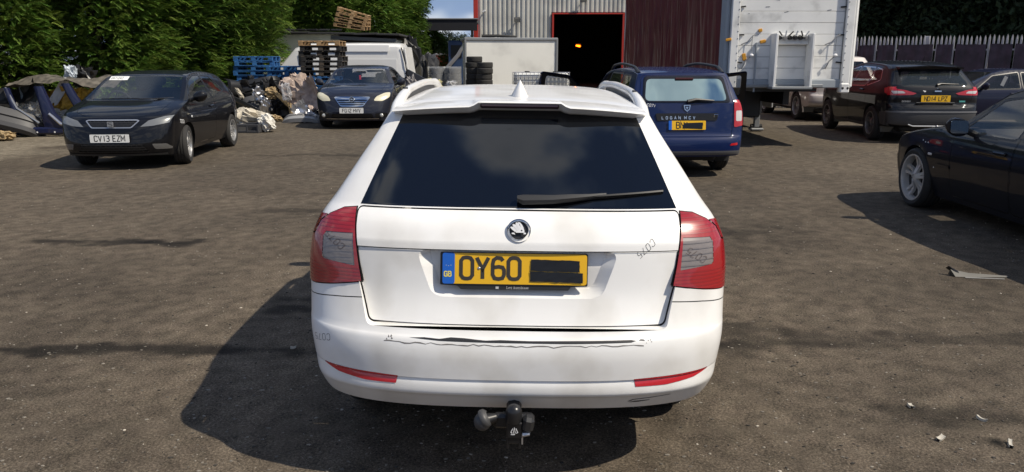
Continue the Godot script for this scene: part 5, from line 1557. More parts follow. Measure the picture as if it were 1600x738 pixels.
func build_blue_saloon() -> void:
	var paint := paint_mat(0.008, 0.010, 0.030, 0.4)
	var c := {"L": 4.5, "across": 14, "axles": [0.95, 3.6], "wheel": [0.315, 0.205, 5, 0], "arch": 0.35, "track": 1.5, "cab": [1.6, 2.4, 3.2, 0.98]}
	c.plan = [[0, 0.7], [0.3, 0.82], [0.9, 0.87], [3.4, 0.88], [4.1, 0.84], [4.5, 0.65]]
	c.section = [[0.2, 0.91], [0.4, 0.97], [0.65, 1.0], [0.85, 0.99], [0.95, 0.95], [1.1, 0.86], [1.3, 0.74], [1.45, 0.63]]
	c.prof = [[0.4, 0.24, 0.6, 0.26, 3, false, 2.8], [0.03, 0.32, 0.3, 0.34, 4, false, 2.8], [0.0, 0.55, 0.25, 0.55, 4, false, 2.8], [0.06, 0.9, 0.3, 0.88, 3, false, 2.8], [0.15, 1.0, 0.4, 0.95, 4, false, 2.8], [0.6, 1.05, 0.85, 1.0, 6, false, 3.0], [1.35, 1.36, 1.45, 1.30, 4, false, 3.0], [1.9, 1.43, 1.9, 1.37, 4, false, 2.8], [2.4, 1.43, 2.4, 1.37, 4, false, 2.8], [2.75, 1.36, 2.85, 1.30, 8, true, 2.8], [3.5, 1.0, 3.35, 0.96, 5, true, 2.8], [4.1, 0.86, 4.0, 0.80, 4, false, 2.5], [4.4, 0.7, 4.15, 0.7, 4, false, 2.4], [4.5, 0.45, 4.2, 0.45, 3, false, 2.4], [4.42, 0.22, 4.1, 0.2, 1, true, 2.4]]
	c.sill = [[3.2, 0.2], [1.3, 0.2]]
	c.screen = [-0.7, 1.0, 0.7, 1.0, 0.56, 1.345, -0.56, 1.345]
	c.back = [-0.6, 1.06, 0.6, 1.06, 0.5, 1.34, -0.5, 1.34]
	c.windows = [[1.25, 0.99, 2.1, 0.96, 2.1, 1.33, 1.55, 1.28], [2.18, 0.96, 3.25, 0.94, 2.82, 1.25, 2.18, 1.335]]
	c.doors = [["rear_door", [1.4, 0.5, 1.32, 0.93, 1.5, 1.31, 2.13, 1.35, 2.15, 0.26, 1.46, 0.26], 1.55, 0.84], ["front_door", [2.16, 0.26, 2.14, 1.35, 2.85, 1.28, 3.34, 0.95, 3.3, 0.26], 2.35, 0.84]]
	c.mirror = [3.12, 0.94, 1.0]
	var o := thing("blue_saloon_car", "dark blue car seen side on with white paper inside its window, behind the black saloon", "car", Vector3(12.35, 0, -19.9), 90)
	var parts := make_car(o, c, paint, glass(0.04, 0.045, 0.05, 0.35))
	put("paper_notice", Soup.new().box(Vector3(-0.66, 1.13, 2.25 - 2.5), Vector3(0.004, 0.24, 0.09), Basis(Vector3.RIGHT, 0.35)), mat(0.7, 0.7, 0.68), o)
	pair("headlight", parts.shell, v2([0.42, 0.62, 0.74, 0.64, 0.78, 0.76, 0.5, 0.72]), 2, -1, mat(0.5, 0.5, 0.5, 0.2, 0, 1), o)
	pair("tail_light", parts.shell, v2([0.45, 0.7, 0.76, 0.7, 0.8, 0.88, 0.45, 0.86]), 2, 1, mat(0.3, 0.01, 0.01, 0.3, 0, 1), o)
	finish_car(o, parts, paint)

func build_ground() -> void:
	var big := 1024
	var nA := noise(11, 0.004, 5).get_image(big, big); nA.convert(Image.FORMAT_L8)
	var nB := noise(23, 0.02, 4).get_image(big, big); nB.convert(Image.FORMAT_L8)
	var nC := noise(29, 0.075, 4).get_image(big, big); nC.convert(Image.FORMAT_L8)
	var a := nA.get_data(); var b := nB.get_data(); var cc := nC.get_data()
	# one pixel is 5 cm: x from -25.6 to 25.6, z from 3 to -48.2
	var px := PackedByteArray(); px.resize(big * big * 3)
	var edge := noise(4, 0.02, 4)
	for j in big:
		var d := j * 0.05 - 3.0
		for i in big:
			var x := i * 0.05 - 25.6
			var k := j * big + i
			var v := 0.122 * (0.22 + a[k] / 255.0 * 0.75 + b[k] / 255.0 * 0.55 + cc[k] / 255.0 * 0.45)
			var r := v * 1.23; var g := v * 0.985; var bl := v * 0.72
			# pale dusty concrete towards the hedge
			if x < -4.0:
				var e := edge.get_noise_2d(i, j) * 2.2 + (b[k] / 255.0 - 0.5) * 1.5
				var t := smoothstep(0.2, 1.4, (-8.2 - x) + (d - 13.0) * 0.25 + e)
				r = lerpf(r, 0.42, t); g = lerpf(g, 0.36, t); bl = lerpf(bl, 0.27, t)
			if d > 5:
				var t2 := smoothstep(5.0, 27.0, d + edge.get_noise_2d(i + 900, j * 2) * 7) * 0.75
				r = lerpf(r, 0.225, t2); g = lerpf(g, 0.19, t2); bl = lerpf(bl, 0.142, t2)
			px[k * 3] = int(pow(r, 0.4545) * 255); px[k * 3 + 1] = int(pow(g, 0.4545) * 255); px[k * 3 + 2] = int(pow(bl, 0.4545) * 255)
	var im := Image.create_from_data(big, big, false, Image.FORMAT_RGB8, px)
	# oil stains: [x, distance, half width, half depth, darkness]
	var sn := noise(77, 0.09, 4)
	for s in [[2.1, 3.05, 0.045, 0.05, 0.8], [-3.75, 6.85, 0.75, 0.13, 0.5], [-3.1, 6.8, 0.3, 0.16, 0.45], [-1.55, 4.95, 0.25, 0.18, 0.4], [-2.6, 4.15, 2.0, 0.10, 0.5], [-3.6, 3.7, 0.9, 0.28, 0.35], [2.3, 4.3, 2.4, 0.14, 0.24], [1.1, 4.4, 0.7, 0.4, 0.3], [-2.0, 8.4, 0.9, 0.2, 0.2], [-4.6, 5.2, 1.0, 0.2, 0.25], [2.0, 3.3, 0.4, 0.15, 0.3], [1.9, 7.2, 0.8, 0.3, 0.25], [-1.6, 9.5, 0.7, 0.35, 0.2], [3.0, 12.5, 1.2, 0.4, 0.25], [-3.0, 13.5, 1.5, 0.3, 0.2]]:
		for j in range(int((s[1] - s[3] * 2 + 3) / 0.05), int((s[1] + s[3] * 2 + 3) / 0.05) + 1):
			for i in range(int((s[0] - s[2] * 1.5 + 25.6) / 0.05), int((s[0] + s[2] * 1.5 + 25.6) / 0.05) + 1):
				var q := Vector2((i * 0.05 - 25.6 - s[0]) / s[2], (j * 0.05 - 3.0 - s[1]) / s[3])
				var e: float = smoothstep(1.0, 0.3, q.length() + sn.get_noise_2d(i, j * 1.7) * 1.3) * s[4]
				var c := im.get_pixel(i, j)
				im.set_pixel(i, j, c * (1 - e))
	var m := StandardMaterial3D.new()
	m.roughness = 0.92
	m.metallic_specular = 0.3
	m.albedo_texture = ImageTexture.create_from_image(im)
	m.detail_enabled = true
	m.detail_blend_mode = BaseMaterial3D.BLEND_MODE_MUL
	m.detail_uv_layer = BaseMaterial3D.DETAIL_UV_2
	m.detail_albedo = grit()
	m.uv2_scale = Vector3.ONE / 2.2
	var bump := noise(9, 0.09, 4, FastNoiseLite.TYPE_CELLULAR).get_seamless_image(512, 512)
	bump.convert(Image.FORMAT_RGBA8)
	var nm := bump.duplicate() as Image
	nm.bump_map_to_normal_map(3.0)
	var P := PackedVector3Array(); var N := PackedVector3Array(); var U := PackedVector2Array(); var W := PackedVector2Array()
	var xs := [-300.0, -25.6, 25.6, 300.0]; var zs := [60.0, 3.0, -48.2, -700.0]
	for i in 3:
		for j in 3:
			for q in [[0, 0], [0, 1], [1, 1], [0, 0], [1, 1], [1, 0]]:
				var x: float = xs[i + q[0]]; var z: float = zs[j + q[1]]
				P.push_back(Vector3(x, 0, z)); N.push_back(Vector3.UP)
				U.push_back(Vector2((x + 25.6) / 51.2, (3.0 - z) / 51.2)); W.push_back(Vector2(x, z))
	var arr := []; arr.resize(Mesh.ARRAY_MAX)
	arr[Mesh.ARRAY_VERTEX] = P; arr[Mesh.ARRAY_NORMAL] = N; arr[Mesh.ARRAY_TEX_UV] = U; arr[Mesh.ARRAY_TEX_UV2] = W
	var am := ArrayMesh.new(); am.add_surface_from_arrays(Mesh.PRIMITIVE_TRIANGLES, arr)
	tag(put("ground", am, m), "worn grey brown asphalt yard with oil stains and loose grit", "ground", "", "structure")
	# loose chips
	var chip := Soup.new()
	chip.ball(Vector3.ZERO, Vector3(1, 0.5, 0.7), 3, 5)
	var mm := MultiMesh.new()
	mm.transform_format = MultiMesh.TRANSFORM_3D
	mm.use_colors = true
	mm.mesh = mesh_of(chip, 10)
	var rng := RandomNumberGenerator.new(); rng.seed = 3
	mm.instance_count = 30000
	for i in mm.instance_count:
		var d := 2.2 + pow(rng.randf(), 1.7) * 14
		var x := rng.randf_range(-0.72, 0.72) * (d + 0.6)
		var s := 0.0016 + pow(rng.randf(), 6) * 0.008
		var bs := Basis(Vector3.UP, rng.randf() * TAU).scaled(Vector3(s * rng.randf_range(0.8, 1.8), s * 0.8, s))
		mm.set_instance_transform(i, Transform3D(bs, Vector3(x, s * 0.2, -d)))
		var u := rng.randf()
		var g := rng.randf_range(0.015, 0.05) if u < 0.35 else (rng.randf_range(0.08, 0.24) if u < 0.97 else rng.randf_range(0.3, 0.55))
		mm.set_instance_color(i, Color(g * 1.1, g * 0.98, g * 0.8))
	var o := MultiMeshInstance3D.new()
	o.multimesh = mm
	o.name = numbered("gravel")
	var gm := mat(1, 1, 1, 0.9); gm.vertex_color_use_as_albedo = true
	o.material_override = gm
	add_child(o)
	tag(o, "small pale stone chips scattered over the asphalt", "gravel", "", "stuff")

func grit() -> ImageTexture:
	var n := 1024
	var a := noise(31, 0.11, 3).get_seamless_image(n, n); a.convert(Image.FORMAT_L8)
	var b := noise(32, 0.28, 1, FastNoiseLite.TYPE_CELLULAR).get_seamless_image(n, n); b.convert(Image.FORMAT_L8)
	var e := noise(33, 0.012, 4).get_seamless_image(n, n); e.convert(Image.FORMAT_L8)
	var fa := noise(34, 0.085, 1, FastNoiseLite.TYPE_CELLULAR).get_seamless_image(n, n); fa.convert(Image.FORMAT_L8)
	var ga := noise(35, 0.11, 1, FastNoiseLite.TYPE_CELLULAR).get_seamless_image(n, n); ga.convert(Image.FORMAT_L8)
	var F := fa.get_data(); var G := ga.get_data()
	var A := a.get_data(); var B := b.get_data(); var E := e.get_data()
	var rng := RandomNumberGenerator.new(); rng.seed = 8
	var out := PackedByteArray(); out.resize(n * n * 3)
	for i in n * n:
		var v := 0.30 + 0.05 + A[i] / 255.0 * 0.36 + B[i] / 255.0 * 0.32 + E[i] / 255.0 * 0.26 - 0.06
		v += (rng.randi() & 255) / 255.0 * 0.22 - 0.11
		var w := 0.0
		if F[i] < 26: v -= 0.16
		if G[i] < 22 and E[i] > 90:
			v += 0.18; w = 0.03
		out[i * 3] = clampi(int((v + w) * 255), 0, 255); out[i * 3 + 1] = clampi(int(v * 255), 0, 255); out[i * 3 + 2] = clampi(int((v - w) * 255), 0, 255)
	return ImageTexture.create_from_image(Image.create_from_data(n, n, false, Image.FORMAT_RGB8, out))

# ------------------------------------------------------------------ the steel shed, canopy, trailer, boxes
func corrugated(x0: float, x1: float, y0: float, y1: float, pitch: float, deep: float, t: Transform3D) -> Soup:
	var s := Soup.new()
	var a := PackedVector3Array(); var b := PackedVector3Array()
	var n := roundi((x1 - x0) / pitch)
	for i in n:
		for q in [[0.0, 0.0], [0.32, 0.0], [0.44, 1.0], [0.82, 1.0], [0.94, 0.0]]:
			var x: float = x0 + (i + q[0]) * (x1 - x0) / n
			a.push_back(t * Vector3(x, y0, q[1] * deep)); b.push_back(t * Vector3(x, y1, q[1] * deep))
	a.push_back(t * Vector3(x1, y0, 0)); b.push_back(t * Vector3(x1, y1, 0))
	s.loft([a, b], false, false)
	return s

func build_shed() -> void:
	var D := 45.0
	var clad := mat(0.62, 0.61, 0.56, 0.55, 0.0)
	laid(clad, tint(41, 0.01, [[0.0, grey(0.80)], [0.5, grey(0.95)], [1.0, Color.WHITE]], 256), 6.0)
	var red := mat(0.42, 0.03, 0.02, 0.5)
	var o := thing("steel_shed", "tall pale corrugated steel shed with red corner post and dark open doorway", "building", Vector3(0, 0, -D))
	var x0 := -2.05; var dl := 2.35; var dr := 6.25; var top := 9.0; var dt := 4.15; var xe := 13.0
	var x := x0 + 0.12
	while x < dl - 0.15:
		var e := minf(x + 1.06, dl - 0.13)
		put("cladding_sheet", corrugated(x, e, 0.0, top, 0.265, 0.05, Transform3D(Basis(), Vector3.ZERO)), clad, o, 20)
		x = e
	x = dl - 0.13
	while x < dr + 0.13:
		var e := minf(x + 1.06, dr + 0.13)
		put("cladding_sheet", corrugated(x, e, dt + 0.12, top, 0.265, 0.05, Transform3D()), clad, o, 20)
		x = e
	while x < xe:
		var e := minf(x + 1.06, xe)
		put("cladding_sheet", corrugated(x, e, 0.0, top, 0.265, 0.05, Transform3D()), clad, o, 20)
		x = e
	put("corner_post", Soup.new().box(Vector3(x0, top / 2, 0.0), Vector3(0.24, top, 0.26), Basis(), 0.01), red, o)
	var fr := put("door_frame", Soup.new().box(Vector3(dl - 0.04, dt / 2, 0.03), Vector3(0.10, dt, 0.2), Basis(), 0.01), red, o)
	put("door_frame", Soup.new().box(Vector3(dr + 0.04, dt / 2, 0.03), Vector3(0.10, dt, 0.2), Basis(), 0.01), red, o)
	put("lintel", Soup.new().box(Vector3((dl + dr) / 2, dt + 0.04, 0.03), Vector3(dr - dl + 0.2, 0.07, 0.2), Basis(), 0.01), red, o)
	var side_sheet := corrugated(-22.0, 0.0, 0.0, top, 0.265, 0.05, Transform3D(Basis(Vector3(0, 0, 1), Vector3.UP, Vector3(-1, 0, 0)), Vector3(x0, 0, 0)))
	put("side_wall", side_sheet, clad, o, 20)
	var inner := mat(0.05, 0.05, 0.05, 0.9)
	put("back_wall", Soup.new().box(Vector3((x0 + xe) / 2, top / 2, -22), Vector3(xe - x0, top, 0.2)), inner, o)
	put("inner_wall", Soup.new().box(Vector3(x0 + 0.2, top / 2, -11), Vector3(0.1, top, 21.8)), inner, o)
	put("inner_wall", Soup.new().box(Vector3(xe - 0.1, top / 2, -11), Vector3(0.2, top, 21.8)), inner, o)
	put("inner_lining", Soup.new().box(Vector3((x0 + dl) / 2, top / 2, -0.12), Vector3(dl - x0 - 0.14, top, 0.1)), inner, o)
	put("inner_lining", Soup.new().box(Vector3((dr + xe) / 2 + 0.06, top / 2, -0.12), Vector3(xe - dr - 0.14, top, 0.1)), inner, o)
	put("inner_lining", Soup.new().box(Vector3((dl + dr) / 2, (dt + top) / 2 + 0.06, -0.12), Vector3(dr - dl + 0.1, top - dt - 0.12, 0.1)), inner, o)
	put("roof", Soup.new().box(Vector3((x0 + xe) / 2, top + 0.1, -11), Vector3(xe - x0 + 0.5, 0.2, 22.6)), mat(0.3, 0.3, 0.3, 0.6), o)
	put("floor_slab", Soup.new().box(Vector3((x0 + xe) / 2, 0.005, -11), Vector3(xe - x0 - 0.5, 0.02, 21.8)), mat(0.12, 0.12, 0.115, 0.9), o)
	# floodlight, smaller fittings
	for q in [[0.30, 3.85, 0.30], [4.0, 4.93, 0.3]]:
		var f := thing("floodlight", "square floodlight on the shed wall " + ("left of the open doorway" if q[0] < 1 else "above the open doorway"), "floodlight", Vector3(q[0], q[1], -D + 0.05))
		put("bracket", Soup.new().box(Vector3(0, -0.02, 0.12), Vector3(0.04, 0.05, 0.22)), M.trim, f)
		put("lamp_housing", Soup.new().box(Vector3(0, 0, 0.27), Vector3(0.34, 0.28, 0.12), Basis(Vector3.RIGHT, 0.5), 0.02), mat(0.06, 0.06, 0.06, 0.5), f)
		put("lamp_glass", Soup.new().box(Vector3(0, -0.03, 0.335), Vector3(0.28, 0.22, 0.01), Basis(Vector3.RIGHT, 0.5)), mat(0.4, 0.4, 0.36, 0.1), f)
	var cm := thing("security_camera", "small white camera high on the shed wall beside the red corner post", "camera", Vector3(-1.5, 4.35, -D + 0.05))
	put("bracket", Soup.new().box(Vector3(0, 0, 0.1), Vector3(0.05, 0.05, 0.2)), mat(0.6, 0.6, 0.6), cm)
	put("camera_body", Soup.new().box(Vector3(-0.08, -0.05, 0.22), Vector3(0.22, 0.1, 0.1), Basis(Vector3.BACK, 0.5), 0.02), mat(0.6, 0.6, 0.6), cm)
	var lamp := thing("orange_lamp", "glowing orange lamp deep inside the dark doorway", "lamp", Vector3(4.35, 2.55, -D - 7))
	var glow := mat(0.8, 0.3, 0.05)
	glow.emission_enabled = true; glow.emission = Color(1.0, 0.45, 0.08); glow.emission_energy_multiplier = 3.0
	put("bulb", Soup.new().box(Vector3(0, 0, 0.09), Vector3(0.32, 0.12, 0.08), Basis(Vector3.BACK, -0.15), 0.02), glow, lamp)
	put("lamp_shade", Soup.new().box(Vector3(0, 0.11, 0.0), Vector3(0.42, 0.06, 0.3), Basis(), 0.02), M.dark, lamp)
	var l := OmniLight3D.new()
	l.light_color = Color(1, 0.5, 0.12); l.light_energy = 0.25; l.omni_range = 20; l.omni_attenuation = 2; l.shadow_enabled = true
	l.position = Vector3(0, 0, 0.25)
	lamp.add_child(l)
	# canopy beside the shed
	var cp := thing("canopy", "dark flat roofed open canopy between the shed and the trees", "canopy", Vector3(-4.5, 0, -43.5))
	put("fascia", Soup.new().box(Vector3(0.05, 3.52, 0.0), Vector3(5.1, 0.62, 0.12), Basis(), 0.01), mat(0.007, 0.007, 0.010, 0.7), cp)
	put("roof_deck", Soup.new().box(Vector3(0.05, 3.7, -3.0), Vector3(5.1, 0.12, 5.8)), mat(0.05, 0.05, 0.05, 0.8), cp)
	put("edge_trim", Soup.new().box(Vector3(0.05, 3.84, 0.02), Vector3(5.2, 0.05, 0.2)), mat(0.25, 0.25, 0.26, 0.6), cp)
	for q in [[-0.95, -0.3], [2.3, -0.3], [-2.2, -0.3], [-0.9, -5.6], [2.3, -5.6]]:
		put("post", Soup.new().box(Vector3(q[0], 1.65, q[1]), Vector3(0.14, 3.3, 0.14), Basis(), 0.01), M.trim, cp)

func build_trailer() -> void:
	var white := mat(0.80, 0.80, 0.78, 0.5)
	laid(white, tint(51, 0.008, [[0.0, grey(0.80)], [0.35, grey(0.96)], [1.0, Color.WHITE]], 512, 5), 2.5)
	var grey_m := mat(0.30, 0.33, 0.36, 0.5)
	var steel := mat(0.22, 0.23, 0.24, 0.5, 0.2)
	var maroon := mat(0.15, 0.024, 0.028, 0.42)
	laid(maroon, tint(53, 0.012, [[0.0, Color(0.75, 0.75, 0.75)], [0.5, Color(0.95, 0.95, 0.95)], [1.0, Color.WHITE]], 256, 4), 3.0)
	var xl := 3.92; var xr := 6.43; var zf := -14.7; var zb := -27.6; var y0 := 1.14; var y1 := 4.05
	var o := thing("curtain_trailer", "parked lorry trailer with white ribbed front wall and maroon side curtains", "trailer", Vector3((xl + xr) / 2, 0, (zf + zb) / 2))
	var off := -o.position
	# front wall of wide boards with grooves between
	var bx0 := xl + 0.27; var bx1 := xr - 0.27
	var y := y0 + 0.14
	var k := 0
	while y < y1:
		var h := 0.205
		put("front_board", Soup.new().box(off + Vector3((bx0 + bx1) / 2, y + h / 2, zf - 0.04), Vector3(bx1 - bx0, h - 0.006, 0.05 + 0.002 * (k % 2)), Basis(), 0.004), white, o)
		y += h
		k += 1
	put("front_liner", Soup.new().box(off + Vector3((bx0 + bx1) / 2, (y0 + y1) / 2, zf - 0.085), Vector3(bx1 - bx0, y1 - y0, 0.03)), grey_m, o)
	for sg in [-1, 1]:
		var cx := xl + 0.2 if sg < 0 else xr - 0.2
		put("corner_post", Soup.new().box(off + Vector3(cx, (y0 + y1) / 2, zf - 0.02), Vector3(0.15, y1 - y0 + 0.02, 0.16), Basis(), 0.01), white, o)
		var wing := Soup.new().box(off + Vector3(xl + 0.06 if sg < 0 else xr - 0.05, (y0 + y1) / 2 - 0.02, zf - 0.13), Vector3(0.10, y1 - y0, 0.22), Basis(Vector3.UP, -0.3 * sg), 0.03)
		put("corner_panel", wing, grey_m if sg < 0 else white, o)
		put("seam_strip", Soup.new().box(off + Vector3(bx0 + 0.01 if sg < 0 else bx1 - 0.01, (y0 + y1) / 2, zf - 0.005), Vector3(0.022, y1 - y0 - 0.1, 0.02)), steel, o)
		for j in 22:
			put("rivet", Soup.new().ball(off + Vector3(cx + 0.05 * -sg, y0 + 0.1 + j * 0.13, zf + 0.062), Vector3(0.012, 0.012, 0.006), 4, 6), steel, o)
		for j in 5:
			put("hinge", Soup.new().box(off + Vector3((bx0 + 0.05 if sg < 0 else bx1 - 0.05), y0 + 0.45 + j * 0.5, zf + 0.005), Vector3(0.12, 0.025, 0.02), Basis(Vector3.BACK, 0.1 * (j % 3 - 1))), M.dark, o)
	put("foot_casting", Soup.new().box(off + Vector3(xr - 0.2, y0 - 0.02, zf + 0.0), Vector3(0.17, 0.18, 0.18), Basis(), 0.02), white, o)
	for x in [-0.045, 0.05]: put("bolt_hole", Soup.new().ball(off + Vector3(xr - 0.2 + x, y0 - 0.02, zf + 0.09), Vector3(0.025, 0.025, 0.006), 4, 10), M.dark, o)
	put("sill_beam", Soup.new().box(off + Vector3((xl + xr) / 2, y0 + 0.06, zf - 0.05), Vector3(xr - xl - 0.3, 0.16, 0.14), Basis(), 0.015), grey_m, o)
	put("sill_lip", Soup.new().box(off + Vector3((xl + xr) / 2 - 0.1, y0 + 0.02, zf + 0.04), Vector3(1.5, 0.06, 0.06), Basis(), 0.01), steel, o)
	# recess with the air and power couplings
	var rx0 := 4.83; var rx1 := 5.50
	var box := hold("coupling_recess", o)
	put("cheek", Soup.new().box(off + Vector3(rx0, y0 + 0.48, zf + 0.14), Vector3(0.05, 0.98, 0.30), Basis(), 0.008), white, box)
	put("cheek", Soup.new().box(off + Vector3(rx1, y0 + 0.48, zf + 0.14), Vector3(0.05, 0.98, 0.30), Basis(), 0.008), white, box)
	put("side_plate", Soup.new().box(off + Vector3(rx0 - 0.29, y0 + 0.36, zf + 0.02), Vector3(0.02, 0.9, 0.06)), grey_m, box)
	put("coupling_panel", Soup.new().box(off + Vector3((rx0 + rx1) / 2, y0 + 0.87, zf + 0.06), Vector3(rx1 - rx0 - 0.052, 0.2, 0.06), Basis(Vector3.RIGHT, -0.25), 0.01), white, box)
	put("recess_floor", Soup.new().box(off + Vector3((rx0 + rx1) / 2, y0 - 0.01, zf + 0.14), Vector3(rx1 - rx0 + 0.08, 0.05, 0.32), Basis(), 0.01), steel, box)
	var rng := RandomNumberGenerator.new(); rng.seed = 12
	for i in 6:
		var x := lerpf(rx0 + 0.09, rx1 - 0.09, i / 5.0)
		var col: Material = [M.trim, M.silver, M.black, M.trim, M.black, M.silver][i]
		put("coupling", Soup.new().tube(v3([x + off.x, y0 + 0.90 + off.y, zf + 0.08 + off.z, x + off.x, y0 + 0.89 + off.y, zf + 0.18 + off.z]), [0.045, 0.032], 10), col, box)
		put("coupling_tap", Soup.new().box(off + Vector3(x + 0.01, y0 + 0.97, zf + 0.15), Vector3(0.02, 0.1, 0.02), Basis(Vector3.BACK, rng.randf_range(-0.8, 0.8))), M.silver if i % 2 else M.dark, box)
	for i in 7:
		for sg in [0, 1]:
			put("rivet", Soup.new().ball(off + Vector3(rx0 + 0.027 if sg == 0 else rx1 - 0.027, y0 + 0.2 + i * 0.12, zf + 0.12 + 0.05 * (i % 2)), Vector3(0.006, 0.014, 0.014), 4, 6), M.white_ink, box)
	# hooked handles and marker lights
	for q in [[4.42, -1], [5.98, 1]]:
		var p := off + Vector3(q[0], y0 + 0.55, zf + 0.02)
		put("hook", Soup.new().tube(v3([p.x - 0.17, p.y + 0.22, p.z, p.x - 0.06, p.y + 0.27, p.z + 0.03, p.x + 0.03, p.y + 0.38, p.z + 0.03, p.x + 0.1, p.y + 0.4, p.z]), 0.011, 6), steel, o)
		put("hook", Soup.new().tube(v3([p.x + 0.03, p.y + 0.37, p.z + 0.02, p.x + 0.02, p.y + 0.1, p.z + 0.02]), 0.006, 5), steel, o)
		put("hook", Soup.new().tube(v3([p.x - 0.13, p.y - 0.22, p.z, p.x - 0.08, p.y - 0.08, p.z + 0.03, p.x + 0.05, p.y + 0.04, p.z + 0.02]), 0.011, 6), steel, o)
		put("hook_end", Soup.new().ball(Vector3(p.x + 0.03, p.y + 0.03, p.z + 0.03), Vector3(0.04, 0.03, 0.02), 5, 8), M.white_ink, o)
	var amber := mat(0.55, 0.26, 0.02, 0.4)
	for q in [[4.0, 0.86, 0.11, 0.05], [4.33, 0.55, 0.07, 0.13], [4.66, 0.83, 0.11, 0.06], [4.6, 1.03, 0.07, 0.06]]:
		put("reflector", Soup.new().box(off + Vector3(q[0], y0 + q[1], zf + (0.07 if q[0] < 4.2 else 0.0)), Vector3(q[2], q[3], 0.03), Basis(Vector3.BACK, 0.2), 0.01), amber, o)
	for i in 7:
		put("scrape", Soup.new().box(off + Vector3(rng.randf_range(bx0 + 0.1, bx1 - 0.1), y0 + rng.randf_range(1.25, 1.7), zf - 0.013), Vector3(rng.randf_range(0.02, 0.1), 0.012, 0.003), Basis(Vector3.BACK, rng.randf_range(-0.3, 0.3))), steel, o)
	# hanging side curtain with folds, on both sides
	var fold := noise(61, 0.9, 3)
	for sg in [-1, 1]:
		var x := xl if sg < 0 else xr
		var s := Soup.new()
		var rows: Array = []
		for j in 15:
			var v := j / 14.0
			var yy := lerpf(y0 + 0.02, y1, v)
			var row := PackedVector3Array()
			for i in 261:
				var u := i / 260.0
				var z := lerpf(zf - 0.3, zb, u)
				var w := 0.6 + 0.4 * smoothstep(0.0, 0.6, u)
				var f := fold.get_noise_2d(z * 3.6 + 0.12 * yy, yy * 0.22) * 0.13 * w + sin(z * 9.0 + fold.get_noise_1d(z) * 5.0) * 0.012 * w
				row.push_back(off + Vector3(x + sg * (-0.03 + f), yy, z))
			rows.push_back(row)
		s.loft(rows, false, false)
		put("side_curtain", s, maroon, o, 70)
	put("roof", Soup.new().box(off + Vector3((xl + xr) / 2, y1 + 0.03, (zf + zb) / 2), Vector3(xr - xl, 0.06, zf - zb)), white, o)
	put("rear_doors", Soup.new().box(off + Vector3((xl + xr) / 2, (y0 + y1) / 2, zb), Vector3(xr - xl, y1 - y0, 0.06)), white, o)
	put("load_floor", Soup.new().box(off + Vector3((xl + xr) / 2, y0 + 0.03, (zf + zb) / 2), Vector3(xr - xl - 0.1, 0.1, zf - zb - 0.3)), M.dark, o)
	for x in [4.72, 5.63]:
		put("chassis_beam", Soup.new().box(off + Vector3(x, y0 - 0.2, (zf + zb) / 2 - 0.6), Vector3(0.12, 0.4, zf - zb - 1.4)), M.trim, o)
	put("king_pin_plate", Soup.new().box(off + Vector3(5.17, y0 - 0.06, zf - 0.9), Vector3(1.2, 0.06, 1.6)), M.trim, o)
	# landing legs
	for x in [4.62, 5.75]:
		var lg := hold("landing_leg", o, off + Vector3(x, 0, -18.2))
		put("outer_tube", Soup.new().box(Vector3(0, 0.78, 0), Vector3(0.16, 0.7, 0.16), Basis(), 0.01), mat(0.30, 0.29, 0.27, 0.6), lg)
		put("inner_tube", Soup.new().box(Vector3(0, 0.35, 0), Vector3(0.12, 0.5, 0.12), Basis(), 0.01), steel, lg)
		put("foot", Soup.new().box(Vector3(0, 0.05, 0), Vector3(0.30, 0.06, 0.26), Basis(), 0.02), steel, lg)
		put("foot_hinge", Soup.new().tube(v3([-0.13, 0.12, 0, 0.13, 0.12, 0]), 0.05, 8), M.dark, lg)
	put("leg_brace", Soup.new().tube(v3([4.62 + off.x, 0.6, -18.2 + off.z, 5.75 + off.x, 0.6, -18.2 + off.z]), 0.03, 6), steel, o)
	put("tool_box", Soup.new().box(off + Vector3(5.0, 0.72, -17.4), Vector3(0.9, 0.62, 0.7), Basis(), 0.02), M.black, o)
	put("side_guard", Soup.new().box(off + Vector3(xl + 0.07, 0.75, -20.8), Vector3(0.04, 0.16, 3.6), Basis(), 0.01), mat(0.4, 0.4, 0.4, 0.5), o)
	put("side_guard", Soup.new().box(off + Vector3(xr - 0.07, 0.75, -20.8), Vector3(0.04, 0.5, 3.6), Basis(), 0.01), mat(0.4, 0.4, 0.4, 0.5), o)
	for zz in [-23.6, -24.9, -26.2]:
		for x in [xl + 0.25, xr - 0.25]:
			var w := hold("wheel", o, off + Vector3(x, 0.5, zz))
			put("tyre", Soup.new().lathe([[0.28, -0.17], [0.47, -0.18], [0.5, -0.14], [0.5, 0.14], [0.47, 0.18], [0.28, 0.17]], Transform3D(), 24), M.tyre, w)
			put("rim", Soup.new().lathe([[0.28, 0.12], [0.2, 0.02], [0.001, 0.04]], Transform3D(Basis(Vector3.UP, 0.0 if x > 5 else PI), Vector3.ZERO), 20), M.rim, w)

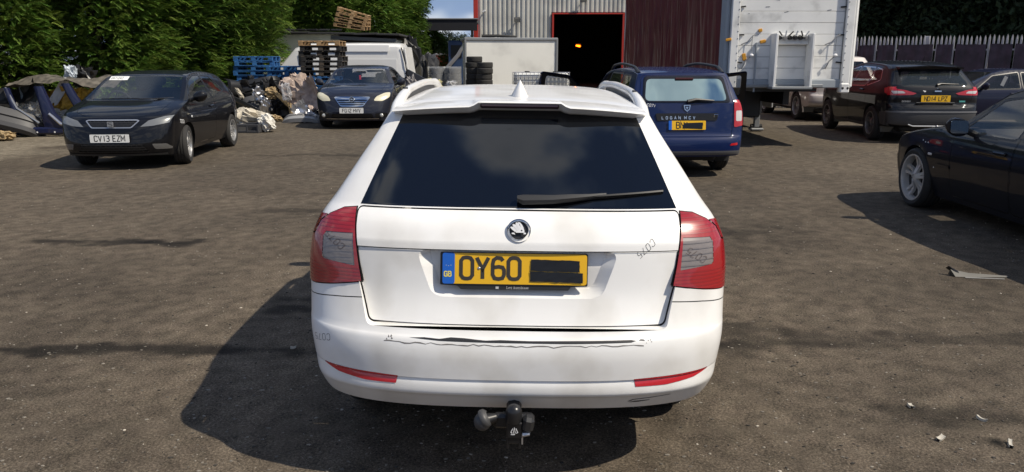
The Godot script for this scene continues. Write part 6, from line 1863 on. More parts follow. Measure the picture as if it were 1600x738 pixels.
func build_fence() -> void:
	var o := thing("palisade_fence", "galvanised steel palisade fence backed with dark purple sheeting", "fence", Vector3(13.6, 0, -24.6))
	var steel := mat(0.52, 0.52, 0.54, 0.45, 0.2)
	var purple := mat(0.070, 0.042, 0.066, 0.5)
	laid(purple, tint(71, 0.02, [[0.0, Color(0.6, 0.6, 0.6)], [1.0, Color.WHITE]], 256), 2.0)
	# from far left to near right
	var a := Vector3(8.6, 0, -28.2); var b := Vector3(22.5, 0, -19.6)
	var dir := (b - a).normalized(); var n := dir.cross(Vector3.UP)
	if n.z < 0: n = -n
	var bs := Basis(dir, Vector3.UP, n)
	var L := a.distance_to(b)
	var rng := RandomNumberGenerator.new(); rng.seed = 6
	var T := Transform3D(bs, a - o.position)
	var step := 0.118
	var count := int(L / step)
	var meshes: Array = []
	for v in 3:
		var w := 0.060
		var s := Soup.new()
		var pr := PackedVector3Array()
		var rows: Array = []
		for q in [[0.0, 1.0], [2.25, 1.0], [2.33, 0.75], [2.40, 0.08]]:
			var row := PackedVector3Array()
			for e in [[-0.5, -0.012], [-0.38, 0.0], [-0.15, -0.004], [0.0, 0.012], [0.15, -0.004], [0.38, 0.0], [0.5, -0.012]]:
				row.push_back(Vector3(e[0] * w * q[1], q[0], e[1]))
			rows.push_back(row)
		s.loft(rows, false, false)
		meshes.push_back(mesh_of(s, 25))
	for i in count:
		var x := i * step
		var p := put("pale", meshes[i % 3], steel, o)
		p.transform = T * Transform3D(Basis(Vector3.BACK, rng.randf_range(-0.006, 0.006)), Vector3(x, rng.randf_range(-0.02, 0.02), 0.03))
	for i in int(L / 2.75) + 1:
		put("post", Soup.new().box(Vector3(i * 2.75, 1.19, -0.06), Vector3(0.15, 2.38, 0.1), Basis(), 0.01), mat(0.5, 0.5, 0.52, 0.5, 0.2), o).transform = T
	for y in [0.45, 1.95]:
		put("rail", Soup.new().box(Vector3(L / 2, y, 0.0), Vector3(L, 0.05, 0.05)), steel, o).transform = T
	# sheeting hung on the yard side, with gaps between lengths through which the pales show
	var x := 0.0
	var k := 0
	while x < L:
		var w := rng.randf_range(0.3, 1.1)
		var s := Soup.new()
		var rows: Array = []
		for j in 5:
			var row := PackedVector3Array()
			for i in 9:
				row.push_back(Vector3(x + w * i / 8.0, lerpf(0.05, 2.12 + rng.randf_range(-0.015, 0.01), j / 4.0), 0.07 + rng.randf_range(0, 0.02) + 0.012 * sin(i * 2.0)))
			rows.push_back(row)
		s.loft(rows, false, false)
		put("sheet", s, purple, o, 60).transform = T
		x += w + (rng.randf_range(0.04, 0.10) if rng.randf() < 0.75 else 0.0)
		k += 1

# ------------------------------------------------------------------ pallets, boxes, tyres
func pallet_proto(called: String, label: String, m: Material, m2: Material, group: String) -> Node3D:
	var o := thing(called, label, "pallet", Vector3.ZERO, 0, group)
	var rng := RandomNumberGenerator.new(); rng.seed = called.length() + 3
	for i in 7:
		put("deck_board", Soup.new().box(Vector3(lerpf(-0.55, 0.55, i / 6.0), 0.134, 0), Vector3(0.11, 0.02, 1.0), Basis(Vector3.UP, rng.randf_range(-0.01, 0.01)), 0.003), m if i % 3 else m2, o)
	for z in [-0.45, 0.0, 0.45]:
		put("stringer", Soup.new().box(Vector3(0, 0.112, z), Vector3(1.2, 0.022, 0.1), Basis(), 0.003), m, o)
		put("bottom_board", Soup.new().box(Vector3(0, 0.011, z), Vector3(1.2, 0.022, 0.1), Basis(), 0.003), m, o)
		for x in [-0.53, 0.0, 0.53]:
			put("block", Soup.new().box(Vector3(x, 0.0615, z), Vector3(0.14, 0.078, 0.1), Basis(), 0.003), m2 if x == 0.0 else m, o)
	return o

func build_pallets() -> void:
	var grain := tint(81, 0.03, [[0.0, grey(0.62)], [0.5, grey(0.88)], [1.0, Color.WHITE]], 256, 4)
	var blue := laid(mat(0.02, 0.13, 0.36, 0.7), grain, 0.8); var blue2 := laid(mat(0.03, 0.16, 0.42, 0.7), grain, 0.8)
	var black := laid(mat(0.022, 0.021, 0.02, 0.75), grain, 0.8); var brown := laid(mat(0.09, 0.07, 0.05, 0.8), grain, 0.8)
	var wood := laid(mat(0.40, 0.25, 0.12, 0.8), grain, 0.8); var wood2 := laid(mat(0.50, 0.33, 0.17, 0.8), grain, 0.8)
	var rng := RandomNumberGenerator.new(); rng.seed = 21
	var names := ["lowest", "second from the ground", "third from the ground", "fourth from the ground", "fifth from the ground", "sixth from the ground", "seventh from the ground", "eighth from the ground", "ninth from the ground", "tenth from the ground", "eleventh from the ground", "twelfth from the ground", "thirteenth from the ground", "topmost"]
	var group := "pallets stacked beside the hedge"
	var pb := pallet_proto("blue_pallet", "x", blue, blue2, group)
	var pk := pallet_proto("black_pallet", "x", black, brown, group)
	var pw := pallet_proto("wooden_pallet", "x", wood, wood2, group)
	var used := {}
	# stacks: place, turn, colours from the ground up, words for the stack
	var stacks := [
		[Vector3(-8.05, 0, -24.9), 4.0, "bbbbbbbbbbbb", "the left blue stack by the hedge"],
		[Vector3(-6.85, 0, -24.4), -3.0, "bbbbbbbbbb", "the shorter middle stack of blue pallets"],
		[Vector3(-5.66, 0, -23.6), 2.0, "bbbbbbbbkkkkkkw", "the tall right stack topped with black pallets"]]
	for st in stacks:
		var y := 0.0
		var n: int = st[2].length()
		for i in n:
			var ch: String = st[2][i]
			var word: String = "topmost" if i == n - 1 else names[i]
			var label: String = "%s pallet, %s in %s" % [{"b": "blue", "k": "black", "w": "bare wooden"}[ch], word, st[3]]
			var src := pb if ch == "b" else (pk if ch == "k" else pw)
			var p: Node3D = src
			if used.has(ch): p = another(src, Vector3.ZERO, 0, label)
			used[ch] = true
			p.set_meta("label", label)
			p.position = st[0] + Vector3(rng.randf_range(-0.05, 0.05), y, rng.randf_range(-0.04, 0.04))
			p.rotation_degrees = Vector3(0, st[1] + rng.randf_range(-3, 3), 0)
			y += 0.146
	# a leaning heap of bare pallets on the flat roof
	var y := 2.86
	for i in 4:
		var p := another(pw, Vector3(-6.2 + i * 0.03, y - 0.02, -30.8), -5, "bare wooden pallet, %s of the leaning heap on the hut roof" % ["lowest", "second lowest", "second highest", "topmost"][i])
		p.set_meta("group", "bare pallets leaning on the hut roof")
		p.rotation_degrees = Vector3(3, -4 + i * 3, -8 - i * 2.5)
		y += 0.165

func build_hut() -> void:
	var cream := mat(0.84, 0.81, 0.64, 0.7)
	laid(cream, tint(91, 0.012, [[0.0, grey(0.85)], [0.45, grey(0.97)], [1.0, Color.WHITE]], 256), 3.0)
	var o := thing("flat_roofed_hut", "low cream walled hut with sagging dark felt roof under the trees", "hut", Vector3(-6.9, 0, -31.2))
	put("end_wall", Soup.new().box(Vector3(-1.0, 1.3, 0.9), Vector3(2.6, 2.6, 0.12), Basis(), 0.01), cream, o)
	put("side_wall", Soup.new().box(Vector3(-2.3, 1.3, -0.9), Vector3(0.12, 2.6, 3.6)), cream, o)
	put("back_wall", Soup.new().box(Vector3(0.1, 1.3, -2.6), Vector3(4.7, 2.6, 0.12)), cream, o)
	put("side_wall", Soup.new().box(Vector3(2.35, 1.2, -1.0), Vector3(0.12, 2.4, 3.2)), cream, o)
	put("dark_front", Soup.new().box(Vector3(1.35, 1.2, 0.75), Vector3(2.0, 2.4, 0.1)), mat(0.02, 0.02, 0.022, 0.8), o)
	put("fascia", Soup.new().box(Vector3(1.25, 2.42, 1.0), Vector3(2.5, 0.14, 0.1), Basis(Vector3.BACK, -0.05), 0.01), mat(0.12, 0.125, 0.13, 0.6), o)
	put("fascia", Soup.new().box(Vector3(1.95, 2.18, 1.02), Vector3(1.3, 0.1, 0.1), Basis(Vector3.BACK, -0.02), 0.01), mat(0.2, 0.2, 0.21, 0.6), o)
	var rng := RandomNumberGenerator.new(); rng.seed = 14
	for i in 6:
		var x := -2.1 + i * 0.86
		put("roof_sheet", Soup.new().box(Vector3(x, 2.68 - 0.022 * i + rng.randf_range(-0.015, 0.015), -0.8), Vector3(0.9, 0.07, 4.1), Basis(Vector3.BACK, rng.randf_range(-0.03, 0.02)), 0.01), mat(0.03, 0.03, 0.032, 0.85), o)
	for i in 5:
		put("roof_batten", Soup.new().box(Vector3(-1.6 + i * 0.45, 2.76, 0.9), Vector3(0.4, 0.06, 0.2), Basis(Vector3.UP, rng.randf_range(-0.3, 0.3)), 0.01), M.trim, o)

func build_van() -> void:
	var white := mat(0.74, 0.74, 0.73, 0.4, 0, 0.6)
	var o := thing("white_van", "plain white panel van seen side on behind the pallets", "van", Vector3(-6.2, 0, -27.6))
	# cross sections along x, the tail at the right
	var rings: Array = []
	for q in [[-2.6, 0.55, 1.1, 0.9], [-2.45, 0.4, 1.25, 0.97], [-1.75, 0.38, 1.4, 0.99], [-1.15, 0.36, 2.05, 1.0], [-0.7, 0.36, 2.18, 1.0], [1.2, 0.36, 2.20, 1.0], [2.3, 0.36, 2.19, 1.0], [2.42, 0.37, 2.17, 1.0], [2.62, 0.42, 1.6, 0.985], [2.68, 0.48, 0.9, 0.97]]:
		var w: float = 0.98 * q[3]
		var ring := PackedVector3Array()
		var h: float = q[2]
		for e in [[1.0, q[1]], [1.0, 1.05], [0.99, 1.28], [0.965, h - 0.30], [0.93, h - 0.12], [0.82, h - 0.02], [0.4, h + 0.02], [-0.4, h + 0.02], [-0.82, h - 0.02], [-0.93, h - 0.12], [-0.965, h - 0.30], [-0.99, 1.28], [-1.0, 1.05], [-1.0, q[1]]]:
			ring.push_back(Vector3(q[0], minf(maxf(e[1], q[1]), h + 0.02), e[0] * w))
		rings.push_back(ring)
	put("body", Soup.new().loft(rings), white, o, 35)
	put("roof_panel", Soup.new().box(Vector3(0.6, 2.02, 0.962), Vector3(2.9, 0.22, 0.012), Basis(Vector3.RIGHT, -0.14), 0.004), white, o)
	put("side_panel", Soup.new().box(Vector3(0.75, 1.36, 0.985), Vector3(3.1, 0.62, 0.010), Basis(Vector3.RIGHT, -0.02), 0.004), white, o)
	put("rubbing_strip", Soup.new().box(Vector3(0, 0.75, 0.99), Vector3(4.6, 0.12, 0.02)), M.trim, o)
	put("rear_door", Soup.new().box(Vector3(2.66, 1.28, 0.0), Vector3(0.05, 1.6, 1.8), Basis(Vector3.BACK, 0.13), 0.012), white, o)
	put("rear_seal", Soup.new().tube(v3([2.46, 2.05, 0.95, 2.60, 1.5, 0.985, 2.67, 0.9, 0.975]), 0.022, 6), M.black, o)
	for x in [-1.6, 1.6]:
		for z in [0.82, -0.82]:
			var w := hold("wheel", o, Vector3(x, 0.34, z))
			put("tyre", Soup.new().lathe([[0.2, -0.1], [0.32, -0.11], [0.34, -0.07], [0.34, 0.07], [0.32, 0.11], [0.2, 0.1]], Transform3D(Basis(Vector3.UP, -PI / 2), Vector3.ZERO), 20), M.tyre, w)
			put("rim", Soup.new().lathe([[0.2, 0.07], [0.001, 0.06]], Transform3D(Basis(Vector3.UP, -PI / 2 if z > 0 else PI / 2), Vector3.ZERO), 16), M.silver, w)
	put("cab_window", Soup.new().box(Vector3(-0.72, 1.62, 0.965), Vector3(0.6, 0.42, 0.02), Basis(), 0.01), M.black, o)

func build_box_body() -> void:
	var cream := mat(0.86, 0.85, 0.79, 0.5)
	laid(cream, tint(95, 0.01, [[0.0, grey(0.90)], [0.4, grey(0.98)], [1.0, Color.WHITE]], 256), 4.0)
	var o := thing("white_box_body", "white lorry box body standing on blocks before the shed", "container", Vector3(-0.18, 0, -37.0), 8)
	put("side_panel", Soup.new().box(Vector3(0, 1.52, 0), Vector3(4.1, 2.04, 2.2), Basis(), 0.01), cream, o)
	var rail := mat(0.25, 0.26, 0.27, 0.5, 0.3)
	put("top_rail", Soup.new().box(Vector3(0, 2.56, 0.02), Vector3(4.3, 0.14, 2.26), Basis(), 0.03), rail, o)
	put("bottom_rail", Soup.new().box(Vector3(0, 0.44, 0.02), Vector3(4.3, 0.12, 2.26), Basis(), 0.02), rail, o)
	for x in [-2.1, 2.1]:
		put("corner_rail", Soup.new().box(Vector3(x, 1.5, 1.1), Vector3(0.1, 2.1, 0.1), Basis(), 0.02), rail, o)
	for x in [-1.4, 0.2, 1.6]: put("block", Soup.new().box(Vector3(x, 0.19, 0.4), Vector3(0.5, 0.38, 1.0), Basis(), 0.02), M.dark, o)
	var rb := put("roof_clutter", Soup.new().tube(v3([-1.3, 2.70, 0.6, -0.6, 2.72, 0.7, 0.3, 2.68, 0.6]), [0.09, 0.07, 0.06], 6), M.dark, o)

func tyre_mesh() -> Soup:
	return Soup.new().lathe([[0.19, -0.09], [0.20, -0.105], [0.285, -0.112], [0.31, -0.09], [0.315, -0.06], [0.305, -0.055], [0.315, -0.05], [0.315, -0.005], [0.305, 0.0], [0.315, 0.005], [0.315, 0.05], [0.305, 0.055], [0.315, 0.06], [0.31, 0.09], [0.285, 0.112], [0.20, 0.105], [0.19, 0.09], [0.26, 0.06], [0.26, -0.06], [0.19, -0.09]], Transform3D(Basis(Vector3(0, 1, 0), Vector3(1, 0, 0), Vector3(0, 0, -1)), Vector3.ZERO), 28)

func build_tyres() -> void:
	var rub := mat(0.030, 0.029, 0.028, 0.85)
	var m := mesh_of(tyre_mesh(), 40)
	var words := ["lowest", "second lowest", "third", "fourth", "fifth", "sixth", "seventh", "topmost"]
	var rng := RandomNumberGenerator.new(); rng.seed = 4
	for st in [[Vector3(-1.52, 0, -31.3), 8, "the taller tyre stack against the box body"], [Vector3(-1.06, 0, -30.7), 7, "the front tyre stack beside the cage tank"], [Vector3(-2.62, 0, -33.6), 6, "the far tyre stack left of the box body"]]:
		for i in st[1]:
			var o := put("tyre", m, rub)
			o.position = st[0] + Vector3(rng.randf_range(-0.03, 0.03), 0.112 + i * 0.222, rng.randf_range(-0.03, 0.03))
			tag(o, "black tyre lying flat, %s in %s" % ["topmost" if i == st[1] - 1 else words[i], st[2]], "tyre", "tyres stacked before the box body")
	# wheels wrapped in clear film
	var film := glass(0.6, 0.62, 0.65, 0.25)
	film.roughness = 0.12
	for k in 2:
		var o := thing("wrapped_wheels", "%s bundle of wheels wrapped in clear film left of the tyre stacks" % ["left", "right"][k], "wheels", Vector3(-2.92 + k * 0.62, 0, -30.4 + k * 0.1), 0, "wheels wrapped in film")
		for i in 6:
			var t := hold("wheel", o, Vector3(0.02 * (i % 2), 0.112 + i * 0.222, 0))
			put("tyre", m, rub, t)
			put("rim", Soup.new().lathe([[0.19, 0.08], [0.17, 0.0], [0.001, 0.02]], Transform3D(Basis(Vector3(0, 1, 0), Vector3(1, 0, 0), Vector3(0, 0, -1)), Vector3.ZERO), 16), M.silver, t)
		var rings: Array = []
		for j in 12:
			var ring := PackedVector3Array()
			for a in 30: ring.push_back(Vector3(cos(TAU * a / 30) * (0.335 + rng.randf_range(0, 0.02)), j * 0.125 + 0.02, sin(TAU * a / 30) * (0.335 + rng.randf_range(0, 0.02))))
			rings.push_back(ring)
		put("film_wrap", Soup.new().loft(rings, true, false), film, o, 20)
	# caged liquid tanks
	for k in 2:
		var o := thing("caged_tank", "%s white plastic tank in a wire cage behind the white estate" % ["left", "right"][k], "tank", Vector3(0.62 + k * 1.12, 0, -32.0 + k * 0.5), 4 - k * 7, "caged tanks before the doorway")
		put("tank", Soup.new().box(Vector3(0, 0.66, 0), Vector3(1.08, 0.98, 0.9), Basis(), 0.09), mat(0.62, 0.63, 0.62, 0.35), o, 50)
		put("base_pallet", Soup.new().box(Vector3(0, 0.08, 0), Vector3(1.16, 0.14, 0.98), Basis(), 0.01), mat(0.2, 0.2, 0.2, 0.6), o)
		put("lid", Soup.new().lathe([[0.001, 0.05], [0.1, 0.05], [0.11, 0.0]], Transform3D(Basis(Vector3(0, 1, 0), Vector3(1, 0, 0), Vector3(0, 0, -1)), Vector3(0, 1.15, 0)), 14), M.trim, o)
		for z in [0.485, -0.485]:
			for i in 8: put("cage_bar", Soup.new().tube(v3([-0.56 + i * 0.16, 0.15, z, -0.56 + i * 0.16, 1.16, z]), 0.012, 5), M.silver, o)
			for j in 6: put("cage_bar", Soup.new().tube(v3([-0.58, 0.2 + j * 0.19, z + 0.012 * signf(z), 0.58, 0.2 + j * 0.19, z + 0.012 * signf(z)]), 0.012, 5), M.silver, o)
		for x in [-0.575, 0.575]:
			for j in 6: put("cage_bar", Soup.new().tube(v3([x, 0.2 + j * 0.19, -0.485, x, 0.2 + j * 0.19, 0.485]), 0.012, 5), M.silver, o)

# ------------------------------------------------------------------ trees
# a flat feathery conifer spray, its stem along +x, tip drooping
func spray_mesh(seed_: int) -> ArrayMesh:
	var rng := RandomNumberGenerator.new(); rng.seed = seed_
	var s := Soup.new()
	var n := 15
	for i in n:
		var u := (i + 0.5) / n
		var base := Vector3(u * 0.9, 0.06 * sin(u * 3.0) - 0.10 * u * u, 0)
		for sg in [-1.0, 1.0]:
			var len := (0.30 * (1.0 - u * 0.75) + 0.04) * rng.randf_range(0.75, 1.2)
			var d := Vector3(0.75, rng.randf_range(-0.25, 0.1), sg * rng.randf_range(0.7, 1.0)).normalized()
			var tip := base + d * len
			var w := Vector3(0.020, 0.006, -sg * 0.008)
			var mid := base.lerp(tip, 0.5) + Vector3(0, 0.02, 0)
			s.tri(base - w * 0.4, mid + w, tip); s.tri(base - w * 0.4, tip, mid - w)
			for k in 2:
				var p := base.lerp(tip, 0.35 + 0.3 * k)
				var e := p + Vector3(0.10, -0.02, sg * 0.03 * rng.randf()) * (1.0 - 0.3 * k)
				s.tri(p - Vector3(0, 0, 0.012), e, p + Vector3(0, 0.006, 0.012))
	s.tri(Vector3(0.75, -0.05, -0.03), Vector3(1.08, -0.14, 0), Vector3(0.75, -0.05, 0.03))
	return mesh_of(s, 5)

func conifer(proto: Array, at: Vector3, h: float, r: float, seed_: int, label: String, count: int, m: Material, bark: Material, group: String, ragged := 0.36) -> Node3D:
	var o := thing("conifer_tree", label, "tree", at, 0, group)
	put("trunk", Soup.new().tube(v3([0, -0.1, 0, 0.05, h * 0.4, 0.02, 0, h * 0.8, 0, 0, h * 0.97, 0]), [0.2, 0.14, 0.07, 0.01], 8), bark, o)
	var rng := RandomNumberGenerator.new(); rng.seed = seed_
	var clump := noise(seed_ + 500, 0.55, 3)
	var limb := Soup.new()
	for part in proto.size():
		var mm := MultiMesh.new()
		mm.transform_format = MultiMesh.TRANSFORM_3D
		mm.use_colors = true
		mm.mesh = proto[part]
		var xf: Array[Transform3D] = []; var cs: Array[Color] = []
		for i in count / proto.size():
			var v := pow(rng.randf(), 0.8)
			var y := 0.15 + v * (h - 0.15)
			var a := rng.randf() * TAU
			var prof := r * (0.80 + 0.20 * sin(v * 2.6)) * (1.0 if v < 0.55 else pow(maxf(0.0, (1 - v) / 0.45), 0.75))
			var dir := Vector3(cos(a), 0, sin(a))
			var lump := clump.get_noise_3d(dir.x * 2.2, y * 1.3, dir.z * 2.2)
			var rad := prof * (1.0 + ragged * 1.5 * lump) * (1.0 - 0.55 * pow(rng.randf(), 2.2))
			var s := rng.randf_range(0.20, 0.46)
			var b := Basis(Vector3.UP, -a + rng.randf_range(-0.7, 0.7)) * Basis(Vector3.BACK, rng.randf_range(-0.45, 0.55)) * Basis(Vector3.RIGHT, rng.randf_range(-0.5, 0.5))
			xf.push_back(Transform3D(b.scaled(Vector3.ONE * s), dir * maxf(0.05, rad - s * 0.35) + Vector3(0, y, 0)))
			var g := rng.randf_range(0.72, 1.25) * (1.0 + 0.55 * clump.get_noise_3d(dir.x * rad + 31, y, dir.z * rad))
			cs.push_back(Color(0.118 * g * rng.randf_range(0.8, 1.2), 0.196 * g, 0.031 * g))
		mm.instance_count = xf.size()
		for i in xf.size():
			mm.set_instance_transform(i, xf[i]); mm.set_instance_color(i, cs[i])
		var c := MultiMeshInstance3D.new()
		c.name = "crown"
		c.multimesh = mm
		c.material_override = m
		c.set_meta("kind", "stuff")
		o.add_child(c, true)
	return o

func leaf_clump_mesh(seed_: int) -> ArrayMesh:
	var rng := RandomNumberGenerator.new(); rng.seed = seed_
	var s := Soup.new()
	for i in 26:
		var p := Vector3(rng.randfn(), rng.randfn() * 0.7, rng.randfn()) * 0.28
		var b := Basis(Vector3(rng.randfn(), rng.randfn(), rng.randfn()).normalized(), rng.randf() * TAU)
		var L := rng.randf_range(0.09, 0.16)
		s.tri(p + b * Vector3(-L, 0, 0), p + b * Vector3(0, 0.02, L * 0.55), p + b * Vector3(L, -0.01, 0))
		s.tri(p + b * Vector3(-L, 0, 0), p + b * Vector3(L, -0.01, 0), p + b * Vector3(0, 0.02, -L * 0.55))
	return mesh_of(s, 5)

func broadleaf(proto: Array, at: Vector3, h: float, r: float, seed_: int, called: String, label: String, count: int, col: Color, m: Material, bark: Material, group: String, low := 0.25) -> Node3D:
	var o := thing(called, label, "tree", at, 0, group)
	var rng := RandomNumberGenerator.new(); rng.seed = seed_
	put("trunk", Soup.new().tube(v3([0, -0.1, 0, 0.1, h * 0.3, 0.05, 0.0, h * 0.6, 0, 0.1, h * 0.85, 0.1]), [0.28, 0.2, 0.12, 0.03], 8), bark, o)
	var blobs: Array = []
	for i in 16:
		var a := rng.randf() * TAU; var v := rng.randf()
		var rr := r * (0.35 + 0.4 * sin(v * PI)) * rng.randf_range(0.7, 1.1)
		var c := Vector3(cos(a) * rr, h * lerpf(low, 0.9, v), sin(a) * rr)
		blobs.push_back([c, r * rng.randf_range(0.32, 0.52)])
		put("limb", Soup.new().tube(PackedVector3Array([Vector3(0, c.y * 0.65, 0), c * Vector3(0.5, 0.85, 0.5), c]), [0.08, 0.05, 0.02], 5), bark, o)
	for part in proto.size():
		var mm := MultiMesh.new()
		mm.transform_format = MultiMesh.TRANSFORM_3D
		mm.use_colors = true
		mm.mesh = proto[part]
		mm.instance_count = count / proto.size()
		for i in mm.instance_count:
			var bl: Array = blobs[rng.randi() % blobs.size()]
			var d := Vector3(rng.randfn(), rng.randfn(), rng.randfn()).normalized()
			var p: Vector3 = bl[0] + d * bl[1] * (1.0 - 0.6 * pow(rng.randf(), 2.5)) * Vector3(1, 0.8, 1)
			var s := rng.randf_range(0.6, 1.3)
			mm.set_instance_transform(i, Transform3D(Basis(Vector3(rng.randfn(), rng.randfn(), rng.randfn()).normalized(), rng.randf() * TAU).scaled(Vector3.ONE * s), p))
			var g := rng.randf_range(0.65, 1.35)
			mm.set_instance_color(i, Color(col.r * g, col.g * g, col.b * g))
		var c := MultiMeshInstance3D.new()
		c.name = "crown"
		c.multimesh = mm
		c.material_override = m
		c.set_meta("kind", "stuff")
		o.add_child(c, true)
	return o

func build_trees() -> void:
	var leaf := mat(1, 1, 1, 0.6)
	leaf.vertex_color_use_as_albedo = true
	leaf.backlight_enabled = true
	leaf.backlight = Color(0.35, 0.35, 0.35)
	leaf.metallic_specular = 0.35
	var bark := laid(mat(0.06, 0.045, 0.035, 0.9), tint(99, 0.04, [[0.0, grey(0.5)], [1.0, Color.WHITE]], 128), 0.5)
	var sprays := [spray_mesh(1), spray_mesh(2), spray_mesh(3)]
	var clumps := [leaf_clump_mesh(4), leaf_clump_mesh(5)]
	# the conifer hedge down the left, nearest first
	var words := ["nearest conifer of the hedge, at the left edge behind the junk", "conifer behind the stripped car shell, second of the hedge", "conifer behind the roof of the black hatchback's left half", "conifer behind the right half of the black hatchback", "conifer right of the black hatchback, above the dark scrap heap", "conifer behind the left stack of blue pallets", "conifer overhanging the right stack of pallets", "conifer beside the cream wall of the hut", "conifer behind the heap of bare pallets on the hut", "tall conifer behind the dark end of the hut"]
	var spots := [[-13.6, -15.6, 6.5, 2.1], [-13.4, -19.9, 7.0, 2.2], [-11.6, -22.0, 7.2, 2.2], [-11.0, -24.9, 7.4, 2.3], [-10.3, -27.4, 7.6, 2.3], [-11.2, -30.6, 7.6, 2.2], [-10.9, -33.4, 8.0, 2.4], [-8.9, -34.6, 8.0, 2.5], [-7.4, -36.6, 8.5, 2.6], [-6.2, -38.8, 7.0, 1.9]]
	for i in spots.size():
		var q: Array = spots[i]
		conifer(sprays, Vector3(q[0], 0, q[1]), q[2], q[3], 100 + i, words[i], 17000, leaf, bark, "conifers of the hedge")
	var back := [[-17.0, -17.5, "dark conifer of the back row at the far left edge"], [-16.5, -22.5, "dark conifer of the back row behind the junk and car side"], [-14.4, -26.5, "dark conifer of the back row above the black hatchback"], [-13.6, -31.5, "dark conifer of the back row above the blue pallets"]]
	for i in back.size():
		conifer(sprays, Vector3(back[i][0], 0, back[i][1]), 8.0, 2.8, 160 + i, back[i][2], 9000, leaf, bark, "conifers of the hedge")
	conifer(sprays, Vector3(-5.1, 0, -50.5), 3.7, 1.5, 141, "low bright conifer seen beneath the canopy roof", 3500, leaf, bark, "")
	broadleaf(clumps, Vector3(-11.4, 0, -58), 12.0, 5.0, 201, "broadleaf_tree", "tall dark broadleaf tree rising above the canopy roof", 9000, Color(0.035, 0.055, 0.022), leaf, bark, "", 0.3)
	# dark wood behind the fence
	var far := ["dark tree right of the trailer's front corner, behind the fence", "dark tree behind the fence above the black crossover's roof", "dark tree behind the fence, between the crossover and blue car", "dark tree behind the fence above the blue saloon", "dark tree at the right edge behind the fence", "dark tree rising far behind the trailer's right side"]
	var fs := [[15.5, -37, 10, 4.6], [18.5, -34.5, 10, 4.4], [21.5, -33.5, 11, 4.6], [23.8, -30, 10, 4.4], [26.5, -27, 10, 4.6], [19.5, -44, 13, 5.5]]
	for i in fs.size():
		var q: Array = fs[i]
		broadleaf(clumps, Vector3(q[0], 0, q[1]), q[2], q[3], 301 + i, "dark_tree", far[i], 7000, Color(0.026, 0.042, 0.018), leaf, bark, "trees behind the palisade fence", 0.12)
	# low distant trees on the horizon beneath the canopy
	for i in 4:
		broadleaf(clumps, Vector3(-13 + i * 4.5, 0, -120 - i * 6), 5.0, 4.2, 401 + i, "distant_tree", "%s of the low dark trees far off under the canopy" % ["leftmost", "second from the left", "third from the left", "rightmost"][i], 1800, Color(0.03, 0.045, 0.03), leaf, bark, "distant low trees", 0.2)

# ------------------------------------------------------------------ scrap
# a crumpled sheet: a grid bent by noise, folded over a rough body
func crumpled(size: Vector3, seed_: int, rough := 0.25, fine := 3.0, n := 26) -> Soup:
	var f := noise(seed_, fine * 0.35, 3)
	var g := noise(seed_ + 40, fine, 2, FastNoiseLite.TYPE_CELLULAR)
	var rings: Array = []
	for i in n / 2 + 1:
		var v := PI * i / (n / 2)
		var ring := PackedVector3Array()
		for k in n:
			var a := TAU * k / n
			var d := Vector3(sin(v) * cos(a), -cos(v), sin(v) * sin(a))
			var q := d.sign() * Vector3(pow(absf(d.x), 0.7), pow(absf(d.y), 0.7), pow(absf(d.z), 0.7))
			var m := 1.0 + rough * (f.get_noise_3dv(d * 2.0) * 1.6 + g.get_noise_3dv(d * 1.2) * 0.8)
			ring.push_back(q * size * 0.5 * m)
		rings.push_back(ring)
	return Soup.new().loft(rings, true, false)

# a bent sheet with thickness, like a torn panel or a bumper skin
func bent_sheet(w: float, h: float, bend: float, wave: float, seed_: int) -> Soup:
	var f := noise(seed_, 1.6, 2)
	var a: Array = []; var b: Array = []
	for j in 9:
		var v := j / 8.0 - 0.5
		var r1 := PackedVector3Array(); var r2 := PackedVector3Array()
		for i in 15:
			var u := i / 14.0 - 0.5
			var z := bend * (u * u * 4 - 0.5) * w * 0.5 + bend * v * v * h * 1.6 + f.get_noise_2d(u * w * 2, v * h * 2) * wave
			var e := 1.0 + 0.25 * f.get_noise_2d(u * 5 + 9, 3)
			r1.push_back(Vector3(u * w, v * h * e, z)); r2.push_back(Vector3(u * w, v * h * e, z - 0.012))
		a.push_back(r1); b.push_back(r2)
	var s := Soup.new()
	s.loft(a, false, false); s.loft(b, false, false)
	s.loft([a[0], b[0]], false, false); s.loft([a[8], b[8]], false, false)
	return s

# a car bumper's skin: a curved shell with ends that turn back and a rolled lower edge
func bumper_shell(w: float, h: float, back: float) -> Soup:
	var a: Array = []; var b: Array = []
	for i in 25:
		var u := i / 12.0 - 1.0
		var x := sin(u * 1.45) / sin(1.45) * w / 2
		var z := -back * pow(absf(u), 3.2)
		var r1 := PackedVector3Array(); var r2 := PackedVector3Array()
		for q in [[0.5, -0.10], [0.46, -0.02], [0.30, 0.0], [0.10, 0.015], [0.06, -0.02], [-0.18, -0.025], [-0.22, 0.02], [-0.40, 0.0], [-0.5, -0.09]]:
			var p := Vector3(x, q[0] * h * (1.0 - 0.12 * u * u), z + q[1])
			r1.push_back(p); r2.push_back(p - Vector3(0.006 * u, 0, 0.012))
		a.push_back(r1); b.push_back(r2)
	var s := Soup.new()
	s.loft(a, false, false); s.loft(b, false, false)
	return s

func junk(called: String, label: String, category: String, s: Soup, m: Material, at: Vector3, rot := Vector3.ZERO, group := "", crease := 25.0) -> MeshInstance3D:
	var o := put(called, s, m, null, crease)
	o.position = at
	o.rotation_degrees = rot
	tag(o, label, category, group)
	return o

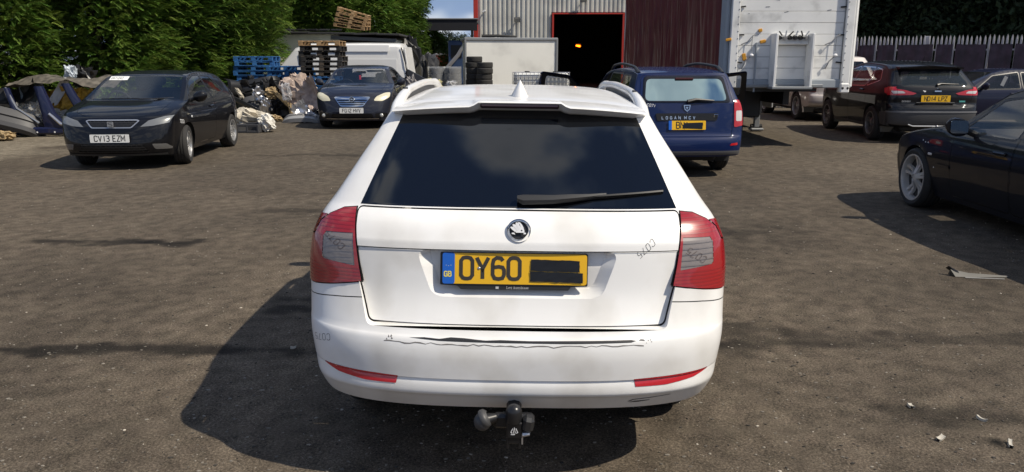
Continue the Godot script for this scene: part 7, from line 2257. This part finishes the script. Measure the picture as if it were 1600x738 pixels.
func build_scrap() -> void:
	var black_p := mat(0.012, 0.012, 0.013, 0.42); var grey_p := mat(0.05, 0.05, 0.053, 0.5)
	var foil := mat(0.55, 0.55, 0.57, 0.3, 0.9); var tan := laid(mat(0.55, 0.40, 0.21, 0.85), tint(12, 0.03, [[0.0, grey(0.5)], [1.0, Color.WHITE]], 128), 0.5)
	var felt := laid(mat(0.58, 0.46, 0.39, 0.9), tint(13, 0.02, [[0.0, grey(0.7)], [0.6, grey(0.92)], [1.0, Color.WHITE]], 256), 0.8)
	var pale := laid(mat(0.66, 0.60, 0.49, 0.85), tint(14, 0.02, [[0.0, grey(0.6)], [0.6, grey(0.9)], [1.0, Color.WHITE]], 256), 0.8)
	var G := "car parts heaped before the pallets"
	var at := func(px: float, h: float, d: float) -> Vector3: return Vector3((px - 800) / 1200.0 * (d * 0.975 + (1.63 - h) * 0.223), h, -d)
	# left, dark half of the heap
	var list := [
		["crushed_dashboard", "crushed black dashboard lying at the left end of the scrap heap", "dashboard", 392, 0.75, 22.6, Vector3(1.0, 1.1, 0.8), 0, Vector3(10, 20, 30), 0.42],
		["black_bumper", "black plastic bumper skin bent over the scrap heap's left top", "bumper", 400, 1.15, 22.4, Vector3(1.2, 0.5, 0.6), 1, Vector3(-20, 10, 12), 0.0],
		["engine_cover", "black ribbed engine cover jutting from the middle of the scrap heap", "engine cover", 425, 0.95, 22.2, Vector3(0.9, 0.8, 0.6), 0, Vector3(0, 40, -20), 0.5],
		["wheel_arch_liner", "black curved arch liner standing on the scrap heap's far left", "arch liner", 378, 0.95, 22.3, Vector3(0.5, 1.1, 0.7), 1, Vector3(0, 60, 80), 0.0],
		["silver_heat_shield", "crinkled silver heat shield hanging down the front of the heap", "heat shield", 415, 0.42, 21.5, Vector3(0.36, 0.62, 0.2), 2, Vector3(10, 10, -12), 0.3],
		["silver_duct", "small crumpled silver duct in the upper middle of the heap", "duct", 404, 0.82, 21.7, Vector3(0.36, 0.5, 0.3), 2, Vector3(0, 30, 20), 0.45],
		["foam_pad", "torn tan foam pad in the middle of the scrap heap", "foam", 424, 0.88, 21.6, Vector3(0.42, 0.4, 0.3), 3, Vector3(20, 10, 15), 0.35],
		["foam_strip", "long tan foam strip slanting beneath the felt bundle", "foam", 440, 0.72, 21.4, Vector3(0.14, 0.75, 0.14), 3, Vector3(0, 10, 42), 0.2],
		["foam_block", "tan foam block standing upright at the heap's right foot", "foam", 456, 0.28, 21.1, Vector3(0.16, 0.6, 0.2), 3, Vector3(0, 10, 4), 0.2],
		["tan_foam_scrap", "small tan foam scrap on the ground beneath the silver shield", "foam", 433, 0.12, 21.1, Vector3(0.34, 0.16, 0.3), 3, Vector3(10, 30, -18), 0.3],
		["foam_collar", "curved pale foam collar at the left end of the heap", "foam", 374, 0.86, 21.9, Vector3(0.14, 0.42, 0.2), 4, Vector3(0, 20, 30), 0.25],
		["black_cowl", "black plastic cowl under the dashboard at the heap's foot", "cowl", 437, 0.38, 21.8, Vector3(0.9, 0.75, 0.7), 0, Vector3(20, 50, 10), 0.4],
		["grey_tray", "grey plastic undertray half buried in the heap's centre", "undertray", 410, 0.6, 22.0, Vector3(1.2, 0.7, 0.5), 5, Vector3(-30, 20, 10), 0.0],
		["felt_bundle", "big rolled bundle of pinkish felt carpet topping the heap", "carpet", 466, 0.93, 21.7, Vector3(1.05, 1.1, 0.8), 6, Vector3(0, 15, 38), 0.30],
		["felt_sheet", "pinkish felt sheet curling down the right of the heap", "carpet", 487, 0.78, 21.3, Vector3(0.7, 1.15, 0.3), 7, Vector3(-10, -25, 24), 0.0],
		["clear_bag", "crinkled clear film on the felt bundle's left shoulder", "bag", 447, 0.95, 21.3, Vector3(0.34, 0.6, 0.3), 8, Vector3(0, 0, 10), 0.4],
		["foil_sheet", "bright silver foil panel leaning at the heap's right foot", "panel", 470, 0.36, 20.9, Vector3(0.5, 0.55, 0.2), 9, Vector3(-10, 20, 32), 0.0],
		["torn_shield", "torn silver shield crumpled flat before the felt bundle", "heat shield", 484, 0.16, 20.8, Vector3(0.6, 0.36, 0.4), 2, Vector3(0, 20, -20), 0.5],
		["black_hose_box", "black air box beside the grey saloon's bumper", "air box", 497, 0.22, 21.0, Vector3(0.4, 0.42, 0.4), 0, Vector3(0, 30, 10), 0.35],
		["felt_scrap", "small pinkish felt scrap hooked on the very top of the heap", "carpet", 458, 1.34, 21.6, Vector3(0.36, 0.3, 0.2), 6, Vector3(0, 0, 60), 0.5]]
	var mats := [black_p, black_p, foil, tan, pale, grey_p, felt, felt, glass(0.6, 0.6, 0.62, 0.4), foil]
	var k := 0
	for q in list:
		k += 1
		var kind: int = q[7]
		var s: Soup
		if kind in [1, 5]: s = bumper_shell(q[6].x * 1.1, q[6].y * 0.75, 0.35)
		elif kind in [7, 9]: s = bent_sheet(q[6].x * 0.85, q[6].y * 0.85, 0.5, 0.10, 700 + k)
		else: s = crumpled(q[6] * 0.86, 700 + k, q[9], 3.0, 26)
		junk(q[0], q[1], q[2], s, mats[kind], at.call(q[3], q[4] * 0.84, q[5]), q[8], G)
	junk("scrap_bumper", "pale grey bumper skin lying flat across the foot of the heap", "bumper", bumper_shell(1.1, 0.36, 0.35), mat(0.3, 0.3, 0.3, 0.4, 0, 0.6), at.call(468, 0.2, 20.7), Vector3(-60, -10, 6), G)
	junk("black_strip", "long thin black trim strip pointing out of the heap towards the camera", "trim", Soup.new().tube(v3([-0.75, 0.55, -0.5, 0.0, 0.3, 0.05, 0.62, 0.04, 0.75]), [0.07, 0.06, 0.05], 5), black_p, at.call(400, 0.08, 20.6))
	junk("white_sack", "creased white sack on the ground behind the black hatchback's rear wheel", "sack", crumpled(Vector3(0.9, 0.42, 0.7), 66, 0.35), pale, at.call(393, 0.27, 18.6), Vector3(0, 20, -8))
	junk("white_sack", "smaller white sack slumped over the right side of the black crate", "sack", crumpled(Vector3(0.36, 0.4, 0.5), 67, 0.3), mat(0.62, 0.6, 0.55, 0.8), at.call(417, 0.2, 18.0), Vector3(0, 10, 20))
	var cr := thing("black_crate", "low black plastic crate on the asphalt under the white sacks", "crate", at.call(394, 0.0, 17.9), -8)
	put("crate_back", Soup.new().box(Vector3(0, 0.11, -0.2), Vector3(0.5, 0.2, 0.03), Basis(), 0.008), grey_p, cr)
	put("crate_front", Soup.new().box(Vector3(0, 0.17, 0.2), Vector3(0.5, 0.06, 0.03), Basis(), 0.008), grey_p, cr)
	put("crate_front", Soup.new().box(Vector3(0, 0.03, 0.2), Vector3(0.5, 0.05, 0.03), Basis(), 0.008), grey_p, cr)
	for x in [-0.24, -0.02, 0.24]: put("crate_upright", Soup.new().box(Vector3(x, 0.1, 0.2), Vector3(0.05, 0.19, 0.035), Basis(), 0.008), grey_p, cr)
	for x in [-0.25, 0.25]: put("crate_side", Soup.new().box(Vector3(x, 0.1, 0), Vector3(0.03, 0.19, 0.4), Basis(), 0.008), grey_p, cr)
	# stripped car shell by the hedge
	var navy := paint_mat(0.010, 0.014, 0.045, 0.4)
	var sh := thing("stripped_car_side", "cut off dark blue car side with bare door openings lying before the hedge", "car part", at.call(72, 0, 16.9), 6)
	put("sill", Soup.new().box(Vector3(0.1, 0.13, 0), Vector3(2.4, 0.16, 0.2), Basis(), 0.04), navy, sh)
	for i in 6: put("sill_plug", Soup.new().ball(Vector3(-0.85 + i * 0.36, 0.10, 0.10), Vector3(0.02, 0.018, 0.01), 4, 8), mat(0.6, 0.6, 0.6), sh)
	var pil := func(pts: Array, w: Array, deep: float) -> Soup:
		var rings: Array = []
		for i in pts.size():
			var p: Vector3 = pts[i]
			rings.push_back(PackedVector3Array([p + Vector3(-w[i], 0, -deep), p + Vector3(-w[i], 0, deep * 0.6), p + Vector3(-w[i] * 0.5, 0, deep), p + Vector3(w[i] * 0.5, 0, deep), p + Vector3(w[i], 0, deep * 0.6), p + Vector3(w[i], 0, -deep)]))
		return Soup.new().loft(rings)
	put("front_pillar", pil.call([Vector3(-0.95, 0.15, 0), Vector3(-0.78, 0.3, 0.02), Vector3(-0.52, 0.45, 0.02), Vector3(-0.62, 0.75, 0), Vector3(-0.72, 1.05, -0.05)], [0.22, 0.16, 0.07, 0.05, 0.045], 0.06), navy, sh)
	put("centre_pillar", pil.call([Vector3(0.36, 0.15, 0), Vector3(0.2, 0.32, 0.02), Vector3(0.12, 0.5, 0.02), Vector3(0.04, 0.8, 0), Vector3(-0.06, 1.08, -0.06)], [0.34, 0.2, 0.13, 0.10, 0.08], 0.07), navy, sh)
	put("rear_pillar", pil.call([Vector3(0.86, 0.3, 0), Vector3(0.78, 0.6, 0), Vector3(0.62, 0.9, -0.03), Vector3(0.50, 1.14, -0.08)], [0.14, 0.1, 0.085, 0.08], 0.06), navy, sh)
	put("pillar_brace", Soup.new().tube(v3([0.16, 0.5, 0.09, 0.38, 0.28, 0.1, 0.75, 0.2, 0.1]), [0.03, 0.035, 0.02], 6), foil, sh)
	put("front_brace", Soup.new().tube(v3([-0.72, 1.05, -0.03, -0.5, 0.62, 0.05, -0.08, 0.3, 0.05]), 0.022, 6), M.silver, sh)
	var tarp := junk("brown_cover", "stained grey brown sheet draped across the junk behind the car side", "cover", Soup.new(), felt, at.call(108, 1.16, 17.6))
	var rows: Array = []
	var tf := noise(8, 0.9, 3)
	for j in 10:
		var row := PackedVector3Array()
		for i in 40:
			var u := i / 39.0 - 0.5; var v := j / 9.0 - 0.5
			row.push_back(Vector3(u * 2.5, 0.10 - (v + 0.5) * (v + 0.5) * 0.12 + tf.get_noise_2d(u * 2.6, v * 1.5) * 0.16 - u * u * 0.2, v * 1.1 + tf.get_noise_2d(u * 2 + 40, v * 2) * 0.08))
		rows.push_back(row)
	var drape := Soup.new()
	drape.loft(rows, false, false)
	tarp.mesh = mesh_of(drape, 60)
	tarp.material_override = laid(mat(0.17, 0.15, 0.12, 0.85), tint(15, 0.02, [[0.0, grey(0.4)], [0.6, grey(0.85)], [1.0, Color.WHITE]], 256), 1.0)
	var yellow := laid(mat(0.75, 0.45, 0.05, 0.6), tint(16, 0.03, [[0.0, grey(0.5)], [1.0, Color.WHITE]], 128), 0.6)
	junk("yellow_bonnet", "dented yellow panel behind the gap in the car side", "panel", bent_sheet(0.9, 0.5, 0.3, 0.1, 31), yellow, at.call(70, 0.72, 17.5), Vector3(-15, 10, 5))
	junk("yellow_wing", "yellow panel standing between car side and the black hatchback", "panel", bent_sheet(0.8, 0.5, 0.3, 0.08, 32), yellow, at.call(124, 0.78, 17.4), Vector3(-10, -10, -4))
	junk("yellow_tank", "dull yellow box on the ground behind the car side's pillars", "box", crumpled(Vector3(0.5, 0.7, 0.4), 33, 0.15), yellow, at.call(98, 0.55, 17.7), Vector3(0, 20, 0))
	junk("white_tailgate", "white car tailgate leaning behind the centre pillar", "tailgate", bent_sheet(0.2, 0.62, 0.2, 0.03, 34), mat(0.6, 0.6, 0.6, 0.4, 0, 0.5), at.call(93, 0.95, 17.4), Vector3(-10, 15, -30))
	junk("grey_door_glass", "grey pane of car glass leaning at the left of the yellow panels", "glass", bent_sheet(0.5, 0.5, 0.2, 0.03, 35), mat(0.2, 0.23, 0.24, 0.15, 0, 0.5), at.call(52, 0.88, 17.4), Vector3(-20, 10, 14))
	junk("clear_sheet", "crumpled clear plastic sheet hanging inside the front opening", "sheet", bent_sheet(0.6, 0.5, 0.3, 0.12, 36), glass(0.7, 0.7, 0.68, 0.3), at.call(46, 0.48, 17.1), Vector3(-20, 0, 10))
	junk("white_bin_liner", "pale grey bin liner on the floor behind the centre pillar", "bag", crumpled(Vector3(0.8, 0.4, 0.5), 37, 0.35), mat(0.45, 0.44, 0.42, 0.6), at.call(95, 0.36, 17.5))
	junk("plastic_sheet", "bluish white plastic scrap on top of the brown cover", "sheet", crumpled(Vector3(0.3, 0.34, 0.2), 38, 0.5), mat(0.45, 0.5, 0.55, 0.3), at.call(110, 1.35, 18.4))
	junk("black_bag", "black sack behind the brown cover under the hedge", "sack", crumpled(Vector3(0.6, 0.5, 0.5), 39, 0.3), black_p, at.call(128, 1.25, 18.8))
	junk("grey_bumper", "grey plastic bumper end at the picture's left edge", "bumper", bumper_shell(1.5, 0.5, 0.45), grey_p, at.call(8, 0.45, 16.6), Vector3(-30, 30, -20))
	junk("black_wing", "black car wing lying behind the grey bumper end", "car part", bent_sheet(1.1, 0.5, 0.5, 0.06, 41), black_p, at.call(14, 0.85, 17.2), Vector3(-40, 10, 5))
	junk("brown_block", "brown broken block on the ground at the far left edge", "block", crumpled(Vector3(0.5, 0.2, 0.4), 42, 0.3), tan, at.call(2, 0.1, 16.0))
	junk("dark_parts", "dark tangle of parts behind the stripped car side", "scrap", crumpled(Vector3(1.8, 0.7, 0.6), 43, 0.4), black_p, at.call(95, 0.4, 18.2))
	# heaps beyond the white estate's roof
	var G2 := "scrap heaped before the box body"
	var more := [
		["black_sheeting", "black sheeting hung in folds behind the white van's tail", "sheeting", 648, 1.4, 32.0, Vector3(0.85, 2.4, 0.8), black_p, Vector3(0, 10, 14), 0.25],
		["black_sacks", "rounded pile of dark grey sacks right of the white van", "sacks", 668, 1.1, 31.5, Vector3(0.85, 1.6, 0.9), grey_p, Vector3(0, 30, -6), 0.3],
		["black_bumper", "black bumper with holes lying across the heap behind the grey saloon", "bumper", 648, 0.95, 26.5, Vector3(1.5, 0.55, 0.5), black_p, Vector3(-15, -10, -28), -1.0],
		["seat_squab", "grey torn seat squab right behind the grey saloon", "seat", 646, 0.85, 24.5, Vector3(0.35, 0.65, 0.3), mat(0.2, 0.19, 0.19, 0.8), Vector3(0, 0, 25), 0.35],
		["cream_sheet", "crumpled cream plastic sheet below the wrapped wheels", "sheet", 678, 0.88, 26.0, Vector3(0.62, 0.32, 0.4), mat(0.62, 0.58, 0.33, 0.6), Vector3(0, 0, -10), 0.55],
		["brown_rags", "brown crumpled rags on the heap above the estate's left roof rail", "rags", 713, 0.62, 25.0, Vector3(0.8, 0.35, 0.6), mat(0.10, 0.075, 0.065, 0.9), Vector3(0, 10, 4), 0.5],
		["white_rags", "white crumpled film at the right end of the far heap", "film", 741, 0.58, 25.2, Vector3(0.5, 0.34, 0.5), mat(0.68, 0.64, 0.58, 0.6), Vector3(0, 30, -10), 0.6],
		["pale_film", "small bundle of pale film under the wrapped wheels", "film", 706, 0.86, 25.8, Vector3(0.32, 0.22, 0.4), mat(0.6, 0.6, 0.6, 0.5), Vector3(0, 20, 10), 0.6],
		["grey_heap", "low heap of dark scrap spread before the tyre stacks", "scrap heap", 700, 0.35, 26.0, Vector3(2.6, 0.75, 1.2), grey_p, Vector3(0, 0, 0), 0.3],
		["cardboard_piece", "flattened tan cardboard lying on the far heap", "cardboard", 728, 0.74, 25.6, Vector3(0.5, 0.1, 0.4), tan, Vector3(10, 20, 5), 0.4]]
	k = 0
	for q in more:
		k += 1
		var s: Soup = bumper_shell(1.7, 0.5, 0.4) if q[9] < 0 else crumpled(q[6], 900 + k, q[9], 3.5, 26)
		junk(q[0], q[1], q[2], s, q[7], at.call(q[3], q[4], q[5]), q[8], G2)
	# far behind: an orange skip and a dark blue machine
	var sk := thing("orange_skip", "ribbed orange skip far off beneath the canopy", "skip", Vector3(-5.2, 0, -58))
	put("skip_body", Soup.new().box(Vector3(0, 1.15, 0), Vector3(1.5, 1.7, 2.0), Basis(), 0.03), mat(0.55, 0.07, 0.03, 0.6), sk)
	for i in 5: put("skip_rib", Soup.new().box(Vector3(-0.6 + i * 0.3, 1.15, 1.03), Vector3(0.08, 1.65, 0.08), Basis(), 0.01), mat(0.6, 0.09, 0.04, 0.6), sk)
	var mc := thing("blue_machine", "dark blue machine with a slanting arm left of the box body", "machine", Vector3(-3.2, 0, -44.5))
	put("cabin", Soup.new().box(Vector3(0.1, 1.5, 0), Vector3(0.9, 2.4, 1.2), Basis(), 0.06), mat(0.03, 0.06, 0.14, 0.5), mc)
	put("arm", Soup.new().tube(v3([-0.7, 0.9, 0.7, 0.2, 1.9, 0.7, 0.6, 2.6, 0.7]), [0.12, 0.12, 0.09], 6), mat(0.25, 0.25, 0.26, 0.5), mc)
	put("window", Soup.new().box(Vector3(0.1, 2.1, 0.61), Vector3(0.6, 0.7, 0.02)), M.black, mc)
	var fs := thing("far_shed", "small pale shed roof on the horizon far behind the skip", "shed", Vector3(-8.8, 0, -95))
	put("wall", Soup.new().box(Vector3(0, 1.1, 0), Vector3(4.0, 2.2, 4)), mat(0.35, 0.35, 0.36, 0.7), fs)
	put("roof", Soup.new().box(Vector3(0, 2.3, 0), Vector3(4.4, 0.25, 4.6)), mat(0.45, 0.45, 0.46, 0.6), fs)
	# litter on the asphalt
	var scraps := [[1470, 688, "white paper scrap right of the dark oil spot, near the bottom right"], [1580, 697, "white torn plastic scrap at the bottom right corner"], [1424, 637, "white scrap lying left of the dark oil spot"], [1535, 657, "small grey scrap above the oil spot at lower right"], [690, 306, "pale scrap on the far asphalt left of the white estate"], [458, 545, "pale chip beside the white estate's shadow on the left"]]
	var kk := 0
	for q in scraps:
		kk += 1
		var ang := deg_to_rad(12.9) + atan((q[1] - 369.0) / 1200.0)
		var d := 1.63 / tan(ang)
		var sc := bent_sheet(0.032 + 0.014 * (kk % 3), 0.014 + 0.005 * (kk % 2), 0.3, 0.009, 60 + kk)
		junk("litter", q[2], "litter", sc, mat(0.42, 0.39, 0.33, 0.8), at.call(q[0], 0.012, d), Vector3(-80, 30 * kk, 5), "bits of litter on the asphalt")
	var st := thing("broken_trim_strip", "broken dark plastic trim strip with a silver edge lying on the asphalt at right", "trim", Vector3(3.48, 0, -5.72), -4)
	put("strip", Soup.new().loft([v3([-0.08, 0.004, -0.05, -0.08, 0.05, -0.02, -0.06, 0.004, 0.03]), v3([0.05, 0.004, -0.03, 0.05, 0.028, 0.0, 0.05, 0.004, 0.035]), v3([0.34, 0.004, -0.005, 0.34, 0.012, 0.01, 0.34, 0.004, 0.02])]), mat(0.055, 0.052, 0.045, 0.5), st)
	put("flap", Soup.new().loft([v3([-0.10, 0.05, -0.06, -0.09, 0.075, -0.03, -0.08, 0.045, -0.03]), v3([-0.03, 0.004, -0.02, -0.03, 0.04, 0.0, -0.02, 0.004, 0.02])]), M.black, st)
	put("silver_edge", Soup.new().loft([v3([0.0, 0.004, 0.045, 0.0, 0.010, 0.05, 0.0, 0.004, 0.06]), v3([0.28, 0.004, 0.065, 0.28, 0.008, 0.07, 0.28, 0.004, 0.08])]), mat(0.17, 0.165, 0.155, 0.5), st)
